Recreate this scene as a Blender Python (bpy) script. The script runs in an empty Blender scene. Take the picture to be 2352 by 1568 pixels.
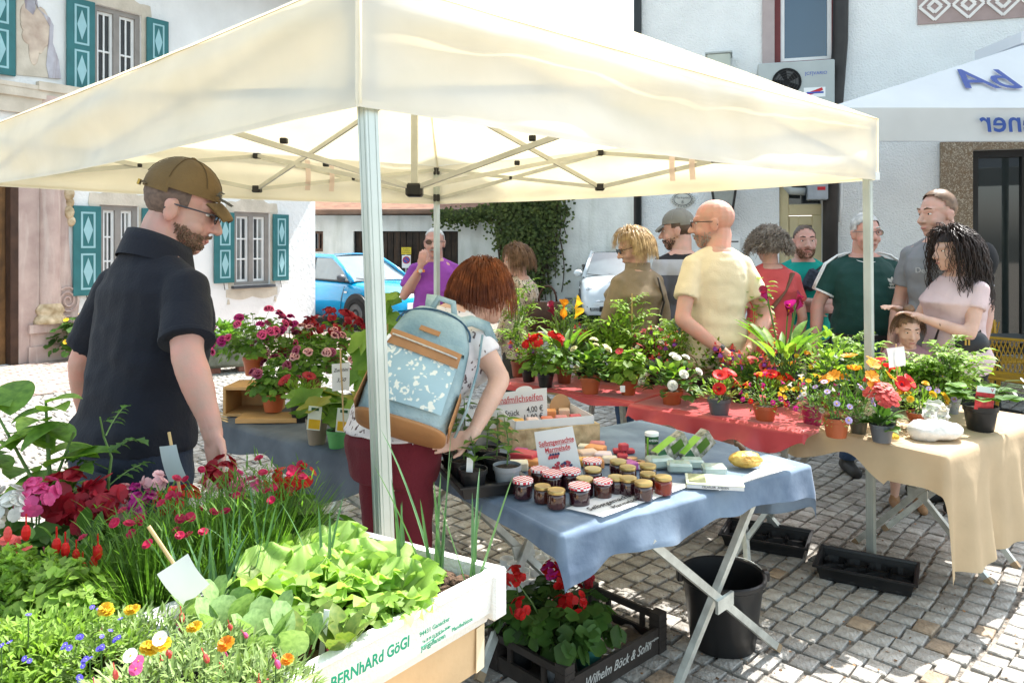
import bpy, bmesh, math, random
from mathutils import Vector, Matrix, Quaternion
from math import sin, cos, pi, radians, sqrt, tan, atan2
random.seed(7)
S = bpy.context.scene
COL = S.collection
# ---------------------------------------------------------------- camera, sky, sun, exposure
FPX, CX, HY, CH = 1750.0, 1176.0, 560.0, 1.65      # focal length, centre column, horizon row, camera height of the photograph (at 2352 px width)
cam_d = bpy.data.cameras.new('camera'); cam = bpy.data.objects.new('camera', cam_d); COL.objects.link(cam)
cam.location = (0, 0, CH); cam.rotation_euler = (pi/2, 0, 0)
cam_d.sensor_width = 36; cam_d.lens = FPX/2352*36; cam_d.shift_y = -(784-HY)/2352
cam_d.clip_start = .05; cam_d.clip_end = 2000
S.camera = cam
SUN_AZ, SUN_EL = 43.0, 56.0                          # from +X towards +Y, and elevation
sdir = Vector((cos(radians(SUN_AZ))*cos(radians(SUN_EL)), sin(radians(SUN_AZ))*cos(radians(SUN_EL)), sin(radians(SUN_EL))))
wd = bpy.data.worlds.new('World'); S.world = wd; wd.use_nodes = True
nt = wd.node_tree; nt.nodes.clear()
sk = nt.nodes.new('ShaderNodeTexSky'); sk.sky_type = 'NISHITA'; sk.sun_disc = False
sk.sun_elevation = radians(SUN_EL); sk.sun_rotation = radians(90-SUN_AZ)
sk.air_density = 1.0; sk.dust_density = 2.5; sk.ozone_density = 1.0
bg = nt.nodes.new('ShaderNodeBackground'); bg.inputs[1].default_value = .15
wo = nt.nodes.new('ShaderNodeOutputWorld')
hsw = nt.nodes.new('ShaderNodeHueSaturation'); hsw.inputs['Saturation'].default_value = .62; hsw.inputs['Hue'].default_value = .465
nt.links.new(sk.outputs[0], hsw.inputs['Color']); nt.links.new(hsw.outputs[0], bg.inputs[0]); nt.links.new(bg.outputs[0], wo.inputs[0])
sl = bpy.data.lights.new('sun', 'SUN'); sl.energy = 3.8; sl.angle = radians(.53); sl.color = (1, .97, .92)
so = bpy.data.objects.new('sun', sl); COL.objects.link(so); so.location = (8, 8, 14)
so.rotation_euler = (-sdir).to_track_quat('-Z', 'Y').to_euler()
vs = S.view_settings; vs.view_transform = 'Standard'; vs.look = 'None'; vs.exposure = 1.62; vs.gamma = 1; vs.use_curve_mapping = False
S.cycles.max_bounces = 8; S.cycles.diffuse_bounces = 4; S.cycles.glossy_bounces = 3; S.cycles.transmission_bounces = 6; S.cycles.transparent_max_bounces = 8
S.cycles.use_denoising = True
S.cycles.sample_clamp_indirect = 6

# ---------------------------------------------------------------- pixel <-> place
def W(px, py, y): return Vector(((px-CX)/FPX*y, y, CH+(HY-py)/FPX*y))
def G(px, py, z=0.0):
    y = FPX*(CH-z)/(py-HY); return Vector(((px-CX)/FPX*y, y, z))
def V(*a): return Vector(a)
R_ = random.uniform
def rv(s): return Vector((R_(-s, s), R_(-s, s), R_(-s, s)))

# ---------------------------------------------------------------- materials
MATS = {}
def mat(name, col=(.5, .5, .5), rough=.6, var=.12, scale=6, bump=0., bscale=60, metal=0., trans=0., tcol=None, col2=None, spec=.4, glass=0., isl=0., obj=0., coat=0., emit=0., sss=0., fn=None, detail=4, sheen=0.):
    if name in MATS: return MATS[name]
    m = bpy.data.materials.new(name); m.use_nodes = True; t = m.node_tree; N = t.nodes; L = t.links
    p = N['Principled BSDF']; out = N['Material Output']
    tc = N.new('ShaderNodeTexCoord')
    no = N.new('ShaderNodeTexNoise'); no.inputs['Scale'].default_value = scale; no.inputs['Detail'].default_value = detail
    L.new(tc.outputs['Object'], no.inputs['Vector'])
    mx = N.new('ShaderNodeMix'); mx.data_type = 'RGBA'
    a = [max(0, c*(1-var)) for c in col]; b = list(col2) if col2 else [min(1, c*(1+var)) for c in col]
    mx.inputs[6].default_value = (*a, 1); mx.inputs[7].default_value = (*b, 1)
    rp = N.new('ShaderNodeMapRange'); rp.inputs[1].default_value = .32; rp.inputs[2].default_value = .68
    L.new(no.outputs[0], rp.inputs[0]); L.new(rp.outputs[0], mx.inputs[0])
    c = mx.outputs[2]
    if isl or obj:
        hs = N.new('ShaderNodeHueSaturation'); mr = N.new('ShaderNodeMapRange')
        k = isl or obj
        if isl:
            g = N.new('ShaderNodeNewGeometry'); L.new(g.outputs['Random Per Island'], mr.inputs[0])
        else:
            g = N.new('ShaderNodeObjectInfo'); L.new(g.outputs['Random'], mr.inputs[0])
        mr.inputs[3].default_value = 1-k; mr.inputs[4].default_value = 1+k
        L.new(mr.outputs[0], hs.inputs['Value']); L.new(c, hs.inputs['Color']); c = hs.outputs[0]
    if fn: c = fn(t, tc, c)
    L.new(c, p.inputs['Base Color'])
    p.inputs['Roughness'].default_value = rough; p.inputs['Metallic'].default_value = metal
    p.inputs['Specular IOR Level'].default_value = spec
    if coat: p.inputs['Coat Weight'].default_value = coat; p.inputs['Coat Roughness'].default_value = .05
    if glass: p.inputs['Transmission Weight'].default_value = glass
    if sheen: p.inputs['Sheen Weight'].default_value = sheen
    if sss:
        p.inputs['Subsurface Weight'].default_value = sss; p.inputs['Subsurface Radius'].default_value = (.012, .004, .002); p.inputs['Subsurface Scale'].default_value = 1
    if bump:
        bn = N.new('ShaderNodeTexNoise'); bn.inputs['Scale'].default_value = bscale; bn.inputs['Detail'].default_value = 3
        L.new(tc.outputs['Object'], bn.inputs['Vector'])
        bp = N.new('ShaderNodeBump'); bp.inputs['Strength'].default_value = bump; bp.inputs['Distance'].default_value = .02
        L.new(bn.outputs[0], bp.inputs['Height']); L.new(bp.outputs[0], p.inputs['Normal'])
    if trans:
        tr = N.new('ShaderNodeBsdfTranslucent'); ms = N.new('ShaderNodeMixShader'); ms.inputs[0].default_value = trans
        if tcol:
            mm = N.new('ShaderNodeMix'); mm.data_type = 'RGBA'; mm.blend_type = 'MULTIPLY'; mm.inputs[0].default_value = 1
            L.new(c, mm.inputs[6]); mm.inputs[7].default_value = (*tcol, 1); L.new(mm.outputs[2], tr.inputs[0])
        else: L.new(c, tr.inputs[0])
        L.new(p.outputs[0], ms.inputs[1]); L.new(tr.outputs[0], ms.inputs[2]); L.new(ms.outputs[0], out.inputs[0])
    MATS[name] = m; return m
def vor(scale, col, lo, hi, feature='F1', stretch=(1, 1, 1), inv=False):
    def f(t, tc, c):
        N, L = t.nodes, t.links
        mp = N.new('ShaderNodeMapping'); mp.inputs['Scale'].default_value = stretch; L.new(tc.outputs['Object'], mp.inputs[0])
        n = N.new('ShaderNodeTexNoise'); n.inputs['Scale'].default_value = scale*.8; L.new(mp.outputs[0], n.inputs[0])
        ad = N.new('ShaderNodeMix'); ad.data_type = 'RGBA'; ad.blend_type = 'LINEAR_LIGHT'; ad.inputs[0].default_value = .06; L.new(mp.outputs[0], ad.inputs[6]); L.new(n.outputs['Color'], ad.inputs[7])
        v = N.new('ShaderNodeTexVoronoi'); v.feature = feature; v.inputs['Scale'].default_value = scale; L.new(ad.outputs[2], v.inputs['Vector'])
        r = N.new('ShaderNodeMapRange'); r.inputs[1].default_value = lo; r.inputs[2].default_value = hi; L.new(v.outputs['Distance'], r.inputs[0])
        m = N.new('ShaderNodeMix'); m.data_type = 'RGBA'; L.new(r.outputs[0], m.inputs[0])
        i, j = (7, 6) if not inv else (6, 7)
        L.new(c, m.inputs[i]); m.inputs[j].default_value = (*col, 1)
        return m.outputs[2]
    return f

TMP = bpy.data.scenes.new('scratch')
def evaluated(o):
    TMP.collection.objects.link(o); vl = TMP.view_layers[0]; vl.update()
    dg = vl.depsgraph; dg.update()
    me = bpy.data.meshes.new_from_object(o.evaluated_get(dg)); TMP.collection.objects.unlink(o); return me
# ---------------------------------------------------------------- mesh builder
class MB:
    def __init__(s): s.v = []; s.f = []; s.m = []; s.mi = 0
    def add(s, vs, fs):
        o = len(s.v); s.v.extend(vs); s.f.extend([tuple(i+o for i in f) for f in fs]); s.m.extend([s.mi]*len(fs)); return s
    def box(s, c, h, M=None):
        vs = [Vector((x*h[0], y*h[1], z*h[2])) for x in (-1, 1) for y in (-1, 1) for z in (-1, 1)]
        vs = [(M @ v if M else v)+Vector(c) for v in vs]
        return s.add(vs, [(0, 1, 3, 2), (4, 6, 7, 5), (0, 4, 5, 1), (2, 3, 7, 6), (0, 2, 6, 4), (1, 5, 7, 3)])
    def bbox(s, c, h, b, M=None):           # box with chamfered edges
        vs = []; idx = {}
        for x in (-1, 1):
            for y in (-1, 1):
                for z in (-1, 1):
                    for a in range(3):
                        v = [x*(h[0]-b), y*(h[1]-b), z*(h[2]-b)]; v[a] = (x, y, z)[a]*h[a]
                        idx[x, y, z, a] = len(vs); vv = Vector(v); vs.append((M @ vv if M else vv)+Vector(c))
        fs = []
        def q(a, sg):
            o = [i for i in range(3) if i != a]; r = []
            for p, k in ((-1, -1), (1, -1), (1, 1), (-1, 1)):
                w = [0, 0, 0]; w[a] = sg; w[o[0]] = p; w[o[1]] = k; r.append(idx[w[0], w[1], w[2], a])
            fs.append(r if (sg > 0) == (a != 1) else r[::-1])
        for a in range(3):
            for sg in (-1, 1): q(a, sg)
        for a, b_ in ((0, 1), (0, 2), (1, 2)):
            c_ = 3-a-b_
            for p in (-1, 1):
                for k in (-1, 1):
                    r = []
                    for e, ax in ((-1, a), (1, a), (1, b_), (-1, b_)):
                        w = [0, 0, 0]; w[a] = p; w[b_] = k; w[c_] = e; r.append(idx[w[0], w[1], w[2], ax])
                    fs.append(r)
        for x in (-1, 1):
            for y in (-1, 1):
                for z in (-1, 1): fs.append([idx[x, y, z, a] for a in range(3)])
        return s.add(vs, fs)
    def beam(s, a, b, w, d=None, up=(0, 0, 1)):   # rectangular bar from a to b
        a = Vector(a); b = Vector(b); d = d or w; t = (b-a); L = t.length; t.normalize()
        u = Vector(up)
        if abs(t.dot(u)) > .98: u = Vector((1, 0, 0))
        x = t.cross(u).normalized(); y = x.cross(t).normalized()
        M = Matrix((x, t, y)).transposed()
        return s.box((a+b)/2, (w/2, L/2, d/2), M)
    def tube(s, pts, rad, n=6, cap=True, squash=None):
        pts = [Vector(p) for p in pts]; m = len(pts)
        if not hasattr(rad, '__len__'): rad = [rad]*m
        u = None; vs = []; fs = []
        for i, p in enumerate(pts):
            t = (pts[min(i+1, m-1)]-pts[max(i-1, 0)])
            if t.length < 1e-9: t = Vector((0, 0, 1))
            t.normalize()
            if u is None:
                u = t.cross(Vector((0, 0, 1)) if abs(t.z) < .9 else Vector((1, 0, 0))).normalized()
            else:
                u = u-t*u.dot(t)
                u = u.normalized() if u.length > 1e-6 else t.orthogonal().normalized()
            w = t.cross(u)
            for k in range(n):
                a = 2*pi*k/n; vs.append(p+(u*cos(a)+w*sin(a)*(squash or 1))*rad[i])
        for i in range(m-1):
            for k in range(n):
                a = i*n+k; b = i*n+(k+1) % n; fs.append((a, b, b+n, a+n))
        if cap: fs.append(tuple(range(n))[::-1]); fs.append(tuple((m-1)*n+k for k in range(n)))
        return s.add(vs, fs)
    def lathe(s, c, prof, n=16, cap0=True, cap1=False, M=None, sx=1, sy=1):
        c = Vector(c); vs = []; fs = []
        for r, z in prof:
            for k in range(n):
                a = 2*pi*k/n; v = Vector((r*cos(a)*sx, r*sin(a)*sy, z)); vs.append((M @ v if M else v)+c)
        for i in range(len(prof)-1):
            for k in range(n):
                a = i*n+k; b = i*n+(k+1) % n; fs.append((a, b, b+n, a+n))
        if cap0: fs.append(tuple(range(n))[::-1])
        if cap1: fs.append(tuple((len(prof)-1)*n+k for k in range(n)))
        return s.add(vs, fs)
    def ell(s, c, r, n=12, m=8, M=None):
        c = Vector(c); r = r if hasattr(r, '__len__') else (r, r, r); vs = []; fs = []
        for i in range(1, m):
            th = pi*i/m
            for k in range(n):
                a = 2*pi*k/n; v = Vector((r[0]*sin(th)*cos(a), r[1]*sin(th)*sin(a), r[2]*cos(th))); vs.append((M @ v if M else v)+c)
        t = Vector((0, 0, r[2])); vs.append((M @ t if M else t)+c); vs.append((M @ -t if M else -t)+c)
        for i in range(m-2):
            for k in range(n):
                a = i*n+k; b = i*n+(k+1) % n; fs.append((a, a+n, b+n, b))
        T = (m-1)*n
        for k in range(n):
            fs.append((T, k, (k+1) % n)); fs.append((T+1, (m-2)*n+(k+1) % n, (m-2)*n+k))
        return s.add(vs, fs)
    def loft(s, rings, cap=True):
        n = len(rings[0]); vs = [Vector(p) for r in rings for p in r]; fs = []
        for i in range(len(rings)-1):
            for k in range(n):
                a = i*n+k; b = i*n+(k+1) % n; fs.append((a, b, b+n, a+n))
        if cap: fs.append(tuple(range(n))[::-1]); fs.append(tuple((len(rings)-1)*n+k for k in range(n)))
        return s.add(vs, fs)
    def grid(s, fn, nu, nv):
        vs = [fn(i/nu, j/nv) for j in range(nv+1) for i in range(nu+1)]
        fs = [(j*(nu+1)+i, j*(nu+1)+i+1, (j+1)*(nu+1)+i+1, (j+1)*(nu+1)+i) for j in range(nv) for i in range(nu)]
        return s.add(vs, fs)
    def prism(s, poly, d):                  # polygon (list of 3d points) extruded along vector d
        n = len(poly); d = Vector(d); p = [Vector(q) for q in poly]
        return s.add(p+[q+d for q in p], [tuple(range(n))[::-1], tuple(range(n, 2*n))]+[(i, (i+1) % n, n+(i+1) % n, n+i) for i in range(n)])
    def mesh(s, name, mats, off=None, smooth=False):
        me = bpy.data.meshes.new(name)
        if off is not None:
            off = Vector(off); me.from_pydata([tuple(Vector(v)-off) for v in s.v], [], s.f)
        else: me.from_pydata([tuple(v) for v in s.v], [], s.f)
        for m in (mats if isinstance(mats, (list, tuple)) else [mats]): me.materials.append(m)
        if any(s.m): me.polygons.foreach_set('material_index', s.m)
        if smooth:
            me.polygons.foreach_set('use_smooth', [True]*len(me.polygons))
            if smooth is not True: me.set_sharp_from_angle(angle=radians(smooth))
        me.update(); return me
    def build(s, name, mats, parent=None, smooth=False, off=None):
        if parent is not None and off is None: off = parent.get('_o', (0, 0, 0)) if '_o' in parent else (0, 0, 0)
        o = link(name, s.mesh(name, mats, off, smooth), parent)
        if name in ('flower_stalks', 'stems'): o['kind'] = 'stuff'
        return o
def link(name, data, parent=None):
    o = bpy.data.objects.new(name, data); COL.objects.link(o)
    if parent is not None:
        o.parent = parent
        if '_o' in parent: o['_o'] = tuple(parent['_o'])
    return o
def tag(o, label=None, cat=None, group=None, kind=None):
    if label: o['label'] = label
    if cat: o['category'] = cat
    if group: o['group'] = group
    if kind: o['kind'] = kind
    return o
def thing(name, label, cat, loc=(0, 0, 0), rz=0, group=None, world=True):
    o = bpy.data.objects.new(name, None); COL.objects.link(o); o.location = loc; o.rotation_euler = (0, 0, rz); o.empty_display_size = .1
    if world: o['_o'] = tuple(loc)          # parts are given in world coordinates and shifted to the thing's base
    return tag(o, label, cat, group)
def solo(name, mb, m, label, cat, group=None, smooth=False, loc=None):
    c = Vector(loc) if loc is not None else Vector((sum(v[0] for v in mb.v)/len(mb.v), sum(v[1] for v in mb.v)/len(mb.v), min(v[2] for v in mb.v)))
    o = link(name, mb.mesh(name, m, c, smooth)); o.location = c; return tag(o, label, cat, group)
def copy_tree(o, parent=None):
    c = o.copy(); COL.objects.link(c); c.parent = parent
    for ch in list(o.children): copy_tree(ch, c)
    return c
def text(name, body, m, M, size, parent=None, align='CENTER', shear=0., mirror=False, bold=0., ext=.0006, sx=1.):
    """flat lettering as a thin mesh, M places it (x right, y up, z out)"""
    c = bpy.data.curves.new(name, 'FONT'); c.body = body; c.size = size; c.align_x = align; c.align_y = 'CENTER'; c.extrude = ext; c.shear = shear; c.offset = bold*size*.02; c.resolution_u = 3
    o = bpy.data.objects.new('tmp', c); me = evaluated(o)
    bpy.data.objects.remove(o); bpy.data.curves.remove(c)
    off = Vector(parent['_o']) if parent is not None and '_o' in parent else Vector((0, 0, 0))
    T = Matrix.Translation(-off) @ M @ Matrix.Diagonal((-sx if mirror else sx, 1, 1, 1))
    me.transform(T); me.materials.clear(); me.materials.append(m); me.name = name
    return link(name, me, parent)
def frame(o, x, y):
    """4x4 with origin o, x axis, y axis (z = x cross y)"""
    x = Vector(x).normalized(); y = Vector(y); y = (y-x*y.dot(x)).normalized(); z = x.cross(y)
    M = Matrix((x, y, z)).transposed().to_4x4(); M.translation = Vector(o); return M
def hash2(i, j, k=0):
    r = random.Random(i*73856093 ^ j*19349663 ^ k*83492791); return r.random()
from mathutils import noise as NZ
def nz(p, s=1.): return NZ.noise(Vector(p)*s)
# ================================================================ SETTING: ground
def streaks(col, amount=.5, scale=(1.2, 1.2, .15)):
    def f(t, tc, c):
        N, L = t.nodes, t.links
        mp = N.new('ShaderNodeMapping'); mp.inputs['Scale'].default_value = scale; L.new(tc.outputs['Object'], mp.inputs[0])
        n = N.new('ShaderNodeTexNoise'); n.inputs['Scale'].default_value = 2.2; n.inputs['Detail'].default_value = 6; L.new(mp.outputs[0], n.inputs[0])
        r = N.new('ShaderNodeMapRange'); r.inputs[1].default_value = .5; r.inputs[2].default_value = .78; r.inputs[4].default_value = amount; L.new(n.outputs[0], r.inputs[0])
        m = N.new('ShaderNodeMix'); m.data_type = 'RGBA'; L.new(r.outputs[0], m.inputs[0]); L.new(c, m.inputs[6]); m.inputs[7].default_value = (*col, 1)
        return m.outputs[2]
    return f
m_joint = mat('joint_grit', (.26, .23, .195), .95, .5, 30, .6, 120)
m_cob = mat('granite_cobble', (.345, .31, .265), .85, .25, 14, .6, 60, obj=.22, col2=(.44, .425, .395))
m_cobi = mat('granite_cobble_far', (.345, .31, .265), .85, .25, 14, .6, 60, isl=.22, col2=(.44, .425, .395))
m_cobr = mat('rusty_cobble', (.33, .25, .175), .85, .25, 12, .5, 45, obj=.15)
m_brk = mat('pink_brick', (.40, .27, .22), .9, .25, 12, .3, 60, isl=.25, col2=(.45, .38, .34))
m_plaster = mat('white_plaster', (.80, .81, .80), .9, .05, 2, .55, 14, fn=streaks((.68, .68, .64), .25))
m_plaster2 = mat('roughcast_plaster', (.80, .81, .80), .95, .04, 3, .9, 55)
m_stained = mat('stained_plaster', (.70, .71, .67), .95, .12, 1.5, .6, 18, fn=streaks((.36, .38, .30), .75, (1.4, 1.4, .22)))

def gplane(x0, x1, y0, y1, z): return MB().add([V(x0, y0, z), V(x1, y0, z), V(x1, y1, z), V(x0, y1, z)], [(0, 1, 2, 3)])
ground = gplane(-400, 400, -60, 900, -.018).build('ground', m_joint); tag(ground, kind='structure')
# cobbles: rows along the square's diagonal, each stone its own piece
d1 = V(cos(radians(47)), sin(radians(47)), 0); d2 = V(-d1.y, d1.x, 0)
near, far = [], MB()
paving_edge = None
def in_view(p, mg=.06): return abs(p.x) < (.672+mg)*p.y+.1
P0 = V(-6.79, 10.5, 0); HE = V(.581, .814, 0).normalized(); HN = V(HE.y, -HE.x, 0)
rowh = .098
cand = []
r = -40
v = -6.0
while v < 14.0:
    h = rowh*R_(.88, 1.12); u = -1.0+R_(0, .1)
    while u < 17:
        w = R_(.088, .138); off = .05*sin(u*1.1)+.03*sin(u*2.7+v)
        c = d1*(u+w/2)+d2*(v+off)
        if 2.3 < c.y < 14.3 and in_view(c) and (c-P0).dot(HN) > 2.6 and not (c.x < -1.3 and c.y < 3.2):
            cand.append((c.copy(), w, h, u, v))
        u += w
    v += h
def cobble(mb, c, w, h):
    g = .0045; a = w/2-g; b = h/2-g; bz = .004; z = R_(-.003, .003); t1, t2 = R_(-.02, .02), R_(-.02, .02)
    cs = []
    for su, sv in ((-1, -1), (1, -1), (1, 1), (-1, 1)):
        cs.append((su*a*R_(.86, 1.02), sv*b*R_(.84, 1.02)))
    vs = []
    for (x, y), k, zz in [(q, 1, -.03) for q in cs]+[(q, 1, -bz) for q in cs]+[(q, .90, 0) for q in cs]:
        p = c+d1*(x*k)+d2*(y*k); p.z = zz+(z+x*t1+y*t2 if zz > -.02 else 0); vs.append(p)
    vs.append(c+V(0, 0, z+.0025))
    fs = []
    for i in range(4):
        j = (i+1) % 4
        fs += [(i, j, 4+j, 4+i), (4+i, 4+j, 8+j, 8+i), (8+i, 8+j, 12)]
    mb.add(vs, fs)
def is_big(c):
    px = CX+FPX*c.x/c.y; py = HY+FPX*CH/c.y
    return px > 1130 and py > 1190 and px < 2380 and not (px < 1500 and py > 1400)
cand.sort(key=lambda q: q[0].y)
nb = 0
for c, w, h, u, v in cand:
    if nb < 295 and is_big(c) and 2.72 < c.y:
        mb = MB(); cobble(mb, c, w, h); o = mb.build('cobblestone', m_cobr if random.random() < .05 else m_cob, None, False, off=c); o.location = c; o.parent = ground; nb += 1
    else: cobble(far, c, w, h)
fo = far.build('cobblestone_paving', m_cobi, ground, False); tag(fo, kind='stuff')
# brick strip along the painted house, with a stone kerb
pav = MB().add([P0+HE*-4+HN*.02+V(0, 0, -.008), P0+HE*-4+HN*2.55+V(0, 0, -.008), P0+HE*7+HN*2.55+V(0, 0, -.008), P0+HE*7+HN*.02+V(0, 0, -.008)], [(0, 1, 2, 3)]).build('pavement', m_joint); tag(pav, kind='structure')
bk = MB()
for j in range(24):
    for i in range(48):
        c = P0+HE*(-3.5+i*.205+(.1 if j % 2 else 0))+HN*(.12+j*.103)
        if not in_view(c, .05): continue
        M = Matrix.Rotation(atan2(HE.y, HE.x)+R_(-.02, .02), 3, 'Z'); bk.bbox((c.x, c.y, R_(-.012, -.008)), (.097, .047, .015), .005, M)
tag(bk.build('brick_paving', m_brk, pav), kind='stuff')
# petals, leaf scraps and soil crumbs dropped on the paving
m_lit = mat('ground_litter', (.16, .10, .05), .9, .6, 20, isl=.6, col2=(.32, .16, .07)); lt = MB()
for k in range(900):
    c = G(R_(1080, 2340), R_(1180, 1600)) if k % 3 else V(R_(-2, 4), R_(3, 8), 0); a = R_(0, 6.28); w = R_(.002, .007); e = V(cos(a), sin(a), R_(-.2, .3))*w; f_ = V(-sin(a), cos(a), R_(-.2, .3))*w*R_(.4, 1); c.z = R_(.002, .006)-(.008 if k % 2 else 0)
    lt.add([c-e-f_, c+e-f_, c+e+f_, c-e*R_(.2, 1)+f_], [(0, 1, 2, 3)])
tag(lt.build('litter', m_lit), 'fallen petals, leaf scraps and soil crumbs on the cobbles', 'litter', kind='stuff')
# moss and grass along the far wall's foot
m_grass = mat('moss_grass', (.12, .2, .04), .9, .5, 9, trans=.3, isl=.3)
gm = MB()
for k in range(2600):
    c = G(R_(1285, 1380), R_(722, 760)) if k % 2 else V(R_(-.5, 2.6), R_(17.2, 18.8), 0)
    hh = R_(.015, .05); a = R_(0, 6.28); q = V(cos(a), sin(a), 0)*.012
    gm.add([c-q-V(0, 0, .02), c+q-V(0, 0, .02), c+V(R_(-.03, .03), R_(-.03, .03), hh)], [(0, 1, 2)])
g = gm.build('grass', m_grass); tag(g, 'short green grass and moss at the foot of the stained wall', 'grass', kind='stuff')

# ================================================================ walls with openings
def wall_holes(mb, org, ex, ez, n, a0, a1, b0, b1, holes, depth=.12):
    """plane spanned by ex (along) and ez (up); holes = (a0,a1,b0,b1); reveal goes inward (-n)"""
    As = sorted(set([a0, a1]+[h[0] for h in holes]+[h[1] for h in holes])); Bs = sorted(set([b0, b1]+[h[2] for h in holes]+[h[3] for h in holes]))
    As = [a for a in As if a0 <= a <= a1]; Bs = [b for b in Bs if b0 <= b <= b1]
    P = lambda a, b, d=0: org+ex*a+ez*b-n*d
    for i in range(len(As)-1):
        for j in range(len(Bs)-1):
            ca, cb = (As[i]+As[i+1])/2, (Bs[j]+Bs[j+1])/2
            if any(h[0] < ca < h[1] and h[2] < cb < h[3] for h in holes): continue
            mb.add([P(As[i], Bs[j]), P(As[i+1], Bs[j]), P(As[i+1], Bs[j+1]), P(As[i], Bs[j+1])], [(0, 1, 2, 3)])
    for h in holes:
        c = [(h[0], h[2]), (h[1], h[2]), (h[1], h[3]), (h[0], h[3])]
        for k in range(4):
            p, q = c[k], c[(k+1) % 4]; mb.add([P(*p), P(*q), P(*q, depth), P(*p, depth)], [(0, 1, 2, 3)])
EZ = V(0, 0, 1)
# ---------------------------------------------------------------- the painted house on the left
m_teal = mat('teal_shutter_paint', (.028, .15, .16), .55, .12, 5, .1, 80)
m_teall = mat('pale_teal_paint', (.30, .52, .56), .6, .06, 5)
m_cream = mat('cream_painted_surround', (.58, .52, .42), .85, .12, 4, .2, 30, col2=(.66, .60, .50))
m_pink = mat('pink_painted_stone', (.52, .38, .34), .9, .2, 3, .2, 30, fn=streaks((.66, .58, .52), .7, (6, 6, .8)), col2=(.58, .45, .40))
m_gold = mat('ochre_painted_stone', (.42, .29, .14), .8, .3, 9, .05, 30, col2=(.68, .56, .38))
m_drap = mat('lilac_painted_drapery', (.40, .38, .44), .9, .3, 3, 0, fn=streaks((.24, .17, .17), .8, (7, 7, 1.0)), col2=(.55, .55, .60))
m_flesh = mat('faded_painted_figure', (.60, .46, .37), .9, .25, 5, col2=(.68, .58, .47))
m_gframe = mat('grey_window_frame', (.27, .25, .23), .7, .1, 6)
m_white = mat('white_window_paint', (.80, .81, .80), .5, .04, 6)
m_pane = mat('dark_window_glass', (.02, .024, .028), .04, .1, 2, spec=.9)
m_curt = mat('net_curtain', (.55, .55, .53), .9, .1, 4)
m_wood = mat('old_brown_door_wood', (.17, .085, .03), .6, .35, 5, .3, 40, fn=streaks((.05, .025, .012), .8, (9, 9, .5)))
m_dark = mat('dark_interior', (.012, .012, .013), .9, 0, 2)
m_iron = mat('black_iron', (.018, .018, .018), .5, .2, 9)
m_tile = mat('roof_underside_boards', (.20, .12, .07), .8, .2, 5)
def HF(px, py):
    X = (px-CX)/FPX; t = (P0.y*X-P0.x)/(HE.x-HE.y*X); y = P0.y+HE.y*t; return t, CH+(HY-py)/FPX*y
def hp(t, z, o=0.): return P0+HE*t+EZ*z+HN*o
tc_ = HF(724, 700)[0]                          # the house corner
house = thing('painted_house', 'white plastered house with teal shutters and painted stone doorway at left', 'house', tuple(P0))
wins = []
def hwin(pa, pb, ya, yb):
    (t0, z1), (t1, _) = HF(pa, ya), HF(pb, ya); z0 = HF(pa, yb)[1]; return (t0, t1, z0, z1)
w_lr = hwin(537, 620, 486, 656); w_ll = hwin(228, 318, 470, 672); w_up = hwin(214, 324, 8, 212)
TL = -4.5
door_h = (TL, HF(40, 500)[0], 0.0, HF(20, 385)[1])
mb = MB(); wall_holes(mb, P0, HE, EZ, HN, TL, tc_, -.02, 7.0, [w_lr, w_ll, w_up, door_h], .16)
mb.add([hp(tc_, -.02), hp(tc_, 7), hp(tc_, 7, -9), hp(tc_, -.02, -9)], [(0, 1, 2, 3)])
mb.build('wall', m_plaster, house)
# unseen eaves, stretched past the house corner to throw shade on the facade
mb = MB(); a, b = tc_+2.6, TL-.5
mb.prism([hp(b, 6.62, -.3), hp(a, 6.62, -.3), hp(a, 6.5, 1.0), hp(b, 6.5, 1.0)], EZ*.16)
mb.prism([hp(b, 6.8, 1.04), hp(a, 6.8, 1.04), hp(a, 9.2, -4.8), hp(b, 9.2, -4.8)], EZ*.12)
mb.build('roof', m_tile, house)
plinth = MB(); t0_, t1_ = HF(160, 800)[0], tc_
plinth.prism([hp(t0_, -.02, 0.002), hp(t1_, -.02, 0.002), hp(t1_, .12, 0.002), hp(t0_, .12, 0.002)], HN*.05); plinth.build('plinth', mat('grey_plinth', (.42, .42, .40), .9, .15, 4, .3, 30), house)
def fpiece(a0, a1, z0, z1, o0, o1): return lambda mb: mb.prism([hp(a0, z0, o0), hp(a1, z0, o0), hp(a1, z1, o0), hp(a0, z1, o0)], HN*(o1-o0))
def rect(mb, a0, a1, z0, z1, o0, o1): fpiece(a0, a1, z0, z1, o0, o1)(mb)
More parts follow.
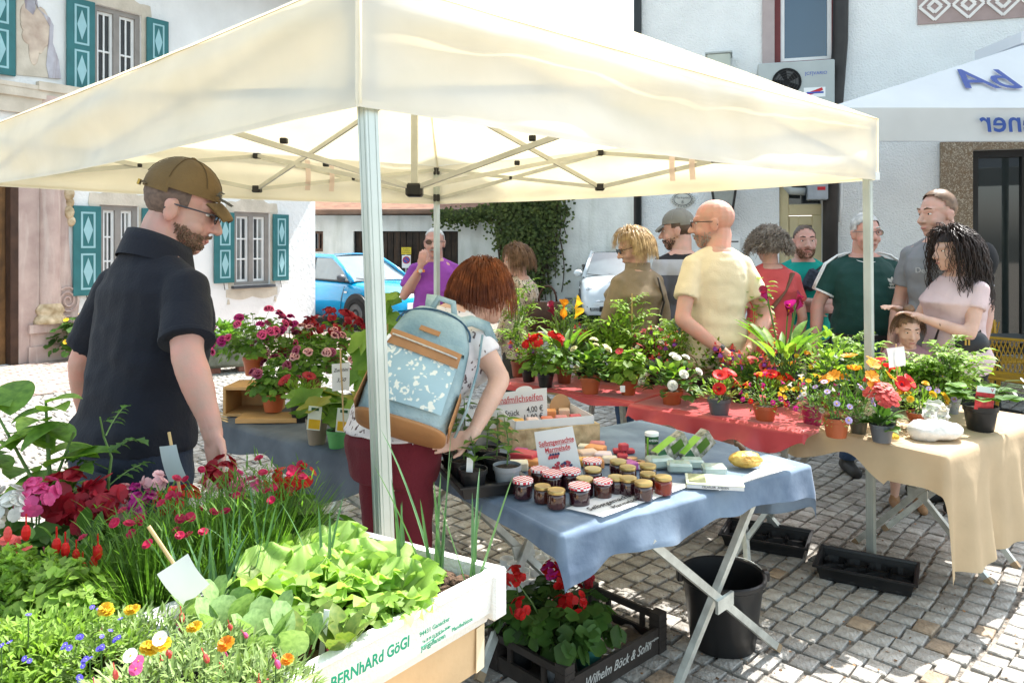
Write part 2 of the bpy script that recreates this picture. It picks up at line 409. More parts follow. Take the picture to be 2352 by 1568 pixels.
def house_window(w, rows, curtain):
    t0, t1, z0, z1 = w; fr = .075; D = -.11
    mb = MB()
    for q in ((t0, t1, z1-fr, z1), (t0, t1, z0, z0+fr*.8), (t0, t0+fr, z0+fr*.8, z1-fr), (t1-fr, t1, z0+fr*.8, z1-fr), ((t0+t1)/2-.045, (t0+t1)/2+.045, z0+fr*.8, z1-fr)): rect(mb, *q, D, D+.07)
    win = mb.build('window', m_gframe, house)
    mid = (t0+t1)/2
    for a, b in ((t0+fr, mid-.045), (mid+.045, t1-fr)):
        za, zb = z0+fr*.8, z1-fr; s = .04; mb = MB(); o0, o1 = D-.01, D+.03
        for q in ((a, b, zb-s, zb), (a, b, za, za+s), (a, a+s, za+s, zb-s), (b-s, b, za+s, zb-s)): rect(mb, *q, o0, o1)
        cx = (a+b)/2; rect(mb, cx-.011, cx+.011, za+s, zb-s, o0+.005, o1-.005)
        for k in range(1, rows):
            zz = za+s+(zb-za-2*s)*k/rows; rect(mb, a+s, cx-.011, zz-.013, zz+.013, o0+.006, o1-.004); rect(mb, cx+.011, b-s, zz-.013, zz+.013, o0+.006, o1-.004)
        mb.build('casement', m_white, win)
        for k in range(rows):
            for p, q in ((a+s, cx-.011), (cx+.011, b-s)):
                zz0 = za+s+(zb-za-2*s)*k/rows; zz1 = za+s+(zb-za-2*s)*(k+1)/rows
                pm = MB(); rect(pm, p, q, zz0, zz1, D-.004, D); pm.build('pane', mat('curtained_pane', (.22, .23, .22), .05, .3, 3, spec=.9) if curtain and (p < cx) == (a < mid) else m_pane, win)
    return win
for w, rws, cu in ((w_lr, 3, True), (w_ll, 3, True), (w_up, 2, False)): house_window(w, rws, cu)
def shutter(a0, a1, z0, z1, hinge):
    mb = MB(); o0, o1 = .03, .065
    mb.bbox(hp((a0+a1)/2, (z0+z1)/2, (o0+o1)/2), ((a1-a0)/2, (o1-o0)/2, (z1-z0)/2), .006, Matrix((HE, HN, EZ)).transposed())
    sh = mb.build('shutter', m_teal, house)
    zm = (z0+z1)/2; w = a1-a0
    for zb, zt in ((z0+w*.22, zm-w*.1), (zm+w*.1, z1-w*.22)):
        f = MB(); b0, b1 = a0+w*.26, a1-w*.22; l = w*.07
        for q in ((b0, b1, zt-l, zt), (b0, b1, zb, zb+l), (b0, b0+l, zb+l, zt-l), (b1-l, b1, zb+l, zt-l)): rect(f, *q, o1+.0005, o1+.004)
        cx, cz, hw, hh = (b0+b1)/2, (zb+zt)/2, (b1-b0)*.33, (zt-zb)*.38
        f.prism([hp(cx-hw, cz, o1+.0005), hp(cx, cz-hh, o1+.0005), hp(cx+hw, cz, o1+.0005), hp(cx, cz+hh, o1+.0005)], HN*.004)
        f.build('diamond_panel', m_teall, sh)
    k = MB(); k.tube([hp((a0+a1)/2, z0+.02, .03), hp((a0+a1)/2, z0-.05, .05), hp((a0+a1)/2+.02, z0-.12, .04)], .007, 5); k.build('hook', m_iron, sh)
def hs(pa, pb, ya, yb, hinge): q = hwin(pa, pb, ya, yb); shutter(*q, hinge)
hs(488, 534, 487, 651, 1); hs(623, 659, 492, 645, 0); hs(164, 228, 472, 680, 1); hs(149, 214, -8, 216, 1); hs(333, 383, 40, 235, 0); hs(-45, 32, -60, 165, 0)
hs(322, 372, 478, 668, 0)
def surround(w, k=1.):
    t0, t1, z0, z1 = w; mb = MB(); e = .11; o = .001
    top = [hp(t0-e, z1-.12, o), hp(t0-e*1.5, z1+.02, o), hp(t0-e*1.3, z1+.17, o)]
    n = 14
    for i in range(n+1):
        u = i/n; top.append(hp(t0-e+(t1-t0+2*e)*u, z1+.15+.09*sin(pi*u)+.025*cos(u*6*pi), o))
    top += [hp(t1+e*1.3, z1+.17, o), hp(t1+e*1.5, z1+.02, o), hp(t1+e, z1-.12, o), hp(t1+.004, z1-.12, o), hp(t1+.004, z1+.004, o), hp(t0-.004, z1+.004, o), hp(t0-.004, z1-.12, o)]
    mb.prism(top, HN*.012)
    rect(mb, t0-e, t0-.004, z0-.05, z1-.121, o, o+.011); rect(mb, t1+.004, t1+e, z0-.05, z1-.121, o, o+.011)
    bot = [hp(t0-e*1.4, z0-.06, o), hp(t0-e*1.4, z0-.2, o)]+[hp(t0-e+(t1-t0+2*e)*i/n, z0-.2-.05*abs(sin(i/n*2*pi)), o) for i in range(n+1)]+[hp(t1+e*1.4, z0-.2, o), hp(t1+e*1.4, z0-.06, o)]
    mb.prism(bot, HN*.012)
    for tt in (t0-e, t1+e):
        mb.prism([hp(tt-.03, z0-.32, o), hp(tt+.03, z0-.32, o), hp(tt+.012, z0-.23, o), hp(tt-.012, z0-.23, o)], HN*.012)
    mb.build('painted_surround', m_cream, house)
    s = MB(); rect(s, t0-.06, t1+.06, z0-.05, z0-.003, .014, .09); s.build('sill', mat('dark_metal_sill', (.07, .075, .085), .45, .1, 6), house)
for w in (w_lr, w_ll, w_up): surround(w)
# doorway with painted column (flat painting given slight relief)
dr = thing('wooden_door', 'dark brown wooden door at the left edge beside the painted column', 'door', tuple(hp(door_h[0], 0)))
for k in range(9):
    a1 = door_h[1]-.1-k*.17
    pm = MB(); pm.bbox(hp(a1-.085, door_h[3]/2, -.12), (.08, .02, door_h[3]/2), .005, Matrix((HE, HN, EZ)).transposed()); pm.build('plank', m_wood, dr)
pm = MB(); rect(pm, door_h[1]-.1, door_h[1]-.002, 0, door_h[3], -.15, .04); pm.build('door_post', mat('dark_door_post', (.06, .03, .018), .7, .3, 6, .2, 30), dr)
ta, tb = HF(62, 600)[0], HF(84, 600)[0]; tcl, tdr = HF(88, 600)[0], HF(136, 600)[0]; te = HF(166, 600)[0]
ztop = HF(100, 205)[1]
mb = MB(); rect(mb, door_h[1]+.002, te-.16, .0, ztop, .001, .03); mb.build('painted_pilaster', m_pink, house)
mb = MB(); cx = (tcl+tdr)/2; hw = (tdr-tcl)/2; zb = HF(110, 742)[1]
prof = []
for rr, z in ((hw, zb+.28), (hw*1.0, zb+.9), (hw*.97, ztop-.35), (hw*.9, ztop-.1)):
    prof.append([hp(cx+rr*cos(a), z, .031+.10*sin(a)) for a in [pi*i/10 for i in range(11)]])
mb.loft(prof, cap=False); mb.build('painted_column', m_pink, house, True)
mb = MB(); prof = []
for rr, z in ((1.55, 0), (1.6, .04), (1.45, .09), (1.2, .12), (1.35, .16), (1.4, .20), (1.15, .25), (1.0, .28)):
    prof.append([hp(cx+hw*rr*cos(a), zb+z, .031+.13*rr*.8*sin(a)) for a in [pi*i/10 for i in range(11)]])
mb.loft(prof, cap=False); mb.build('column_base', m_gold, house, True)
mb = MB(); rect(mb, cx-hw*1.9, te+.05, 0, zb-.12, .0315, .06); rect(mb, cx-hw*2.1, te+.1, zb-.12, zb-.002, .0315, .10); rect(mb, cx-hw*2.1, te+.1, -.02, .22, .0605, .09); mb.build('pedestal', m_pink, house)
mb = MB(); sc = HF(150, 690); pts = []
for i in range(40):
    a = i*.45; rr = .03+.0052*i; pts.append(hp(sc[0]+.02+rr*cos(a)*.8, sc[1]+rr*sin(a), .04))
mb.tube(pts, .018, 5); mb.prism([hp(te-.16, zb, .001), hp(te+.06, zb, .001), hp(te+.09, zb+.3, .001), hp(te-.02, zb+.55, .001), hp(te-.06, zb+1.2, .001), hp(te-.05, ztop, .001), hp(te-.16, ztop, .001)], HN*.025)
mb.build('scroll', m_pink, house)
mb = MB()
for z, rr in ((1.55, .07), (1.68, .09), (1.82, .07), (1.95, .1), (2.1, .08), (2.2, .11)): mb.ell(hp(te-.06+R_(-.03, .03), zb+z-.1, .03), (rr, .045, rr*1.1), 8, 6)
mb.build('painted_garland', m_gold, house, True)
# entablature and painted figure over the door
mb = MB(); z0 = HF(60, 262)[1]; z1 = HF(60, 178)[1]; rect(mb, TL, te+.1, z0, z0+.22, .031, .07); rect(mb, TL, te+.18, z0+.22, z0+.34, .031, .11); rect(mb, te-.5, te+.25, z0+.34, z0+.46, .031, .14); rect(mb, TL, te-.5, z0+.34, z0+.40, .031, .12)
mb.build('painted_cornice', m_cream, house)
zc = HF(60, 170)[1]
mb = MB(); f = [(36, -40), (36, 172), (138, 182), (133, 140), (119, 100), (121, 60), (112, 42), (86, 22), (76, -40)]
mb.prism([hp(*HF(*q), .001) for q in f[::-1]], HN*.02); mb.build('painted_niche', m_cream, house)
mb = MB()
pl = [(76, -40), (80, 10), (100, 40), (112, 62), (108, 110), (104, 150), (110, 180), (138, 182), (133, 140), (119, 100), (121, 60), (112, 42), (86, 22)]
mb.prism([hp(*HF(*q), .0215) for q in pl], HN*.012)
mb.prism([hp(*HF(*q), .0215) for q in [(52, -40), (56, 20), (74, 36), (80, 20), (74, -40)]], HN*.01)
mb.build('painted_drapery', m_drap, house)
mb = MB()
for px, py, rx, rz in ((62, 40, .10, .2), (72, 62, .15, .13), (92, 66, .12, .3), (84, 90, .16, .13), (66, 84, .1, .12), (76, 112, .07, .24), (90, 92, .07, .2)):
    t, z = HF(px, py); mb.ell(hp(t, z, .024), (rx, .008, rz), 14, 8, Matrix((HE, HN, EZ)).transposed())
mb.build('painted_figure', m_flesh, house, True)
# ---------------------------------------------------------------- white house far behind, garage, ivy wall
m_far = mat('far_white_wall', (.78, .79, .78), .9, .05, 1)
hb = thing('distant_house', 'white house wall rising behind the garage roof', 'house', (-4, 27, 0))
mb = MB(); mb.box((-5, 30, 3.6), (6, 3, 3.6)); mb.build('wall', m_far, hb)
mb = MB(); mb.prism([V(-11.4, 26.4, 7.2), V(1.4, 26.4, 7.2), V(1.4, 30, 9), V(-11.4, 30, 9)], EZ*.2); mb.build('roof', m_tile, hb)
GY = 19.5
gar = thing('garage_building', 'low whitewashed garage with dark timber doors under a rusty eave', 'garage', (-2, GY, 0))
def gx(px): return (px-CX)/FPX*GY
def gz(py): return CH+(HY-py)/FPX*GY
GN = V(0, -1, 0)
mb = MB(); gd = (gx(812), gx(1052), 0.0, gz(531)); gw = (gx(722), gx(742), gz(578), gz(531)); wall_holes(mb, V(0, GY, 0), V(1, 0, 0), EZ, GN, -9, gx(1165), -.02, gz(494), [gd, gw], .25)
mb.build('wall', m_stained, gar)
m_gdoor = mat('black_brown_timber', (.03, .02, .014), .75, .4, 6, .3, 30, obj=.4, fn=streaks((.11, .055, .025), .7, (8, 8, .5)))
gate = MB(); rect_ = lambda mb, x0, x1, z0, z1, y0, y1: mb.box(((x0+x1)/2, (y0+y1)/2, (z0+z1)/2), ((x1-x0)/2, (y1-y0)/2, (z1-z0)/2))
rect_(gate, gd[0], gd[1], 0, gd[3], GY+.19, GY+.2); go = gate.build('garage_door', m_dark, gar)
nbd = 16
for k in range(nbd):
    a = gd[0]+.02+(gd[1]-gd[0]-.04)*k/nbd; b = gd[0]+.02+(gd[1]-gd[0]-.04)*(k+1)/nbd
    pm = MB(); pm.bbox(((a+b)/2, GY+.17, gd[3]/2), ((b-a)/2-.006, .015, gd[3]/2-.01), .005); pm.build('board', m_gdoor, go)
wn = MB(); rect_(wn, gw[0], gw[1], gw[2], gw[3], GY+.15, GY+.17); wo_ = wn.build('window', m_pane, gar)
wn = MB(); m_bw = mat('brown_window_wood', (.10, .05, .03), .7, .2, 6)
for q in ((gw[0], gw[1], gw[3]-.06, gw[3]), (gw[0], gw[1], gw[2], gw[2]+.08), ((gw[0]+gw[1])/2-.02, (gw[0]+gw[1])/2+.02, gw[2]+.08, gw[3]-.06), (gw[1]-.05, gw[1], gw[2]+.08, gw[3]-.06)): rect_(wn, *q, GY+.05, GY+.148)
wn.build('window_frame', m_bw, wo_)
mb = MB(); mb.prism([V(-9, GY-.55, gz(490)), V(gx(1180), GY-.55, gz(490)), V(gx(1180), GY+4, gz(490)+1.2), V(-9, GY+4, gz(490)+1.2)], EZ*.07); gr = mb.build('roof', mat('rust_red_roof', (.20, .10, .06), .8, .3, 4, .3, 20), gar)
mb = MB(); mb.tube([V(-9, GY-.62, gz(491)), V(gx(1180), GY-.62, gz(487))], .075, 8); mb.build('gutter', mat('copper_gutter', (.20, .12, .08), .5, .2, 3, metal=.3), gr)
mb = MB(); mb.box(((-9+gx(1165))/2, GY-.03, gz(494)+.09), ((gx(1165)+9)/2, .026, .1)); mb.build('fascia_board', m_gdoor, gr)
# parking signs on the garage door
sg = thing('no_parking_sign', 'round no stopping sign on white plate under a yellow notice on the garage door', 'sign', (gx(935), GY-.05, 0))
mb = MB(); mb.tube([V(gx(934), GY-.1, 0), V(gx(934), GY-.1, gz(570))], .025, 8); mb.build('post', mat('galvanised_post', (.35, .36, .36), .4, .1, 8, metal=.8), sg)
mb = MB(); rect_(mb, gx(925), gx(945), gz(615), gz(586), GY-.14, GY-.126); wp = mb.build('white_plate', m_white, sg)
mb = MB(); rect_(mb, gx(924), gx(946), gz(584), gz(568), GY-.14, GY-.126); yp = mb.build('yellow_plate', mat('yellow_sign', (.75, .58, .03), .5, .05, 6), sg)
c = V(gx(935), GY-.142, gz(597)); Mx = Matrix.Rotation(pi/2, 3, 'X'); m_sred = mat('sign_red', (.5, .02, .03), .5, .05, 6); m_sblu = mat('sign_blue', (.04, .09, .4), .5, .05, 6)
mb = MB(); mb.lathe(c, [(.095, 0), (.095, .004)], 20, True, True, Mx); mb.build('red_ring', m_sred, wp)
mb = MB(); mb.lathe(c+V(0, -.005, 0), [(.072, 0), (.072, .003)], 20, True, True, Mx); mb.build('blue_disc', m_sblu, wp)
mb = MB(); mb.box(c+V(0, -.011, 0), (.075, .002, .01), Matrix.Rotation(pi/4, 3, 'Y')); mb.build('red_bar', m_sred, wp)
for i, s in enumerate(('Ausfahrt', 'freihalten', 'Parkverbot')): text('lettering', s, m_iron, frame((gx(935), GY-.142, gz(572+i*4.2)), (1, 0, 0), (0, 0, 1)), .05, yp)
# tall stained wall right of the garage
SY = 18.8
sw = thing('stained_wall', 'tall weathered white wall with green and yellow streaks behind the white car', 'wall', (1.8, SY, 0))
def sx_(px): return (px-CX)/FPX*SY
mb = MB(); wall_holes(mb, V(0, SY, 0), V(1, 0, 0), EZ, GN, gx(1150)*SY/GY, 6.0, -.02, 6.0, [], .2); mb.add([V(gx(1150)*SY/GY, SY, -.02), V(gx(1150)*SY/GY, SY+3, -.02), V(gx(1150)*SY/GY, SY+3, 6), V(gx(1150)*SY/GY, SY, 6)], [(0, 1, 2, 3)]); mb.build('wall', m_stained, sw)
def szz(py): return CH+(HY-py)/FPX*SY
for pa in (1297, 1320):
    mb = MB(); rect_(mb, sx_(pa), sx_(pa+18), szz(697), szz(683), SY-.005, SY-.002); vt = mb.build('vent', m_dark, sw)
    for k in range(4):
        mb = MB(); z = szz(696)+.04*k; mb.box((sx_(pa+9), SY-.012, z), ((sx_(pa+18)-sx_(pa))/2, .006, .008)); mb.build('slat', m_stained, vt)
# ivy: stems hanging on the wall and a mass of leaves
m_ivy = mat('ivy_leaves', (.06, .105, .022), .6, .4, 4, trans=.35, isl=.5, col2=(.11, .145, .03))
m_stem = mat('brown_vine_stems', (.085, .055, .035), .9, .3, 6)
ivy = thing('ivy', 'dense dark green ivy hanging on the wall beside the garage', 'ivy', (sx_(1190), SY-.2, 0))
mb = MB(); lf = MB()
rr = random.Random(3)
for k in range(130):
    px = rr.gauss(1205, 38); px = max(1085, min(1300, px)); x = sx_(px); z1 = szz(rr.uniform(420, 470)); z0 = szz(min(742, rr.uniform(560, 760)-abs(px-1195)*.6)); z0 = max(z0, 0)
    pts = []; xx = x
    for i in range(9):
        u = i/8; xx += rr.uniform(-.05, .05); pts.append(V(xx, SY-.06-.25*rr.random()*(1-u), z1+(z0-z1)*u))
    mb.tube(pts, [.022*(1-.5*i/8) for i in range(9)], 4, False)
    for i in range(60):
        u = rr.random()**1.6; p = pts[int(u*8)]+V(rr.uniform(-.18, .18), rr.uniform(-.3, .02), rr.uniform(-.2, .2))
        s = rr.uniform(.05, .10); a = rr.uniform(0, 6.28); q = V(cos(a), rr.uniform(-.5, .1), sin(a)).normalized()*s; w = q.cross(V(rr.uniform(-.4, .4), -1, rr.uniform(.1, .9))).normalized()*s*.55
        lf.add([p, p+q*.5+w, p+q, p+q*.5-w], [(0, 1, 2, 3)])
for k in range(1700):                          # creeper running along the eave
    px = rr.uniform(1000, 1130); px = px if rr.random() < (px-900)/230 else rr.uniform(1080, 1300); p = V(gx(px)*.985, GY-.7-rr.random()*.25, gz(494+rr.gauss(0, 5)-(8 if px > 1100 else 0))+rr.uniform(-.35, .1)*rr.random())
    s = rr.uniform(.05, .1); a = rr.uniform(0, 6.28); q = V(cos(a), -.3, sin(a)).normalized()*s; w = q.cross(V(rr.uniform(-.4, .4), -1, .7)).normalized()*s*.55
    lf.add([p, p+q*.5+w, p+q, p+q*.5-w], [(0, 1, 2, 3)])
mb.build('vine_stems', m_stem, ivy); lo = lf.build('foliage', m_ivy, ivy); tag(lo, kind='stuff')
# ---------------------------------------------------------------- building on the right (roughcast white)
RO = V(0, 10.0, 0); RE = V(1, -.284, 0).normalized(); RN = V(RE.y, -RE.x, 0)   # faces the camera
def RF(px, py):
    X = (px-CX)/FPX; y = 10.0/(1+.284*X); x = X*y; return V(x, y, 0).__sub__(RO).dot(RE), CH+(HY-py)/FPX*y
def rp(t, z, o=0.): return RO+RE*t+EZ*z+RN*o
RM = Matrix((RE, RN, EZ)).transposed()
def rrect(mb, a0, a1, z0, z1, o0, o1, bev=0):
    c = rp((a0+a1)/2, (z0+z1)/2, (o0+o1)/2); h = (abs(a1-a0)/2, abs(o1-o0)/2, abs(z1-z0)/2)
    return mb.bbox(c, h, bev, RM) if bev else mb.box(c, h, RM)
def rq(pa, pb, ya, yb):
    a, z1 = RF(pa, ya); b, _ = RF(pb, ya); z0 = RF(pa, yb)[1]; return a, b, z0, z1
rb = thing('market_house', 'white roughcast house with black drainpipe and glass shop front behind the shoppers', 'house', tuple(rp(3, 0)))
aL = RF(1462, 500)[0]; aR = 9.0; RH = 8.4
o_win = rq(1779, 1926, -70, 156); o_door = (RF(1790, 500)[0], RF(1888, 500)[0], 0, RF(1790, 427)[1]); o_shop = (RF(2232, 500)[0], 8.2, .42, RF(2232, 346)[1])
mb = MB(); wall_holes(mb, RO, RE, EZ, RN, aL, aR, -.02, RH, [o_win, o_door, o_shop], .18)
mb.add([rp(aL, -.02), rp(aL, -.02, -8), rp(aL, RH, -8), rp(aL, RH)], [(0, 1, 2, 3)]); mb.build('wall', m_plaster2, rb)
mb = MB(); mb.prism([rp(aL-.25, RH, .25), rp(aR+.3, RH, .25), rp(aR+.3, RH+2.5, -4), rp(aL-.25, RH+2.5, -4)], EZ*.14); mb.build('roof', m_tile, rb)
m_pipe = mat('black_drainpipe', (.018, .02, .02), .4, .2, 4)
mb = MB(); a = RF(1466, 500)[0]; mb.tube([rp(a, 0, .07), rp(a, RH, .07)], .05, 10); dp = mb.build('drainpipe', m_pipe, rb, True)
for z in (1.4, 2.5, 4.2): mb = MB(); mb.lathe(rp(a, z, .07), [(.058, -.02), (.058, .02)], 10, True, True); mb.build('bracket', m_pipe, dp)
a = RF(1906, 500)[0]; mb = MB(); mb.tube([rp(a+.16, RH, .1), rp(a+.10, 4.0, .1), rp(a, 2.6, .1), rp(a-.02, 0, .1)], .085, 10); mb.build('drainpipe', mat('brown_black_downpipe', (.03, .026, .024), .5, .3, 4), rb, True)
a = RF(1930, 500)[0]; mb = MB(); mb.tube([rp(a+.03, RH, .03), rp(a, 2.1, .03), rp(a-.02, 1.9, .05)], .022, 8); mb.build('cable_duct', m_white, rb, True)
# upper window with red frame
m_red = mat('oxblood_frame', (.14, .02, .02), .5, .15, 6); m_mauve = mat('mauve_surround', (.40, .33, .32), .9, .08, 5)
m_skyg = mat('blue_reflecting_glass', (.02, .06, .11), .03, .05, 1, spec=1.)
t0, t1, z0, z1 = o_win; mb = MB()
for q in ((t0, t0+.07, z0, z1), (t1-.07, t1, z0, z1), (t0+.07, t1-.07, z0, z0+.07)): rrect(mb, *q, -.14, -.02)
wi = mb.build('window', m_red, rb); mb = MB()
for q in ((t0+.07, t0+.115, z0+.07, z1), (t1-.115, t1-.07, z0+.07, z1), (t0+.115, t1-.115, z0+.07, z0+.115)): rrect(mb, *q, -.13, -.06)
mb.build('sash', m_white, wi); mb = MB(); rrect(mb, t0+.115, t1-.115, z0+.115, z1, -.11, -.1); mb.build('pane', m_skyg, wi)
mb = MB(); rrect(mb, t0-.14, t0-.002, z0-.1, z1, .001, .03); mb.build('window_surround', m_mauve, wi)
# door with cream frame
m_crf = mat('cream_door_frame', (.55, .47, .28), .5, .08, 5); t0, t1, z0, z1 = o_door
mb = MB()
for q in ((t0, t0+.11, 0, z1), (t0+.11, t1, z1-.35, z1-.22), (t1-.1, t1, 0, z1-.35)): rrect(mb, *q, -.16, -.04, .008)
dd = mb.build('glazed_door', m_crf, rb); mb = MB()
for q in ((t0+.11, t0+.22, 0, z1-.36), (t0+.22, t1-.1, z1-.47, z1-.36), (t0+.22, t1-.1, 0, .25)): rrect(mb, *q, -.14, -.06, .008)
mb.build('door_leaf', m_crf, dd); mb = MB(); rrect(mb, t0+.22, t1-.1, .25, z1-.47, -.105, -.1); mb.build('pane', mat('door_glass', (.16, .165, .15), .03, .3, 1.5, spec=1.), dd)
mb = MB(); rrect(mb, t0+.11, t1, z1-.22, z1, -.16, -.14); mb.build('transom_pane', m_pane, dd)
mb = MB(); rrect(mb, t0+.5, t0+.75, z1-.45, z1-.39, -.055, -.02); mb.build('door_closer', m_iron, dd)
# stone cladding and shop glass
m_agg = mat('conglomerate_stone', (.34, .27, .19), .7, .3, 14, .3, 30, fn=vor(38, (.52, .46, .36), .25, .45), col2=(.22, .15, .09))
sa = RF(2158, 500)[0]; mb = MB(); rrect(mb, sa, o_shop[0]-.002, -.01, o_shop[3]+.1, .001, .05); rrect(mb, o_shop[0]-.001, aR, o_shop[3]+.003, o_shop[3]+.1, .001, .05); rrect(mb, o_shop[0]-.001, aR, 0, o_shop[2], .001, .05); mb.build('stone_cladding', m_agg, rb)
t0, t1, z0, z1 = o_shop; mb = MB()
for q in ((t0, t0+.07, z0, z1), (t0+.07, t1, z1-.08, z1), (t0+.07, t1, z0, z0+.08)): rrect(mb, *q, -.12, -.02)
sf = mb.build('shop_window', m_iron, rb); mb = MB(); rrect(mb, t0+.07, t1, z0+.08, z1-.08, -.08, -.074); mb.build('pane', mat('shop_glass', (.012, .018, .018), .03, .2, 1.2, spec=1.), sf)
mb = MB(); rrect(mb, t0+.5, t0+.56, z0+.08, z1-.08, -.1, -.03); mb.build('mullion', m_iron, sf)
# painted frieze
t0, z0 = RF(2107, 58); m_fr = mat('frieze_plaster', (.74, .70, .66), .9, .06, 5); m_frp = mat('frieze_mauve', (.36, .27, .25), .9, .1, 6)
mb = MB(); rrect(mb, t0, aR, z0, z0+.75, .001, .02); fz = mb.build('frieze', m_frp, rb)
def strip(mb, p, q, w, o0, o1):
    d = V(q[0]-p[0], q[1]-p[1], 0); L = d.length; d /= L; n = V(-d.y, d.x, 0)*w/2
    mb.prism([rp(p[0]+n.x, p[1]+n.y, o0), rp(q[0]+n.x, q[1]+n.y, o0), rp(q[0]-n.x, q[1]-n.y, o0), rp(p[0]-n.x, p[1]-n.y, o0)], RN*(o1-o0))
for k in range(9):
    cx = t0+.17+.34*k; cz = z0+.19; d = .155
    for rr_ in (1., .45):
        mb = MB(); c = [(cx-d*rr_, cz), (cx, cz+d*rr_), (cx+d*rr_, cz), (cx, cz-d*rr_)]
        for i in range(4): strip(mb, c[i], c[(i+1) % 4], .03 if rr_ == 1 else .035, .0205+i*.0006, .034+i*.0006)
        mb.build('diamond', m_fr, fz)
mb = MB(); rrect(mb, t0, aR, z0+.40, z0+.46, .0205, .032); mb.build('band', m_fr, fz)
for k in range(8):
    mb = MB(); cx = t0+.16+.34*k; mb.tube([rp(cx+.085*cos(i*pi/8), z0+.58+.085*sin(i*pi/8), .027) for i in range(17)], .016, 4, False); mb.ell(rp(cx, z0+.58, .024), (.03, .012, .03), 8, 5); mb.build('ring_ornament', m_fr, fz)
# plaque, lantern, letterbox, air unit, meter boxes
m_cer = mat('glazed_ceramic', (.55, .55, .50), .3, .1, 12); pc = RF(1568, 458); K = .0052
pq = thing('house_number_plaque', 'oval ceramic plaque with scalloped rim reading Marktplatz 8', 'plaque', tuple(rp(pc[0], pc[1]-.17, .01)))
mb = MB(); ring = []
for o, s in ((.001, 1), (.02, 1), (.026, .9)):
    ring.append([rp(pc[0]+cos(a)*(.142+.008*cos(6*a))*s, pc[1]+sin(a)*(.105+.012*cos(4*a)+.012*(sin(a) > .8))*s, o) for a in [2*pi*i/36 for i in range(36)]])
mb.loft(ring); mb.build('plate', m_cer, pq, 40); mb = MB()
mb.tube([rp(pc[0]+cos(a)*.105, pc[1]+sin(a)*.075, .028) for a in [2*pi*i/32 for i in range(33)]], .004, 4, False)
for i in range(22): a = 2*pi*i/22; mb.ell(rp(pc[0]+cos(a)*.122, pc[1]+sin(a)*.09, .027), (.008, .004, .006), 6, 4)
mb.build('rim_ornament', mat('plaque_ink', (.10, .10, .10), .5, .1, 9), pq)
text('lettering', 'Marktplatz', MATS['plaque_ink'], frame(rp(pc[0], pc[1]+.02, .028), RE, EZ), .042, pq, shear=.2); text('number', '8', MATS['plaque_ink'], frame(rp(pc[0], pc[1]-.035, .028), RE, EZ), .055, pq)
lc = RF(1663, 480); ln = thing('wall_lantern', 'black four sided glass lantern on the white wall above the bald man', 'lantern', tuple(rp(lc[0], lc[1]-.5, 0)))
def sq(c, h, o, z): return [rp(c-h, z, o-h), rp(c+h, z, o-h), rp(c+h, z, o+h), rp(c-h, z, o+h)]
zb_, zt_ = RF(1663, 503)[1], RF(1663, 425)[1]; O = .26; mb = MB(); b = sq(lc[0], .085, O, zb_); t_ = sq(lc[0], .145, O, zt_)
for i in range(4): mb.beam(b[i], t_[i], .02); mb.beam(t_[i], t_[(i+1) % 4], .022); mb.beam(b[i], b[(i+1) % 4], .022)
mb.loft([sq(lc[0], .165, O, zt_+.01), sq(lc[0], .17, O, zt_+.03), sq(lc[0], .05, O, zt_+.16), sq(lc[0], .02, O, zt_+.22)]); mb.loft([sq(lc[0], .1, O, zb_-.012), sq(lc[0], .1, O, zb_-.03)]); mb.build('frame', m_iron, ln)
mb = MB(); [mb.add([b[i], b[(i+1) % 4], t_[(i+1) % 4], t_[i]], [(0, 1, 2, 3)]) for i in range(4)]; mb.build('pane', mat('frosted_lantern_glass', (.55, .58, .55), .3, .1, 30, .3, 90, glass=.7), ln)
mb = MB(); mb.tube([rp(lc[0], zb_, O), rp(lc[0], zb_+.17, O)], .018, 8); mb.build('candle_holder', m_iron, ln); mb = MB(); mb.ell(rp(lc[0], zb_+.21, O), (.016, .016, .04), 8, 6); mb.build('bulb', m_white, ln)
mb = MB(); mb.beam(rp(lc[0], zb_-.03, O), rp(lc[0], zb_-.14, O), .06); mb.beam(rp(lc[0], zb_-.09, 0), rp(lc[0], zb_-.09, O), .05); mb.build('bracket', m_iron, ln)
q = rq(1652, 1700, 545, 600); lbx = thing('letterbox', 'white metal letterbox on the wall behind the curly grey hair', 'letterbox', tuple(rp(q[0], q[2], 0)))
mb = MB(); rrect(mb, *q, .001, .09, .006); mb.build('body', m_white, lbx); mb = MB(); rrect(mb, q[0]+.02, q[1]-.02, q[3]-.06, q[3]-.045, .0905, .093); mb.build('slot', m_iron, lbx)
q = rq(1738, 1908, 162, 262); m_ac = mat('air_unit_grey', (.40, .43, .42), .5, .05, 4)
ac = thing('air_conditioner', 'grey outdoor air conditioner with round black fan under the red framed window', 'air conditioner', tuple(rp(q[0], q[2], 0)))
mb = MB(); rrect(mb, *q, .02, .36, .012); mb.build('casing', m_ac, ac); cxa = q[0]+(q[1]-q[0])*.38; cza = RF(1790, 204)[1]
Mr = RM @ Matrix.Rotation(-pi/2, 3, 'X')
mb = MB(); mb.lathe(rp(cxa, cza, .361), [(.155, 0), (.155, .006)], 28, True, True, Mr); fanr = mb.build('fan_opening', m_dark, ac)
mb = MB(); [mb.tube([rp(cxa+r_*cos(i*pi/12), cza+r_*sin(i*pi/12), .372) for i in range(25)], .004, 4, False) for r_ in (.04, .07, .10, .13, .158)]; mb.build('fan_guard', m_iron, fanr)
mb = MB()
for k in range(5): a = k*2*pi/5; mb.prism([rp(cxa+.03*cos(a), cza+.03*sin(a), .3675), rp(cxa+.14*cos(a-.3), cza+.14*sin(a-.3), .3675), rp(cxa+.14*cos(a+.35), cza+.14*sin(a+.35), .3675)], RN*.002)
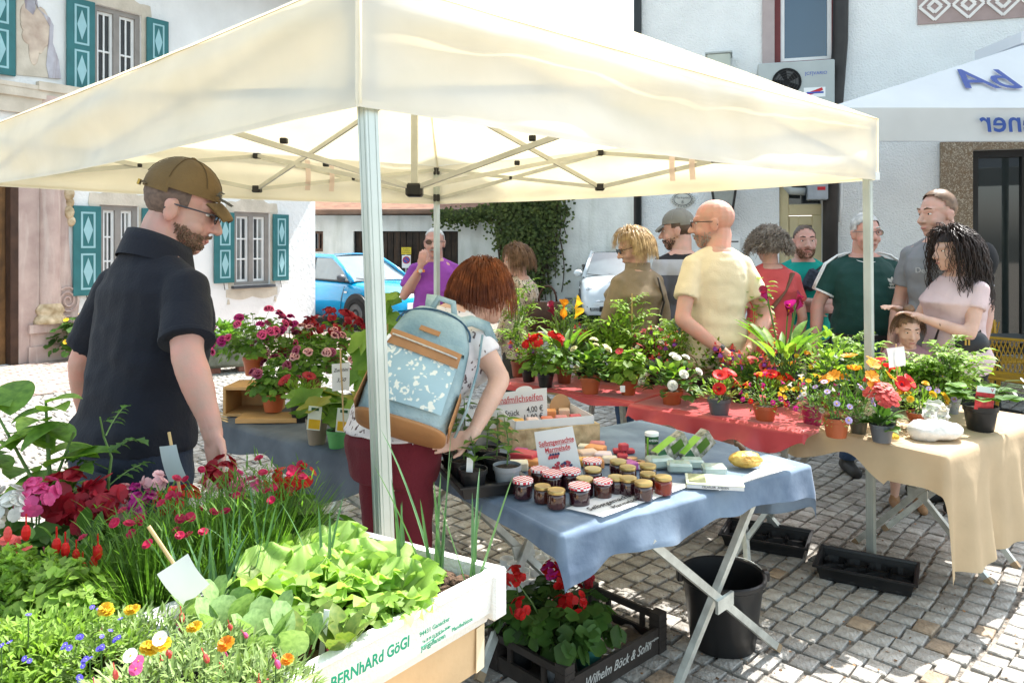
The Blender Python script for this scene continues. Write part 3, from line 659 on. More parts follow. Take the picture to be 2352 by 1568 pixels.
mb.build('fan_blade', mat('fan_grey', (.06, .06, .06), .5, .1, 9), fanr)
cxt = q[0]+(q[1]-q[0])*.76; text('lettering', '[CF]VARIO', m_sblu, frame(rp(cxt, q[3]-.15, .362), RE, EZ), .05, ac)
mb = MB(); rrect(mb, cxt-.13, cxt+.1, q[3]-.42, q[3]-.31, .361, .364); st = mb.build('sticker', m_white, ac); mb = MB(); strip(mb, (cxt-.1, q[3]-.39), (cxt+.07, q[3]-.33), .035, .3645, .366); mb.build('sticker_swoosh', m_sred, st); mb = MB(); strip(mb, (cxt-.1, q[3]-.37), (cxt+.08, q[3]-.37), .02, .3665, .367); mb.build('sticker_band', m_sblu, st)
q = rq(1625, 1678, 138, 200); mb = MB(); rrect(mb, *q, .02, .3, .012); ac2 = thing('vent_box', 'small grey metal box on the wall left of the air conditioner', 'vent box', tuple(rp(q[0], q[2], 0))); mb.build('casing', mat('greenish_grey_box', (.45, .48, .42), .6, .08, 5), ac2); mb = MB(); rrect(mb, q[0]-.02, q[1]+.02, q[3]+.001, q[3]+.02, .01, .31); mb.build('lid', m_ac, ac2)
q = rq(1850, 1895, 418, 462); mb = MB(); rrect(mb, *q, .1, .3, .008); mt_ = thing('meter_box', 'grey electrical box with red sticker above the glazed door', 'electrical box', tuple(rp(q[0], q[2], 0))); mb.build('casing', mat('zinc_grey', (.33, .36, .40), .5, .12, 9), mt_); mb = MB(); rrect(mb, q[0]+.1, q[1]-.03, q[3]-.12, q[3]-.08, .3005, .303); mb.build('sticker', m_sred, mt_); mb = MB(); mb.tube([rp(q[0]-.02, q[2]+.1, .2), rp(q[0]-.18, q[2]+.11, .2), rp(q[0]-.25, q[2]+.2, .2), rp(q[0]-.26, q[3]+.3, .2)], .045, 8); mb.build('conduit', m_ac, mt_, True)
# ================================================================ MARKET TENT
m_canvas = mat('cream_canvas', (.84, .83, .77), .8, .05, 3, .12, 7, trans=.40, tcol=(1, .88, .62), spec=.1, fn=streaks((.70, .66, .50), .35, (.9, .9, 2.2)))
m_alu = mat('brushed_aluminium', (.52, .57, .54), .38, .08, 6, metal=.55)
m_alud = mat('dull_aluminium_bar', (.52, .52, .46), .45, .1, 8, metal=.4)
m_blk = mat('black_plastic', (.012, .012, .012), .45, .2, 8)
ZE, ZV, ZP = 2.30, 1.99, 3.25
tN, tR, tB, tL = V(-.371, 1.90, 0), V(1.845, 3.96, 0), V(-.625, 6.32, 0), V(-2.96, 4.32, 0)
cor = [tN, tR, tB, tL]; tC = (tN+tR+tB+tL)/4; tC.z = 0
tent = thing('market_tent', 'cream canvas pop up market tent on aluminium legs over the stall', 'tent', tuple(tN))
OUT = .045
def eave(i, u, z):
    a, b = cor[i], cor[(i+1) % 4]; d = (b-a).normalized(); p = (a-d*OUT).lerp(b+d*OUT, u); d = (b-a).normalized(); n = V(d.y, -d.x, 0); return p, n
roof = MB(); PK = tC+V(0, 0, ZP)
for i in range(4):
    nU, nV = 30, 16
    def rf(u, v, i=i):
        p, n = eave(i, u, 0); p = p+n*.035; p.z = ZE-.012*sin(pi*u)
        q = p.lerp(PK, v); sag = .07*sin(pi*v)*sin(pi*u)+.03*sin(pi*v)
        w = .010*nz((q.x*1.5, q.y*1.5, i), 2)*(1-v)
        return q+V(0, 0, -sag*.5+w)
    roof.grid(rf, nU, nV)
ro = roof.build('canopy', m_canvas, tent, True)
for i in range(4):
    va = MB()
    def vf(u, v, i=i):
        p, n = eave(i, u, 0); z = ZE-.012*sin(pi*u)-(ZE-ZV)*v-.010*sin(pi*u)*v
        e = min(1, u*14, (1-u)*14)
        w = e*(.020*sin((v*1.15+u*.35+.25*i)*2*pi+1.2*nz((u*2.2, i*3.1, .3)))*(.75+.5*nz((u*3, i*3.1, v*.4)))+.010*nz((u*6, v*2, i*5)))*min(1, v*4+.15)
        w += e*.004*nz((u*16, v*4, 9+i))
        return p+n*(.037+w)+V(0, 0, z)
    va.grid(vf, 90, 22); vo = va.build('valance', m_canvas, tent, True)
    hm = MB(); hm.grid(lambda u, v, i=i: vf(u, .965+v*.06, i)+eave(i, u, 0)[1]*.003, 90, 1); hm.build('hem', m_canvas, vo, True)
    sm = MB(); sm.grid(lambda u, v, i=i: vf(u, .004+v*.012, i)+eave(i, u, 0)[1]*.004, 90, 1); sm.build('seam', mat('ochre_thread', (.50, .38, .2), .9, .1, 30), vo, True)
def leg(top, base, w, h, name='leg'):
    mb = MB(); t = (top-base).normalized(); mb.beam(base, top, w, w, up=(tN-tR).normalized())
    x = (tR-tN).normalized(); y = V(-x.y, x.x, 0)
    for d, e in ((x, y), (-x, y), (y, x), (-y, x)):
        for k in (-1, 1): mb.beam(base+d*(w/2)+e*(w*.27*k), top+d*(w/2)+e*(w*.27*k), .0025, .003, up=d)
    o = mb.build(name, m_alu, tent)
    f = MB(); f.box(base+V(0, 0, .005), (.05, .05, .006)); f.build('foot_plate', m_alud, o); return o
bases = [V(-.287, 1.92, 0), V(1.868, 3.96, 0), V(-.62, 6.32, 0), V(-2.96, 4.32, 0)]
for c, b in zip(cor, bases): leg(c+V(0, 0, ZE-.03), b, .037, 2.2)
# scissor frame
def bar(a, b, w=.026): mb = MB(); mb.beam(a, b, .014, w); return mb.build('truss_bar', m_alud, tent)
def knob(p, s=.03): mb = MB(); mb.bbox(p, (s, s, s*.8), s*.25); return mb.build('joint', m_blk, tent)
zt, zl = 2.26, 2.03
CL, CT = tC+V(0, 0, 1.94), tC+V(0, 0, 2.62)
mb = MB(); mb.beam(CL, PK-V(0, 0, .03), .034); mb.build('centre_pole', m_alud, tent); knob(CL, .045)
for i in range(4):
    a, b = cor[i], cor[(i+1) % 4]; n = eave(i, .5, 0)[1]; m = (a+b)/2-n*.03
    for c in (a, b):
        c2 = c.lerp(m, .02)
        bar(c2+V(0, 0, zt), m+V(0, 0, zl), .026); bar(c2+V(0, 0, zl)+n*.018, m+V(0, 0, zt)+n*.018, .026); knob(c2.lerp(m, .5)+V(0, 0, (zt+zl)/2), .015)
    knob(m+V(0, 0, zl)); knob(m+V(0, 0, zt), .024)
    e = m.lerp(tC, .5)
    bar(m+V(0, 0, zl), m.lerp(tC, .97)+V(0, 0, 2.5)); bar(m+V(0, 0, zt)-n*.02, tC+V(0, 0, 1.95)); knob(e+V(0, 0, 2.14), .017)
for c in cor:
    mb = MB(); mb.bbox(c+V(0, 0, zt-.01), (.025, .025, .03), .006); mb.build('corner_bracket', m_blk, tent); mb = MB(); mb.bbox(c+V(0, 0, zl), (.026, .026, .03), .006); mb.build('slider', m_blk, tent)
m_tape = mat('pinkish_strap', (.72, .60, .55), .6, .1, 9, trans=.4)
for i, u in ((1, .3), (1, .34), (2, .32), (2, .38)):
    p, n = eave(i, u, 0); mb = MB(); mb.grid(lambda a, b: p-n*(.02+.015*sin(b*3))+(cor[(i+1) % 4]-cor[i]).normalized()*(.04*(a-.5))+V(0, 0, 2.26-.22*b), 1, 6); mb.build('strap', m_tape, tent)
mb = MB(); mb.box(tR+V(.045, -.02, 2.0), (.012, .002, .02)); mb.build('care_label', m_white, tent)

# ================================================================ CAFE PARASOL on the right
m_para = mat('white_parasol_cloth', (.80, .82, .84), .8, .03, 3, .1, 12, trans=.3, tcol=(.8, .85, .95))
m_pval = mat('parasol_valance_cloth', (.62, .63, .62), .8, .04, 3, trans=.25)
m_blue = mat('dark_blue_print', (.02, .06, .26), .6, .05, 6)
pa = thing('cafe_parasol', 'large white square parasol with blue lettering at the right edge', 'parasol', (4.9, 7.1, 0))
y0, y1, x0, x1, zv0, zv1 = 6.0, 8.0, 2.48, 8.6, 2.46, 2.72
pk = V((x0+x1)/2, 7.1, 3.75); cs = [V(x0, y0, zv1), V(x1, y0, zv1), V(x1, y1, zv1), V(x0, y1, zv1)]
mb = MB()
for i in range(4):
    a, b = cs[i], cs[(i+1) % 4]; mb.grid(lambda u, v: a.lerp(b, u).lerp(pk, v*.8)-V(0, 0, .04*sin(pi*u)*sin(pi*v)), 10, 8)
mb.build('canopy', m_para, pa, True)
mb = MB()
for i in range(4):
    a, b = cs[i].lerp(pk, .66)+V(0, 0, .12), cs[(i+1) % 4].lerp(pk, .66)+V(0, 0, .12); mb.add([a, b, pk+V(0, 0, .1)], [(0, 1, 2)]); mb.add([a, b, b-V(0, 0, .1), a-V(0, 0, .1)], [(0, 1, 2, 3)])
mb.build('vent_cap', m_para, pa)
mb = MB()
for i in (0, 1, 3):
    a, b = cs[i], cs[(i+1) % 4]; n = V((b-a).y, -(b-a).x, 0).normalized()
    mb.grid(lambda u, v: a.lerp(b, u)+V(0, 0, (zv0-zv1)*v)+n*.012*sin(u*17+v*2), 24, 4)
vl = mb.build('valance', m_pval, pa, True)
text('lettering', 'Aubener', m_blue, frame((4.52, y0-.03, (zv0+zv1)/2+.01), (1, 0, 0), (0, 0, 1)), .24, vl, 'LEFT', shear=.1, mirror=True, bold=.6)
# letters on the roof slope, seen through the cloth from behind
sx, sy = V(1, 0, 0), (pk-V(pk.x, y0, zv1)).normalized(); lp = V(4.18, y0, zv1)+sy*.40+sx.cross(sy)*.012
text('lettering', 'bA', m_blue, frame(lp, sx, sy), .42, pa, 'LEFT', shear=.25, mirror=True, bold=.5)
mb = MB(); mb.tube([V(pk.x, pk.y, 0), V(pk.x, pk.y, 3.7)], .04, 10); mb.build('pole', m_alu, pa, True)
for i in range(4): mb = MB(); mb.beam(cs[i]-V(0, 0, .02), V(pk.x, pk.y, 3.0).lerp(cs[i], .02)+V(0, 0, .35), .03, .02); mb.build('rib', m_alud, pa)

# ================================================================ TABLES AND CLOTHS
m_galv = mat('galvanised_steel', (.55, .58, .55), .42, .22, 14, metal=.6, bump=.1, bscale=60)
m_board = mat('spruce_board', (.50, .34, .17), .7, .2, 4, .15, 40)
def xleg(par, t1, t2, f1, f2):
    """crossed leg frame: t1-f2 and t2-f1, feet on the ground"""
    t1, t2, f1, f2 = map(Vector, (t1, t2, f1, f2))
    up = (t1-t2).cross(t1-f2).normalized(); w = .028
    for a, b, s in ((t1, f2, .016), (t2, f1, -.016)):
        mb = MB(); mb.beam(a+up*s, b+up*s, w, w*.9, up=up); o = mb.build('leg', m_galv, par)
        mb = MB(); q = (a-b).normalized(); mb.beam(b+up*s-q*.002, b+up*s+q*.03, w*1.12, w*1.0, up=up); mb.build('foot_cap', mat('worn_foot_cap', (.35, .25, .15), .7, .2, 12), o)
    # joint plate
    c = (t1+f2)/2; mb = MB(); mb.beam(c-(t1-t2).normalized()*.05, c+(t1-t2).normalized()*.05, .012, .05, up=up.cross(t1-t2)); mb.build('joint_plate', m_galv, par)
def cloth(org, e1, L1, e2, L2, top, left, right, front, back, m, seed, wave=1., nu=70, nv=60, th=0):
    e1 = Vector(e1).normalized(); e2 = Vector(e2).normalized(); mb = MB()
    def f(i, j):
        a = -.5+i*2 ; b = -.5+j*2           # -0.5..0 left hang, 0..1 top, 1..1.5 right hang
        ac, bc = min(1, max(0, a)), min(1, max(0, b))
        el = max(0, -a)*2*left(bc); er = max(0, a-1)*2*right(bc); ef = max(0, -b)*2*front(ac); eb = max(0, b-1)*2*back(ac)
        ou = (e1*(er-el)+e2*(eb-ef)); dr = ou.length; dr = dr if dr < 1e-6 else dr
        p = org+e1*(L1*ac)+e2*(L2*bc)
        s = ac*L1*7 if (ef or eb) else bc*L2*7
        wv = 0
        if dr > 0:
            ou = ou/dr; wv = .012+.20*dr*wave*(.6+.55*sin(s*2.3+seed)+.35*sin(s*5.3+seed*2)+.5*nz((s*.7, seed, dr*2)))
            p = p+ou*(min(dr, .02)+wv*min(1, dr*8))
            p.z = top-max(0, dr-.012)*.98+.015*nz((s, dr*6, seed))*min(1, dr*10)
        else:
            p.z = top+.004+.008*abs(nz((p.x*5, p.y*5, seed)))+.006*max(0, nz((p.x*14+p.y*9, p.y*3, seed)))
        p.z += (.010*nz((p.x*3+p.y*5, p.y*4, seed*2)) if dr > .02 else 0)
        return p
    mb.grid(f, nu, nv); return mb
K = lambda c: (lambda s: c)
def table(name, label, org, e1, L1, e2, L2, top, legs=None, group='folding market tables'):
    e1 = Vector(e1).normalized(); e2 = Vector(e2).normalized(); t = thing(name, label, 'table', tuple(org), 0, group)
    n = max(3, round(L2/.13))
    for k in range(n):
        mb = MB(); a, b = L2*k/n+.002, L2*(k+1)/n-.002
        mb.prism([org+e2*a+EZ*(top-.03), org+e1*L1+e2*a+EZ*(top-.03), org+e1*L1+e2*b+EZ*(top-.03), org+e2*b+EZ*(top-.03)], EZ*.028); mb.build('plank', m_board, t)
    if legs is None: legs = []
    for s, inset in (legs or [(.06, .12), (.94, -.12)]):
        c = org+e1*(L1*s)
        xleg(t, c+e2*(L2*.08)+EZ*(top-.03), c+e2*(L2*.92)+EZ*(top-.03), c+e1*inset+e2*(L2*.08), c+e1*inset+e2*(L2*.92))
    return t
m_bluec = mat('washed_blue_cotton', (.11, .17, .27), .9, .25, 5, .07, 40, col2=(.22, .30, .40), trans=.1, sheen=.2, detail=6)
m_greyc = mat('dark_blue_grey_cloth', (.075, .09, .115), .9, .25, 5, .07, 40, col2=(.12, .14, .17), detail=6)
m_redc = mat('coral_red_satin', (.50, .055, .06), .36, .12, 4, .06, 20, trans=.12, sheen=.3)
m_tanc = mat('tan_linen', (.66, .51, .33), .9, .08, 5, .08, 40, trans=.30, tcol=(1, .86, .62), detail=6)
# T1: jam and soap table
T1A = V(.25, 2.40, 0); T1E1 = V(.82, .57, 0).normalized(); T1E2 = V(-.57, .82, 0).normalized(); T1O = T1A-T1E1*.12; T1Z = .77
t1 = thing('folding_table', 'wooden board table on crossed steel legs carrying jam jars and soap', 'table', tuple(T1O), 0, 'folding market tables')
for k in range(8):
    mb = MB(); a, b = .92*k/8+.002, .92*(k+1)/8-.002; L = 1.24
    mb.prism([T1O+T1E2*a+EZ*(T1Z-.03), T1O+T1E1*L+T1E2*a+EZ*(T1Z-.03), T1O+T1E1*L+T1E2*b+EZ*(T1Z-.03), T1O+T1E2*b+EZ*(T1Z-.03)], EZ*.028); mb.build('plank', m_board, t1)
xleg(t1, (.465, 2.49, T1Z-.10), (.905, 2.87, T1Z-.05), (.585, 2.80, .012), (1.09, 3.08, .012))
q = T1E2*.55-T1E1*.35; xleg(t1, T1A+T1E2*.9-T1E1*.05+EZ*(T1Z-.035), T1A+T1E2*.9+T1E1*.6+EZ*(T1Z-.035), T1A+T1E2*.6-T1E1*.05+EZ*.012, T1A+T1E2*.6+T1E1*.6+EZ*.012)
mb = cloth(T1O, T1E1, 1.24, T1E2, .92, T1Z, lambda b: .05+.03*(1-b), lambda b: .30*max(0, 1-abs(b-.45)*1.2)+.06, lambda a: .09+.08*max(0, 1-a*7)+.05*sin(a*5)+.10*max(0, (a-.55)*2.2), lambda a: .06, m_bluec, 2.1, .55, 110, 90)
solo('tablecloth', mb, m_bluec, 'faded blue cloth draped over the jam and soap table', 'tablecloth', smooth=True)
# T2: left table with geraniums and zucchini
T2O = V(-1.52, 3.90, 0); T2E1 = V(.78, -.63, 0).normalized(); T2E2 = V(.63, .78, 0).normalized(); T2Z = .75
table('folding_table', 'table with zucchini and pelargoniums behind the man in navy polo', T2O, T2E1, 1.35, T2E2, .95, T2Z, [(.22, .25), (.85, -.25)])
mb = cloth(T2O, T2E1, 1.35, T2E2, .95, T2Z, K(.06), K(.1), lambda a: .10+.20*max(0, 1-abs(a-.62)*4)+.04*sin(a*9), K(.05), m_greyc, 5.3, .5)
solo('tablecloth', mb, m_greyc, 'dark blue grey cloth on the table with the zucchini plants', 'tablecloth', smooth=True)
# T3a, T3b: red tables
T3O = V(.0, 4.92, 0); T3E1 = V(.753, -.658, 0).normalized(); T3E2 = V(.658, .753, 0).normalized(); T3Z = .75
table('folding_table', 'farther red covered table with potted geraniums', T3O-T3E1*.1, T3E1, 1.02, T3E2, .66, T3Z, [(.3, .3), (.9, -.3)])
T3P = T3O+T3E1*.95-T3E2*.07
table('folding_table', 'nearer red covered table next to the tan cloth', T3P, T3E1, .95, T3E2, .70, T3Z, [(.3, .35), (.92, -.35)])
mb = cloth(T3O-T3E1*.1, T3E1, 1.02, T3E2, .66, T3Z, K(.05), K(.03), lambda a: .045+.015*sin(a*11), K(.1), m_redc, 1.7, 1.6, 120, 60); solo('tablecloth', mb, m_redc, 'coral red satin cloth on the farther flower table', 'tablecloth', smooth=True)
mb = cloth(T3P, T3E1, .95, T3E2, .70, T3Z+.006, lambda b: .05, lambda b: .03, lambda a: .075+.05*sin(a*3.0)+.025*sin(a*17), K(.1), m_redc, 3.9, 1.8, 130, 60); solo('tablecloth', mb, m_redc, 'coral red satin cloth with loose folds on the nearer flower table', 'tablecloth', smooth=True)
# T4: tan table
T4O = V(1.85, 3.26, 0); T4E1 = V(.80, .60, 0).normalized(); T4E2 = V(-.60, .80, 0).normalized(); T4Z = .75
table('folding_table', 'table at the right under the long tan cloth', T4O, T4E1, 1.1, T4E2, .8, T4Z, [(.55, .02), (.95, -.1)])
mb = cloth(T4O, T4E1, 1.1, T4E2, .8, T4Z, lambda b: .12+.05*sin(b*9)*(b > .3)+.07*(1-b), K(.15), lambda a: .54-.07*a, K(.06), m_tanc, 4.4, .42, 100, 90); solo('tablecloth', mb, m_tanc, 'tan linen cloth hanging low over the right hand table', 'tablecloth', smooth=True)
# T0: the near table that carries the foreground plants
T0O = V(-1.62, 1.02, 0); T0E1 = V(1, 0, 0); T0E2 = V(0, 1, 0); T0Z = .73
table('folding_table', 'wooden table under the foreground herbs and bedding plants', T0O, T0E1, 1.50, T0E2, .98, T0Z)
# ================================================================ PLANTS
def leafmat(n, c, c2=None, t=.42, rough=.5): return mat(n, c, rough, .25, 7, trans=t, isl=.35, col2=c2, tcol=(.92, 1., .5), spec=.35)
m_lf = leafmat('leaf_green', (.11, .25, .035), (.18, .34, .05), .5); m_lfd = leafmat('leaf_dark', (.06, .15, .03), (.10, .21, .04))
m_lfl = leafmat('leaf_light', (.22, .40, .05), (.33, .50, .09), .5); m_lfy = leafmat('leaf_lime', (.24, .44, .05), (.36, .55, .11), .5)
m_lfb = leafmat('leaf_bluegreen', (.09, .19, .10), (.13, .24, .12), .3); m_lfyel = leafmat('leaf_yellowing', (.34, .33, .04), (.20, .25, .04))
m_lfk = leafmat('leaf_kohlrabi', (.24, .40, .15), (.33, .48, .20), .42)
m_lettuce = leafmat('leaf_lettuce', (.38, .58, .12), (.52, .72, .24), .5)
m_stg = mat('green_stem', (.11, .20, .05), .6, .2, 9, trans=.15); m_str = mat('red_stem', (.22, .02, .04), .5, .2, 9); m_stk = mat('bamboo_stick', (.55, .38, .18), .7, .15, 9)
m_soil = mat('potting_soil', (.035, .022, .014), .95, .5, 40, .8, 80); m_peat = mat('peat_block', (.085, .05, .03), .95, .5, 30, 1., 60)
m_terra = mat('terracotta_plastic', (.42, .10, .035), .45, .1, 6); m_terrad = mat('dark_terracotta', (.24, .065, .035), .5, .12, 6)
m_potb = mat('black_pot_plastic', (.015, .015, .016), .38, .2, 6); m_potg = mat('grey_pot_plastic', (.10, .105, .115), .42, .15, 6); m_potl = mat('light_grey_pot', (.25, .27, .29), .45, .1, 6)
m_poto = mat('olive_pot', (.07, .065, .045), .5, .2, 6); m_potm = mat('magenta_pot', (.30, .015, .08), .4, .1, 6); m_poty = mat('lime_yellow_pot', (.62, .60, .02), .4, .08, 6); m_pott = mat('teal_pot', (.04, .17, .14), .45, .15, 6); m_potw = mat('taupe_pot', (.22, .18, .13), .6, .12, 6); m_potgr = mat('green_printed_pot', (.10, .33, .10), .5, .1, 6)
def pet(n, c, c2=None, t=.35): return mat(n, c, .55, .15, 14, trans=t, isl=.2, col2=c2)
f_red = pet('petal_red', (.62, .01, .012), (.75, .02, .015)); f_dred = pet('petal_dark_red', (.30, .006, .018), (.42, .01, .025)); f_pink = pet('petal_pink', (.75, .06, .25), (.85, .16, .38)); f_lpink = pet('petal_pale_pink', (.80, .42, .45), (.85, .55, .55))
f_mag = pet('petal_magenta', (.45, .01, .20), (.58, .02, .28)); f_pur = pet('petal_purple', (.33, .06, .48), (.42, .12, .58)); f_lil = pet('petal_lilac', (.50, .38, .75), (.60, .48, .82)); f_blue = pet('petal_blue', (.10, .08, .58), (.18, .14, .7))
f_yel = pet('petal_yellow', (.80, .50, .01), (.88, .62, .05)); f_ora = pet('petal_orange', (.80, .27, .01), (.85, .4, .03)); f_wht = pet('petal_white', (.80, .80, .72), (.85, .85, .82)); f_crm = pet('petal_cream', (.80, .78, .50), (.86, .85, .68)); f_win = pet('petal_wine', (.16, .005, .03), (.25, .01, .05)); f_cor = pet('petal_coral', (.70, .08, .07), (.8, .14, .12))
f_plum = pet('petal_plum', (.30, .02, .11), (.55, .18, .28))
PROF = {'ovate': lambda u: sin(pi*u**.75)**.85, 'lance': lambda u: sin(pi*u**.65)**1.1, 'round': lambda u: sqrt(max(0, 1-(2*u-1)**2))**.8, 'grass': lambda u: (1-u)**.5*min(1, .5+u*4), 'tooth': lambda u: sin(pi*u**.75)**.9, 'spoon': lambda u: max(.12, sin(pi*max(0, u-.25)/.75)) if u < .999 else 0.0}
def leaf(mb, p, d, L, Wd, shape='ovate', droop=.4, fold=.25, n=4, up=EZ, wavy=0., rng=random):
    d = Vector(d).normalized(); s = d.cross(up)
    s = s.normalized() if s.length > .05 else V(1, 0, 0); p = Vector(p); vs = []; fs = []; pr = PROF[shape]
    nrm = s.cross(d)
    for i in range(n+1):
        u = i/n; w = Wd*.5*pr(u)
        if shape == 'tooth' and i % 2: w *= .55
        fz = nrm*(fold*w); j = wavy*Wd
        vs += [p-s*w+fz+nrm*(rng.uniform(-j, j) if j else 0), p.copy(), p+s*w+fz+nrm*(rng.uniform(-j, j) if j else 0)]
        dd = (d-up*(droop*u*1.6)).normalized(); p = p+dd*(L/n); nrm = s.cross(dd)
    for i in range(n):
        a = i*3; fs += [(a, a+1, a+4, a+3), (a+1, a+2, a+5, a+4)]
    mb.add(vs, fs)
def lobed(mb, p, nrm, r, k=5, amp=.09, n=15, cup=.25, a0=0.):
    nrm = Vector(nrm).normalized(); x = nrm.orthogonal().normalized(); y = nrm.cross(x); c = Vector(p); vs = [c]
    for i in range(n):
        a = 2*pi*i/n+a0; rr = r*(1+amp*cos(k*a)) * (1 if i % n else .35); vs.append(c+(x*cos(a)+y*sin(a))*rr+nrm*(cup*r*(1+.35*cos(2.5*a))))
    mb.add(vs, [(0, i+1, (i+1) % n+1) for i in range(n)])
def petals(mb, c, nrm, r, n=5, wid=.75, cup=.25, mi=0, ctr=None, cr=.18, a0=0.):
    nrm = Vector(nrm).normalized(); x = nrm.orthogonal().normalized(); y = nrm.cross(x); c = Vector(c); mb.mi = mi
    for i in range(n):
        a = 2*pi*i/n+a0; d = x*cos(a)+y*sin(a); s = -x*sin(a)+y*cos(a); w = r*wid*sin(pi/n)*1.3
        mb.add([c, c+d*r*.55+s*w+nrm*cup*r*.6, c+d*r*.95+s*w*.55+nrm*cup*r, c+d*r*1.02+nrm*cup*r*.8, c+d*r*.95-s*w*.55+nrm*cup*r, c+d*r*.55-s*w+nrm*cup*r*.6], [(0, 1, 2, 3), (0, 3, 4, 5)])
    if ctr is not None:
        mb.mi = ctr; mb.ell(c+nrm*r*.08, r*cr, 6, 4)
    mb.mi = 0
FM = {}
def fmesh(key):
    """shared meshes of one bloom each, pointing up (+Z), about 1 unit = metre scale given in key"""
    if key in FM: return FM[key]
    kind, m = key; mb = MB(); rg = random.Random(hash(kind) % 1000 if False else len(kind)*7); mats = [m]
    def sph(k): a = rg.uniform(0, 2*pi); z = rg.uniform(.1, 1); q = sqrt(1-z*z); return V(q*cos(a), q*sin(a), z)
    if kind == 'umbel':
        for i in range(12):
            d = sph(i); petals(mb, V(d.x*.036, d.y*.036, d.z*.018+rg.uniform(-.004, .004)), d+V(rg.uniform(-.5, .5), rg.uniform(-.5, .5), .1), .0165, 5, .85, .08, a0=rg.random()*3)
    elif kind == 'single': petals(mb, (0, 0, 0), EZ, .022, 5, .95, .2, 0, 1, .14); mats = [m, f_yel]
    elif kind == 'bicol':
        for i in range(5):
            d = sph(i); c = d*.024; petals(mb, c, d, .024, 5, .95, .2, 0); petals(mb, c+d*.003, d, .013, 5, .9, .3, 1, a0=.3)
        mats = [m, f_win if m != f_wht else f_mag]
    elif kind == 'daisy': petals(mb, (0, 0, 0), EZ, .015, 13, .8, .1, 0, 1, .3); mats = [m, f_yel]
    elif kind == 'petunia':
        mb.lathe((0, 0, 0), [(.004, -.035), (.006, -.015), (.016, 0), (.034, .006), (.038, .002)], 10, False); mb.mi = 1; mb.lathe((0, 0, 0), [(.001, -.008), (.008, -.003)], 8, False); mats = [m, f_win]
    elif kind == 'calib':
        mb.lathe((0, 0, 0), [(.002, -.016), (.006, -.004), (.014, .002), (.015, 0)], 8, False); mb.mi = 1; mb.ell((0, 0, 0), .004, 5, 3); mats = [m, f_yel]
    elif kind == 'marigold':
        for k, (r, c) in enumerate(((.026, .15), (.021, .5), (.014, .9))): petals(mb, V(0, 0, k*.004), EZ, r, 11-k*2, 1., c, a0=k*.3)
    elif kind == 'dianthus':
        petals(mb, (0, 0, 0), EZ, .0125, 5, 1.1, .2); petals(mb, (0, 0, .003), EZ, .008, 5, 1.1, .5, a0=.5); mb.mi = 1; mb.tube([V(0, 0, -.022), V(0, 0, 0)], [.002, .004], 5); mats = [m, m_stg]
    elif kind == 'fuchsia':
        mb.mi = 1; mb.ell((0, 0, -.012), (.007, .007, .014), 7, 5)
        petals(mb, V(0, 0, -.026), -EZ, .026, 4, .6, -.15, 1); mb.mi = 0; mb.lathe((0, 0, -.03), [(.008, 0), (.013, -.012), (.016, -.022), (.012, -.026)], 8, False); mb.mi = 1
        for i in range(4): mb.tube([V(0, 0, -.04), V(rg.uniform(-.006, .006), rg.uniform(-.006, .006), -.075)], .0008, 3)
        mats = [m, f_cor]
    elif kind == 'bud': mb.ell((0, 0, -.014), (.008, .008, .015), 7, 5); mb.tube([V(0, 0, 0), V(0, 0, .02)], .0015, 4)
    elif kind == 'calla':
        rings = []
        for j in range(7):
            u = j/6; rr = .006+.03*u**1.8; rings.append([V(rr*cos(a)*(1+.15*u), rr*sin(a), .075*u+(.035*u*u if cos(a) > .2 else 0)*cos(a)) for a in [2*pi*i/12 for i in range(12)]])
        mb.loft(rings, cap=False); mb.mi = 1; mb.tube([V(0, 0, .01), V(.002, 0, .07)], .005, 6); mats = [m, f_yel]
    elif kind == 'kalan':
        for i in range(70):
            a = rg.uniform(0, 6.28); r = .045*sqrt(rg.random()); petals(mb, V(r*cos(a), r*sin(a), .02-r*r*6+rg.uniform(-.004, .004)), V(r*cos(a)*6, r*sin(a)*6, 1), .008, 4, .9, .1)
    elif kind == 'rose':
        for k, (r, n, c) in enumerate(((.03, 6, .2), (.024, 6, .5), (.016, 5, .9), (.009, 4, 1.4))): petals(mb, V(0, 0, k*.003), EZ, r, n, 1.1, c, a0=k*.5)
    elif kind == 'lily':
        petals(mb, (0, 0, 0), EZ, .045, 6, .75, .35, 0, 1, .1); mats = [m, f_yel]
    elif kind == 'lobelia':
        petals(mb, (0, 0, 0), EZ, .008, 5, .9, .1, 0, 1, .2); mats = [m, f_wht]
    me = mb.mesh('bloom', mats, None, False); FM[key] = me; return me
def bloom(root, key, p, d=EZ, s=1., name='flower'):
    o = link(name, fmesh(key), root); off = Vector(root['_o']); d = Vector(d)
    q = EZ.rotation_difference(d.normalized()); M = Matrix.Translation(Vector(p)-off) @ q.to_matrix().to_4x4() @ Matrix.Rotation(R_(0, 6.28), 4, 'Z') @ Matrix.Scale(s*R_(.88, 1.12), 4); o.matrix_local = M; return o
LM = {}
def bigleaf(root, m, shape, p, d, L, Wd, droop, fold=.2, wavy=0., name='leaf', n=7):
    k = (m.name, shape, round(droop, 1), round(fold, 1), round(wavy, 2), random.randrange(3), round(Wd/L, 1))
    if k not in LM:
        mb = MB(); leaf(mb, (0, 0, 0), (1, 0, 0), 1, k[6], shape, k[2], k[3], n, EZ, wavy); LM[k] = mb.mesh('leaf', m, None, True)
    o = link(name, LM[k], root); d = Vector(d).normalized(); off = Vector(root['_o'])
    s = d.cross(EZ); s = s.normalized() if s.length > .05 else V(1, 0, 0); u = s.cross(d)
    # local x -> d, y -> -s , z -> u
    M = Matrix((d, -s, u)).transposed().to_4x4() @ Matrix.Scale(L, 4); M.translation = Vector(p)-off; o.matrix_local = M; return o
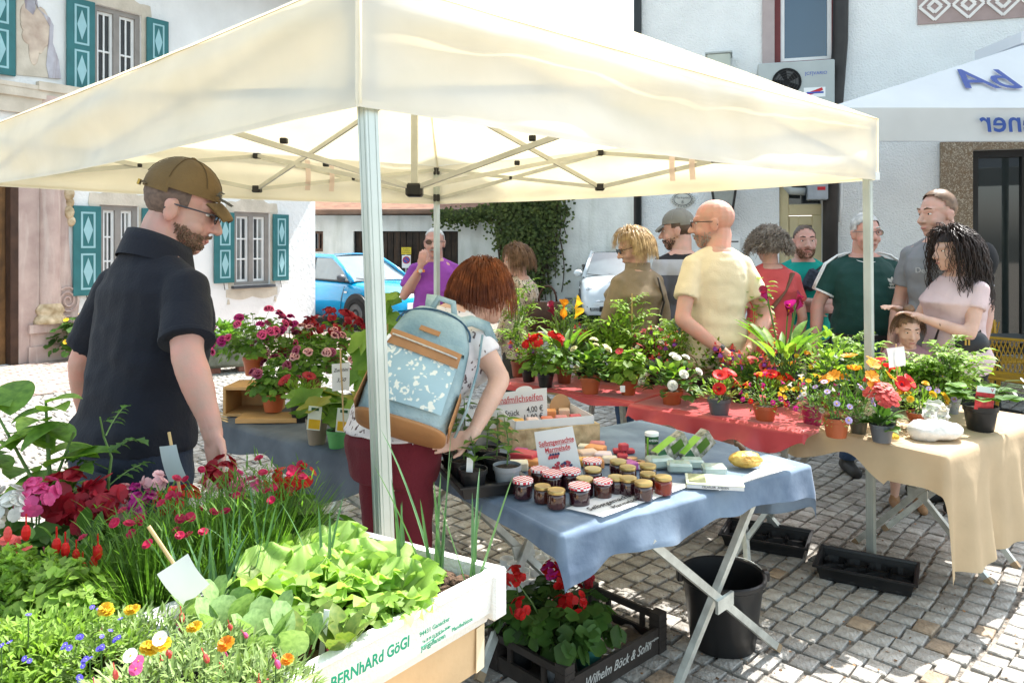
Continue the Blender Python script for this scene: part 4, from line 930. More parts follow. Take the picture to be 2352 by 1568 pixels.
def potmesh(root, c, r, h, m, rim=True, soil=True):
    mb = MB(); rb_ = r*.74
    pr = [(rb_*.96, 0), (rb_, .004), (r*.93, h*.78), (r*.95, h*.785), (r, h*.80), (r*1.01, h), (r*.96, h), (r*.93, h*.86)] if rim else [(rb_, 0), (r*.97, h*.96), (r, h), (r*.95, h), (r*.93, h*.86)]
    mb.lathe(c, pr, 20, True, False); o = mb.build('pot', m, root, 40)
    if soil: mb = MB(); mb.lathe(Vector(c)+V(0, 0, h*.85), [(r*.94, 0), (r*.5, .008), (.001, .012)], 14, False, False); mb.build('soil', m_soil, root)
    return o
def dome(c, rx, rz, lo=-.15, full=.0):
    a = R_(0, 2*pi); z = R_(lo, 1); q = sqrt(max(0, 1-z*z)); k = R_(.55, 1)**.5 if full == 0 else R_(.1, 1)**.5
    d = V(q*cos(a), q*sin(a), z); return Vector(c)+V(d.x*rx*k, d.y*rx*k, max(z, lo)*rz*k), d
def bush(root, c, rx, rz, n, L, Wd, shape, m, droop=.4, stems=6, lo=-.1, name='foliage', seg=4, mst=None, fold=.25, kind='stuff'):
    mb = MB(); c = Vector(c)
    for i in range(n):
        p, d = dome(c, rx, rz, lo, 1); dd = (d+V(0, 0, .35)+rv(.45)).normalized(); s = R_(.7, 1.15)
        if shape == 'lobed':
            q = c+V(0, 0, -rz*.1); mb.add([p+V(.0015, 0, 0), p-V(.0015, 0, 0), p.lerp(q, .4)], [(0, 1, 2)]); lobed(mb, p, d*.7+V(0, 0, .6)+rv(.35), L*.5*s, a0=R_(0, 6))
        else: leaf(mb, p-dd*L*.5*s, dd, L*s, Wd*s, shape, droop, fold, seg)
    o = mb.build(name, m, root, True)
    if kind: o['kind'] = kind
    st = MB()
    for i in range(stems):
        p, d = dome(c, rx*.8, rz*.8, .1); b = c+V(R_(-.02, .02), R_(-.02, .02), -rz*.15-.01); st.tube([b, b.lerp(p, .5)+V(0, 0, rz*.1), p], [.0035, .003, .002], 4, False)
    if stems: st.build('stems', mst or m_stg, root)
    return o
def heads(root, key, c, rx, rz, n, s=1., lo=.25, lift=.02, stalk=True, dirs=None):
    st = MB(); c = Vector(c)
    for i in range(n):
        a = R_(0, 6.28); z = R_(lo, 1); q = sqrt(1-z*z); d = V(q*cos(a), q*sin(a), z); p = c+V(d.x*rx, d.y*rx, d.z*rz)+d*lift
        k = key[i % len(key)] if isinstance(key, list) else key
        bloom(root, k, p, dirs or (d+V(0, -.25, .3)), s)
        if stalk: st.tube([c+(p-c)*.35, p-d*.003], [.002, .0015], 3, False)
    if stalk and n: st.build('flower_stalks', m_stg, root)
def tomato(root, c, H, spread, m=None, stake=False, nl=9):
    st = MB(); lf = MB(); c = Vector(c); top = c+V(R_(-.03, .03), R_(-.03, .03), H); N_ = 7
    pts = [c.lerp(top, i/N_)+V(.01*sin(i*1.7), .01*cos(i*2.3), 0) for i in range(N_+1)]; st.tube(pts, [.006-.004*i/N_ for i in range(N_+1)], 5)
    for i in range(nl):
        u = .18+.8*i/nl; p = c.lerp(top, u); a = i*2.4+R_(-.4, .4); d = V(cos(a), sin(a), R_(.5, 1.1)).normalized(); L = spread*R_(.75, 1.1)*(1.1-.5*u)
        q = p; prev = p
        for j in range(5):
            dd = (d-V(0, 0, .35*j/4)).normalized(); q2 = q+dd*L/5; st.tube([q, q2], [.0022, .0016], 3, False); q = q2
            s = dd.cross(EZ).normalized(); ll = L*.42*(1-.12*j)
            for sg in (-1, 1):
                if j > 0: leaf(lf, q, dd*.5+s*sg+V(0, 0, R_(-.5, .5)), ll*R_(.8, 1.1), ll*.6, 'tooth', R_(.4, 1.1), .25, 6)
        leaf(lf, q, d-V(0, 0, .4), L*.5, L*.28, 'tooth', .5, .25, 6)
    st.build('stem', m_stg, root); o = lf.build('foliage', m or m_lfl, root)
    if stake: mb = MB(); mb.tube([c+V(.02, 0, -.02), c+V(.02, 0, H*1.05)], .004, 6); mb.build('stake', m_stk, root)
def plabel(root, p, w, h, tilt, m=None, txt=None):
    mb = MB(); mb.bbox(p, (w/2, .001, h/2), .0005, Matrix.Rotation(tilt, 3, 'Y')); return mb.build('plant_tag', m or m_white, root)
# ---- one potted plant by its pot's place in the photograph
def potted(name, label, px, wpx, ytop, ybot, z, pm, kind, top, wid, cat='plant', group=None, y=None, **k):
    """px: pot centre column, wpx: pot width, ytop/ybot: rim and foot rows, top: crown's top row, wid: crown width in px"""
    b = G(px, ybot, z) if y is None else V((px-CX)/FPX*y, y, z); r = wpx/2/FPX*b.y; b.y += r*.6; b.x = (px-CX)/FPX*b.y; b.z = z+.006
    h = max(.05, (ybot-ytop)/FPX*b.y*.93); root = thing(name, label, cat, tuple(b), 0, group)
    potmesh(root, b, r, h, pm); c = b+V(0, 0, h*.9); H = max(.05, (ytop-top)/FPX*b.y)*1.15; Rr = wid/2/FPX*b.y*1.2
    KIND[kind](root, c, Rr, H, **k); return root
def k_geranium(root, c, R, H, fl=f_red, nf=5, n=130, lm=None, key='umbel', s=1.): bush(root, c+V(0, 0, H*.15), R, H*.7, n, .055, .055, 'lobed', lm or m_lf, lo=-.2); heads(root, (key, fl), c+V(0, 0, H*.15), R*.75, H*.72, nf, s, .3, .03)
def k_pelarg(root, c, R, H, fl=None, nf=16, n=220, s=.85): bush(root, c+V(0, 0, H*.2), R, H*.75, n, .04, .035, 'lobed', m_lf, lo=-.3); heads(root, [('bicol', q) for q in (fl or [f_lpink, f_plum])], c+V(0, 0, H*.2), R*.9, H*.78, nf, s, .0, .015)
def k_begonia(root, c, R, H, fl=f_crm, nf=8, n=90): bush(root, c+V(0, 0, H*.2), R, H*.7, n, .065, .05, 'ovate', m_lfd, lo=-.4, droop=.6); bush(root, c+V(0, 0, H*.4), R*.9, H*.5, n//3, .06, .05, 'ovate', m_lfl, stems=0); heads(root, ('rose', fl), c+V(0, 0, H*.2), R*.85, H*.75, nf, .9, -.1, .01, False)
def k_petunia(root, c, R, H, fl=f_red, nf=6, n=160): bush(root, c+V(0, 0, H*.15), R, H*.7, n, .04, .013, 'lance', m_lfl, lo=-.1); heads(root, ('petunia', fl), c+V(0, 0, H*.2), R*.6, H*.7, nf, 1., .3, .02)
def k_calib(root, c, R, H, fl=(f_yel, f_mag, f_red), nf=26, n=260): bush(root, c+V(0, 0, H*.15), R, H*.8, n, .026, .010, 'lance', m_lf, lo=-.3, seg=3); heads(root, [('calib', q) for q in fl], c+V(0, 0, H*.15), R*.95, H*.85, nf, 1., -.1, .005, False)
def k_brachy(root, c, R, H, fl=f_lil, nf=16, n=420): bush(root, c+V(0, 0, H*.15), R, H*.8, n, .03, .006, 'lance', m_lf, lo=-.3, seg=3); heads(root, ('daisy', fl), c+V(0, 0, H*.15), R*.95, H*.9, nf, 1., 0, .015)
def k_kalan(root, c, R, H, fl=f_cor): bush(root, c+V(0, 0, H*.1), R*.9, H*.35, 26, .07, .055, 'ovate', m_lfd, lo=-.35, droop=.7, seg=5); heads(root, ('kalan', fl), c+V(0, 0, H*.35), R*.5, H*.5, 5, 1., .5, .01)
def k_marig(root, c, R, H, fl=f_yel, nf=12): bush(root, c+V(0, 0, H*.2), R, H*.7, 240, .035, .008, 'lance', m_lfl, lo=-.2, seg=3); heads(root, ('marigold', fl), c+V(0, 0, H*.2), R*.75, H*.75, nf, .75, .1, .015)
def k_fuchsia(root, c, R, H, nf=18, n=240): bush(root, c+V(0, 0, H*.35), R, H*.6, n, .032, .018, 'ovate', m_lfl, lo=-.4, stems=14, mst=m_str); heads(root, ('fuchsia', f_pur), c+V(0, 0, H*.4), R*.95, H*.55, nf, .9, -.2, .0, True, EZ)
def k_calla(root, c, R, H, fl=(f_win,), nf=4, nl=13):
    for i in range(nl):
        a = i*2.4; d = V(cos(a)*.4, sin(a)*.4, 1); h = H*R_(.45, .8); st = MB(); p = c+V(cos(a)*.02, sin(a)*.02, 0); q = p+d.normalized()*h*.6; st.tube([p, q], [.004, .003], 4, False); st.build('leaf_stalk', m_stg, root)
        bigleaf(root, m_lf if i % 3 else m_lfl, 'ovate', q, d+V(cos(a)*.5, sin(a)*.5, 0), H*R_(.3, .45), H*.10, .35, .4)
    for i in range(nf):
        a = i*2.1+.4; p = c+V(cos(a)*R*.5, sin(a)*R*.5, H*R_(.72, .95)); st = MB(); st.tube([c, c.lerp(p, .5)+V(0, 0, .03), p], [.005, .004, .004], 5); st.build('flower_stalk', m_stg, root); bloom(root, ('calla', fl[i % len(fl)]), p, V(cos(a)*.5, sin(a)*.5-.2, .8), .72)
def k_tomato(root, c, R, H, n=2, m=None, stake=False):
    bush(root, c+V(0, 0, H*.3), R*.7, H*.55, 110, .045, .026, 'tooth', m or m_lfl, lo=-.2, seg=6, stems=4)
    for i in range(n): tomato(root, c+V(R_(-.02, .02), R_(-.02, .02), -.01), H*R_(.85, 1), R*.95, m, stake and i == 0)
def k_straw(root, c, R, H):
    for i in range(11):
        a = i*2.4; d = V(cos(a), sin(a), R_(.3, 1.2)).normalized(); q = c+d*R*R_(.4, .7); st = MB(); st.tube([c, c.lerp(q, .5)+V(0, 0, .02), q], .002, 4, False); st.build('leaf_stalk', m_stg, root)
        for s in (-1, 0, 1):
            e = Matrix.Rotation(s*1.1, 3, 'Z') @ V(d.x, d.y, .25); bigleaf(root, m_lf if i % 2 else m_lfd, 'round', q, e, R*.42, R*.36, .3, .2)
    for i in range(5):
        p = c+V(R*1.05+R_(-.03, .05), R_(-.05, .05), H*R_(.3, .9)); st = MB(); st.tube([c, c.lerp(p, .6)+V(0, 0, .05), p], .0016, 4, False); st.build('flower_stalk', m_stg, root); bloom(root, ('single', f_wht), p, V(.4, -.5, .6), .6)
def k_zucchini(root, c, R, H, n=8):
    for i in range(n):
        a = i*2.4+R_(-.3, .3); d = V(cos(a), sin(a), R_(.6, 1.2)).normalized(); q = c+d*H*R_(.55, .9); q.z = min(q.z, c.z+H*.9); st = MB(); st.tube([c, c.lerp(q, .55)+V(0, 0, H*.12), q], [.006, .005, .003], 5, False); st.build('leaf_stalk', m_stg, root)
        mb = MB(); m = [m_lf, m_lfl, m_lf, m_lfyel][i % 4]; lobed(mb, q, V(d.x*.4, d.y*.4-.25, 1)+rv(.3), R*R_(.32, .5), 5, .2, 20, .22, R_(0, 6)); mb.build('leaf', m, root)
def k_thun(root, c, R, H, fl=f_ora):
    for i in range(3): a = i*2.1; mb = MB(); mb.tube([c+V(cos(a)*.03, sin(a)*.03, -.02), c+V(cos(a)*.02, sin(a)*.02, H)], .004, 5); mb.build('stake', m_stk, root)
    mb = MB()
    for i in range(110):
        u = R_(0, 1); a = R_(0, 6.28); p = c+V(cos(a)*R*.5, sin(a)*R*.5, H*u); leaf(mb, p, V(cos(a), sin(a), R_(-.2, .6)), .06, .04, 'ovate', .6, .2)
    mb.build('foliage', m_lfl, root); heads(root, ('lily', fl), c+V(0, 0, H*.5), R*.6, H*.5, 7, .5, -.6, .01, False)
def k_lily(root, c, R, H, fl=f_ora, nf=12): bush(root, c+V(0, 0, H*.1), R, H*.75, 150, .07, .014, 'lance', m_lfd, lo=0); heads(root, ('lily', fl), c+V(0, 0, H*.2), R*.75, H*.75, nf, .75, .3, .02)
def k_leafy(root, c, R, H, m=None, n=150): bush(root, c+V(0, 0, H*.3), R, H*.7, n, .05, .03, 'ovate', m or m_lf, lo=-.3)
KIND = dict(geranium=k_geranium, pelarg=k_pelarg, begonia=k_begonia, petunia=k_petunia, calib=k_calib, brachy=k_brachy, kalan=k_kalan, marig=k_marig, fuchsia=k_fuchsia, calla=k_calla, tomato=k_tomato, straw=k_straw, zucchini=k_zucchini, thun=k_thun, lily=k_lily, leafy=k_leafy)
GR = 'potted plants on the flower tables'
Z3, Z4, Z2 = T3Z, T4Z, T2Z
L_ = [ # red tables, left to right along the front edge
 ('geranium_pot', 'red geranium in a black pot on the farther red cloth', 1253, 40, 858, 893, Z3, m_potb, 'geranium', 775, 105, dict(fl=f_red, nf=9, n=110, s=.9)),
 ('calla_pot', 'yellow and wine calla lilies in a dark terracotta pot', 1296, 38, 848, 884, Z3, m_terrad, 'calla', 715, 90, dict(fl=(f_yel, f_win, f_ora), nf=6)),
 ('begonia_pot', 'cream begonia in a bright orange pot on the farther red cloth', 1356, 50, 867, 908, Z3, m_terra, 'begonia', 790, 100, dict()),
 ('balcony_plant_pot', 'leafy plant with few red blooms in an orange pot with a white label', 1443, 42, 874, 911, Z3, m_terra, 'geranium', 790, 85, dict(fl=f_dred, nf=3, n=150, lm=m_lfl, key='single')),
 ('begonia_pot', 'white begonia in an orange pot on the nearer red cloth', 1543, 52, 899, 935, Z3, m_terra, 'begonia', 825, 130, dict(fl=f_wht, nf=9)),
 ('petunia_pot', 'red petunia in a dark grey pot with apple print', 1652, 54, 917, 960, Z3, m_potg, 'petunia', 858, 110, dict(nf=5)),
 ('calibrachoa_pot', 'yellow and pink calibrachoa in an orange pot at the end of the red cloth', 1757, 54, 934, 973, Z3, m_terra, 'calib', 868, 95, dict()),
 ('fuchsia_pot', 'fuchsia with coral hanging bells in a black pot behind the white begonia', 1500, 40, 850, 885, Z3, m_potb, 'fuchsia', 755, 120, dict()),
 ('fuchsia_pot', 'fuchsia with many coral bells standing in front of the bald man', 1610, 44, 870, 905, Z3, m_potb, 'fuchsia', 765, 150, dict(nf=26, n=300)),
 ('dipladenia_pot', 'red trumpet flowers with dark glossy leaves in a black pot', 1722, 50, 880, 925, Z3, m_potb, 'petunia', 830, 110, dict(fl=f_cor, nf=5)),
 ('tomato_pot', 'tall tomato seedling in front of the woman in leopard jacket', 1190, 34, 830, 868, Z3, m_terrad, 'tomato', 650, 120, dict(n=3)),
 ('tomato_pot', 'tall tomato plant in front of the blond woman', 1445, 34, 850, 880, Z3, m_potb, 'tomato', 688, 130, dict(n=3, stake=True)),
 ('leafy_pot', 'bushy light green plant between the calla and the blond woman', 1400, 36, 850, 880, Z3, m_potb, 'leafy', 770, 110, dict(m=m_lfl)),
 ('climber_pot', 'orange flowering climber on sticks beside the bald man', 1738, 44, 850, 895, Z3, m_potb, 'thun', 665, 90, dict()),
 ('calla_pot', 'tall wine red calla lilies in front of the coral shirt', 1800, 50, 880, 925, Z3, m_potb, 'calla', 690, 120, dict(fl=(f_win, f_mag), nf=7, nl=18)),
 ('petunia_pot', 'wine red trumpet blooms in front of the folded hands', 1690, 40, 850, 890, Z3, m_potb, 'petunia', 800, 90, dict(fl=f_dred, nf=4)),
 ('fuchsia_pot', 'small fuchsia at the left end of the red cloth', 1215, 36, 845, 880, Z3, m_potb, 'fuchsia', 765, 90, dict(nf=10)),
 ('geranium_pot', 'salmon and red geranium behind the cream begonia', 1335, 40, 830, 865, Z3, m_potb, 'geranium', 775, 100, dict(fl=f_cor, nf=6)),
 ('tomato_pot', 'low tomato seedlings behind the cream begonia and the tall stake', 1375, 36, 835, 868, Z3, m_potb, 'tomato', 745, 120, dict(n=4)),
 ('lantana_pot', 'yellow and red flowering bush behind the two fuchsias', 1560, 40, 845, 878, Z3, m_potb, 'calib', 770, 130, dict(fl=(f_yel, f_cor, f_wht), nf=30)),
 ('tomato_pot', 'thin tomato plants left of the folded hands', 1520, 34, 850, 882, Z3, m_potb, 'tomato', 745, 110, dict(n=3)),
 ('leafy_pot', 'dark heart shaped leaves behind the red petunia', 1700, 44, 890, 930, Z3, m_potb, 'leafy', 840, 120, dict(m=m_lfd, n=120)),
 ('petunia_pot', 'red petunia cluster next to the wine calla lilies', 1780, 44, 900, 940, Z3, m_potb, 'petunia', 860, 95, dict(fl=f_red, nf=6)),
 # tan table
 ('leafy_pot', 'light green bush between the white petunias and the red ones', 2000, 44, 900, 945, Z4, m_potb, 'leafy', 835, 110, dict(m=m_lfl, n=170)),
 ('tomato_pot', 'tomato plant behind the plastic bag', 2135, 44, 905, 950, Z4, m_potb, 'tomato', 825, 130, dict(n=3)),
 ('brachyscome_pot', 'lilac daisies behind the strawberry pot', 2160, 44, 925, 965, Z4, m_potl, 'brachy', 880, 110, dict(nf=9)),
 ('calibrachoa_pot', 'pink and white calibrachoa in a magenta pot', 1866, 52, 934, 980, Z4, m_potm, 'calib', 870, 115, dict(fl=(f_mag, f_yel, f_wht), nf=22)),
 ('brachyscome_pot', 'lilac daisies in a bright orange pot on the tan cloth', 1921, 60, 962, 1010, Z4, m_terra, 'brachy', 890, 140, dict()),
 ('lily_pot', 'orange lilies above dark leaves in an olive pot', 1972, 44, 957, 1000, Z4, m_poto, 'lily', 838, 170, dict(nf=14)),
 ('kalanchoe_pot', 'red kalanchoe in a dark grey pot at the front of the tan cloth', 2025, 54, 977, 1021, Z4, m_potg, 'kalan', 895, 90, dict()),
 ('petunia_pot', 'red petunias in a dark pot behind the kalanchoe', 2040, 46, 930, 985, Z4, m_potg, 'petunia', 830, 110, dict(nf=7)),
 ('marigold_pot', 'yellow marigolds in a terracotta pot beside the plastic bag', 2112, 56, 950, 993, Z4, m_terra, 'marig', 890, 110, dict()),
 ('strawberry_pot', 'strawberry plant with white blossom in a large black pot', 2252, 74, 934, 996, Z4, m_potb, 'straw', 865, 150, dict()),
 ('tomato_pot', 'bushy tomato plant at the right end of the tan table', 2180, 50, 915, 955, Z4, m_potl, 'tomato', 810, 170, dict(n=4)),
 ('tomato_pot', 'light green tomato plant below the child with the hair bun', 2085, 46, 905, 945, Z4, m_potb, 'tomato', 838, 140, dict(n=3)),
 ('tomato_pot', 'tomato seedlings in front of the green striped shirt', 1950, 40, 885, 930, Z4, m_potb, 'tomato', 775, 140, dict(n=4)),
 ('petunia_pot', 'white petunias in a black pot behind the orange lilies', 1900, 44, 895, 940, Z4, m_potb, 'petunia', 820, 100, dict(fl=f_wht, nf=4)),
]
for nm, lb, px, wp, yt, yb, z, pm, kd, tp, wd, kw in L_: potted(nm, lb, px, wp, yt, yb, z, pm, kd, tp, wd, group=GR, **kw)
# back row of the red and tan tables
BK = [('tomato', dict(n=3), .42), ('fuchsia', dict(nf=14), .34), ('leafy', dict(m=m_lfl, n=190), .36), ('calib', dict(fl=(f_mag, f_wht, f_pink), nf=34, n=320), .28), ('tomato', dict(n=3, stake=True), .40), ('leafy', dict(m=m_lf, n=190), .20), ('fuchsia', dict(nf=20), .22), ('calib', dict(fl=(f_yel, f_ora, f_cor), nf=34, n=320), .28), ('leafy', dict(m=m_lfl, n=190), .36)]
ORD = ['leftmost', 'second', 'third', 'fourth', 'fifth', 'sixth', 'seventh', 'eighth', 'rightmost']
DS = dict(tomato='tomato plant', fuchsia='fuchsia with coral bells', leafy='bushy green plant', calib='small flowered balcony plant')
for i, (kd, kw, H) in enumerate(BK):
    b = T3O+T3E1*(.02+i*.225)+T3E2*(.50+.06*(i % 2)); b.z = Z3+.012; t = thing('balcony_plant_pot' if kd == 'calib' else kd+'_pot', DS[kd]+' in the back row of the red tables, '+ORD[i]+(' from the left' if 0 < i < 8 else ' of the row'), 'plant', tuple(b), 0, GR); potmesh(t, b, .055, .09, m_potb if i % 2 else m_terrad); KIND[kd](t, b+V(0, 0, .08), .17, H, **kw)
# left table (dark blue cloth)
GL = 'potted plants on the left table'
for nm, lb, px, wp, yt, yb, z, pm, kd, tp, wd, kw in [
 ('pelargonium_pot', 'pink and purple pelargonium in a terracotta pot on the wooden box', 582, 48, 820, 866, T2Z+.155, m_terra, 'pelarg', 722, 150, dict(fl=[f_pink, f_mag, f_pink], nf=24)),
 ('pelargonium_pot', 'small leafy pelargonium in a terracotta pot on the plank', 628, 54, 906, 950, T2Z+.035, m_terra, 'pelarg', 842, 95, dict(fl=[f_plum], nf=5, n=170)),
 ('pelargonium_pot', 'dark red pelargonium next to the near tent leg', 765, 48, 810, 860, T2Z+.1, m_terrad, 'geranium', 722, 150, dict(fl=f_dred, nf=20, n=170, lm=m_lf)),
 ('pelargonium_pot', 'pale pink and plum pelargonium behind the zucchini sign', 715, 50, 865, 925, T2Z, m_terrad, 'pelarg', 765, 175, dict(nf=32, n=320)),
 ('pelargonium_pot', 'plum coloured pelargonium bush behind the small terracotta pot', 665, 46, 850, 905, T2Z, m_terrad, 'pelarg', 742, 140, dict(fl=[f_mag, f_plum, f_dred], nf=28, n=280)),
 ('dipladenia_pot', 'dark leaved plant with a single red trumpet flower', 690, 50, 900, 975, T2Z, m_potb, 'petunia', 862, 110, dict(fl=f_dred, nf=3)),
 ('zucchini_pot', 'zucchini plant with yellowing leaves in a taupe pot', 728, 52, 962, 1026, T2Z, m_potw, 'zucchini', 890, 150, dict(n=9)),
 ('zucchini_pot', 'zucchini plant in a green printed pot below the price sign', 773, 46, 990, 1034, T2Z, m_potgr, 'zucchini', 900, 130, dict(n=8)),
]: potted(nm, lb, px, wp, yt, yb, z, pm, kd, tp, wd, group=GL, **kw)
# broad leaved plant right behind the near tent leg
t = potted('cucumber_pot', 'tall broad leaved cucumber plant between the tent leg and the red haired woman', 880, 44, 800, 850, .75, m_potb, 'leafy', 770, 60, group=GL, y=3.55, n=30)
c = Vector(t.location)
for i in range(16):
    a = i*2.4; p = c+V(R_(-.06, .06), R_(-.04, .04), .12+i*.034); mb = MB(); lobed(mb, p+V(cos(a)*.06, sin(a)*.05, 0), V(cos(a)*.7, -.7, .7)+rv(.3), R_(.05, .085), 5, .16, 18, .2, R_(0, 6)); mb.build('leaf', m_lf if i % 3 else m_lfl, t)
mb = MB(); mb.tube([c+V(0, 0, .05), c+V(.02, 0, .4), c+V(-.02, 0, .66)], .004, 5); mb.build('stem', m_stg, t)
mb = MB(); mb.tube([c+V(.02, 0, .05), c+V(.02, 0, .62)], .004, 5); mb.build('stake', m_stk, t)
# ================================================================ FOREGROUND PLANTS on the near table
GF = 'foreground plants on the near table'
def hit(px, py, P, n):
    d = V((px-CX)/FPX, 1, (HY-py)/FPX); o = V(0, 0, CH); n = Vector(n); t = (Vector(P)-o).dot(n)/d.dot(n); return o+d*t
def pot2(name, label, px, y, r, h, pm, cat='plant', z=T0Z):
    b = V((px-CX)/FPX*y, y, z+.001); root = thing(name, label, cat, tuple(b), 0, GF); potmesh(root, b, r, h, pm); return root, b+V(0, 0, h*.9)
def zat(py, y): return CH+(HY-py)/FPX*y
# --- seedling tray with green lettering
TE = V(-.0104, 1.655, 0); dL = V(-.623, -.782, 0).normalized(); dS = V(-.859, .512, 0).normalized(); TL_, TS_ = .555, .42; ZR = .95
m_styro = mat('white_polystyrene', (.80, .79, .74), .75, .05, 9, .25, 120, col2=(.84, .84, .82)); m_box = mat('tan_cardboard', (.62, .43, .24), .8, .12, 5, .1, 50)
def tp(s, w, z): return TE+dL*s+dS*w+EZ*z
tray = thing('seedling_tray', 'white polystyrene tray with green lettering full of lettuce and leek seedlings', 'tray', tuple(tp(.28, .2, .835)))
def ringz(i, z): return [tp(i, i, z), tp(TL_-i, i, z), tp(TL_-i, TS_-i, z), tp(i, TS_-i, z)]
mb = MB(); mb.loft([ringz(.03, .835), ringz(.022, .86), ringz(.012, .862), ringz(.004, ZR-.012), ringz(.001, ZR-.008), ringz(.004, ZR), ringz(.026, ZR), ringz(.034, .87)], cap=False)
q = ringz(.034, .87); mb.add(q, [(0, 1, 2, 3)]); q = ringz(.03, .835); mb.add(q, [(3, 2, 1, 0)]); mb.build('body', m_styro, tray)
for s, w in ((.02, .02), (TL_-.02, .02), (.02, TS_-.02)):     # corner ribs
    mb = MB(); mb.bbox(tp(s, w, .895), (.022, .022, .05), .006, Matrix.Rotation(atan2(dL.y, dL.x), 3, 'Z')); mb.build('corner_block', m_styro, tray)
for k in range(6):
    mb = MB(); mb.bbox(tp(.0, .035+k*.012, .90), (.004, .0045, .035), .002, Matrix.Rotation(atan2(dL.y, dL.x), 3, 'Z')); mb.build('rib', m_styro, tray)
m_gtx = mat('green_print', (.0, .28, .15), .6, .05, 9); nF = -dS; xF = -dL
fp = tp(0, .0, .9)
def tt(body, px, py, size, bold=.3, shear=0, sx=1.):
    p = hit(px, py, fp+nF*.0015, nF); p = p-nF*(p-(fp+nF*.0015)).dot(nF); a = radians(0); text('lettering', body, m_gtx, frame(p+nF*.004, xF, EZ), size, tray, bold=bold, shear=shear, ext=.0004, sx=sx)
tt('BERNhARd GöGl', 850, 1518, .0275, 1.0, .06, .86); tt('94431 Ganacker', 995, 1437, .012); tt('Tel. (0 99 53) 28 07 Fax 29 08', 998, 1455, .0074, .1, 0, .8); tt('Jungpflanzen', 992, 1472, .013, .6); tt('Pfandleihkiste', 1058, 1432, .011)
a, b = hit(962, 1474, fp, nF), hit(1030, 1446, fp, nF); mb = MB(); c_ = (a+b)/2; mb.beam(V(a.x, a.y, c_.z)+nF*.005, V(b.x, b.y, c_.z)+nF*.005, .001, .0012); mb.build('underline', m_gtx, tray)
sb = thing('cardboard_box', 'tan cardboard box under the white seedling tray', 'box', tuple(tp(.28, .2, .73)))
def ringb(i, z): return [tp(i, i, z), tp(TL_-i, i, z), tp(TL_-i, TS_-i, z), tp(i, TS_-i, z)]
mb = MB(); mb.loft([ringb(.04, .7315), ringb(.036, .834)]); mb.build('body', m_box, sb); mb = MB(); mb.beam(tp(.045, .0385, .735)+nF*.003, tp(.045, .0375, .83)+nF*.003, .03, .002, up=nF); mb.build('corner_flap', mat('pale_card', (.72, .60, .40), .8, .08, 6), sb)
# peat blocks
for i in range(9):
    for j in range(6):
        s, w = .062+i*.055, .062+j*.06; mb = MB(); h = R_(.012, .024); c = tp(s, w, .882+h)
        vs = []
        mb.bbox(c, (.026, .028, .03), .009, Matrix.Rotation(atan2(dL.y, dL.x)+R_(-.15, .15), 3, 'Z')); mb.v = [v+V(0, 0, .006*nz(v*90)) for v in mb.v]; mb.build('peat_block', m_peat, tray)
# leeks
m_leek = leafmat('leaf_leek', (.10, .22, .10), (.16, .30, .14), .25)
def blade(root, p, d, L, w=.006, droop=.25, m=None): mb = MB(); leaf(mb, p, d, L, w, 'grass', droop, .5, 8); return mb.build('blade', m or m_leek, root)
for n_, (s, w, k, H) in enumerate(((.085, .11, 7, .30), (.05, .045, 5, .25), (.10, .19, 4, .2), (.30, .40, 7, .2), (.36, .38, 7, .2), (.42, .36, 6, .18), (.24, .28, 4, .2), (.46, .40, 6, .19))):
    root = thing('leek_seedlings', ['two leek shoots standing in bare peat near the tray corner', 'leek shoots at the very right corner of the tray', 'thin leek shoot bending over the lettuce', 'leek blades rising behind the lettuce', 'leek blades in front of the tent leg foot', 'drooping leek blades at the back of the tray', 'leek blade crossing the celery leaves', 'leek blades beside the dianthus'][n_], 'seedlings', tuple(tp(s, w, .91)), 0, 'leek seedlings in the tray')
    for i in range(k):
        a = R_(0, 6.28); b_ = R_(.05, .45); blade(root, tp(s+R_(-.018, .018), w+R_(-.018, .018), .905), V(cos(a)*b_, sin(a)*b_, 1), H*R_(.75, 1.25), .0105, R_(.0, .5))
# lettuce heads
def wleaf(root, p, d, L, Wd, m, n=9, k=5):
    d = Vector(d).normalized(); s = d.cross(EZ).normalized(); u0 = s.cross(d); mb = MB(); ph = R_(0, 6)
    def f(a, b):
        t = b; w = Wd*.5*(.22+.95*sin(pi*min(1, t*.8+.02))); x = (a-.5)*2; ed = abs(x)**2*t
        z = -.25*t*t*L+.12*x*x*w+ed*Wd*.13*sin(t*12+x*2+ph)+t**3*Wd*.09*sin(x*8+ph)
        return Vector(p)+d*(t*L*(1-.06*x*x))+s*(x*w)+u0*z
    mb.grid(f, 14, n+5); return mb.build('leaf', m, root, True)
for n_, (s, w) in enumerate(((.20, .20), (.17, .34), (.23, .10), (.28, .22), (.25, .35), (.33, .30), (.16, .10))):
    root = thing('lettuce', ['large pale lettuce in the middle of the tray', 'pale lettuce at the rear rim of the tray', 'lettuce leaning over the front rim', 'lettuce between the celery and the rear rim', 'lettuce head behind the others at the tent leg', 'lettuce at the left among the leek blades', 'small lettuce next to the bare peat'][n_], 'lettuce', tuple(tp(s, w, .91)), 0, 'lettuces in the tray')
    for i in range(17 if n_ < 6 else 5):
        a = i*2.4+R_(-.3, .3); e = R_(.7, 2.4); L = R_(.08, .14)*(1 if n_ < 6 else .6); wleaf(root, tp(s, w, .905), V(cos(a), sin(a), e), L, L*.9, m_lettuce if i % 4 else m_lfy)
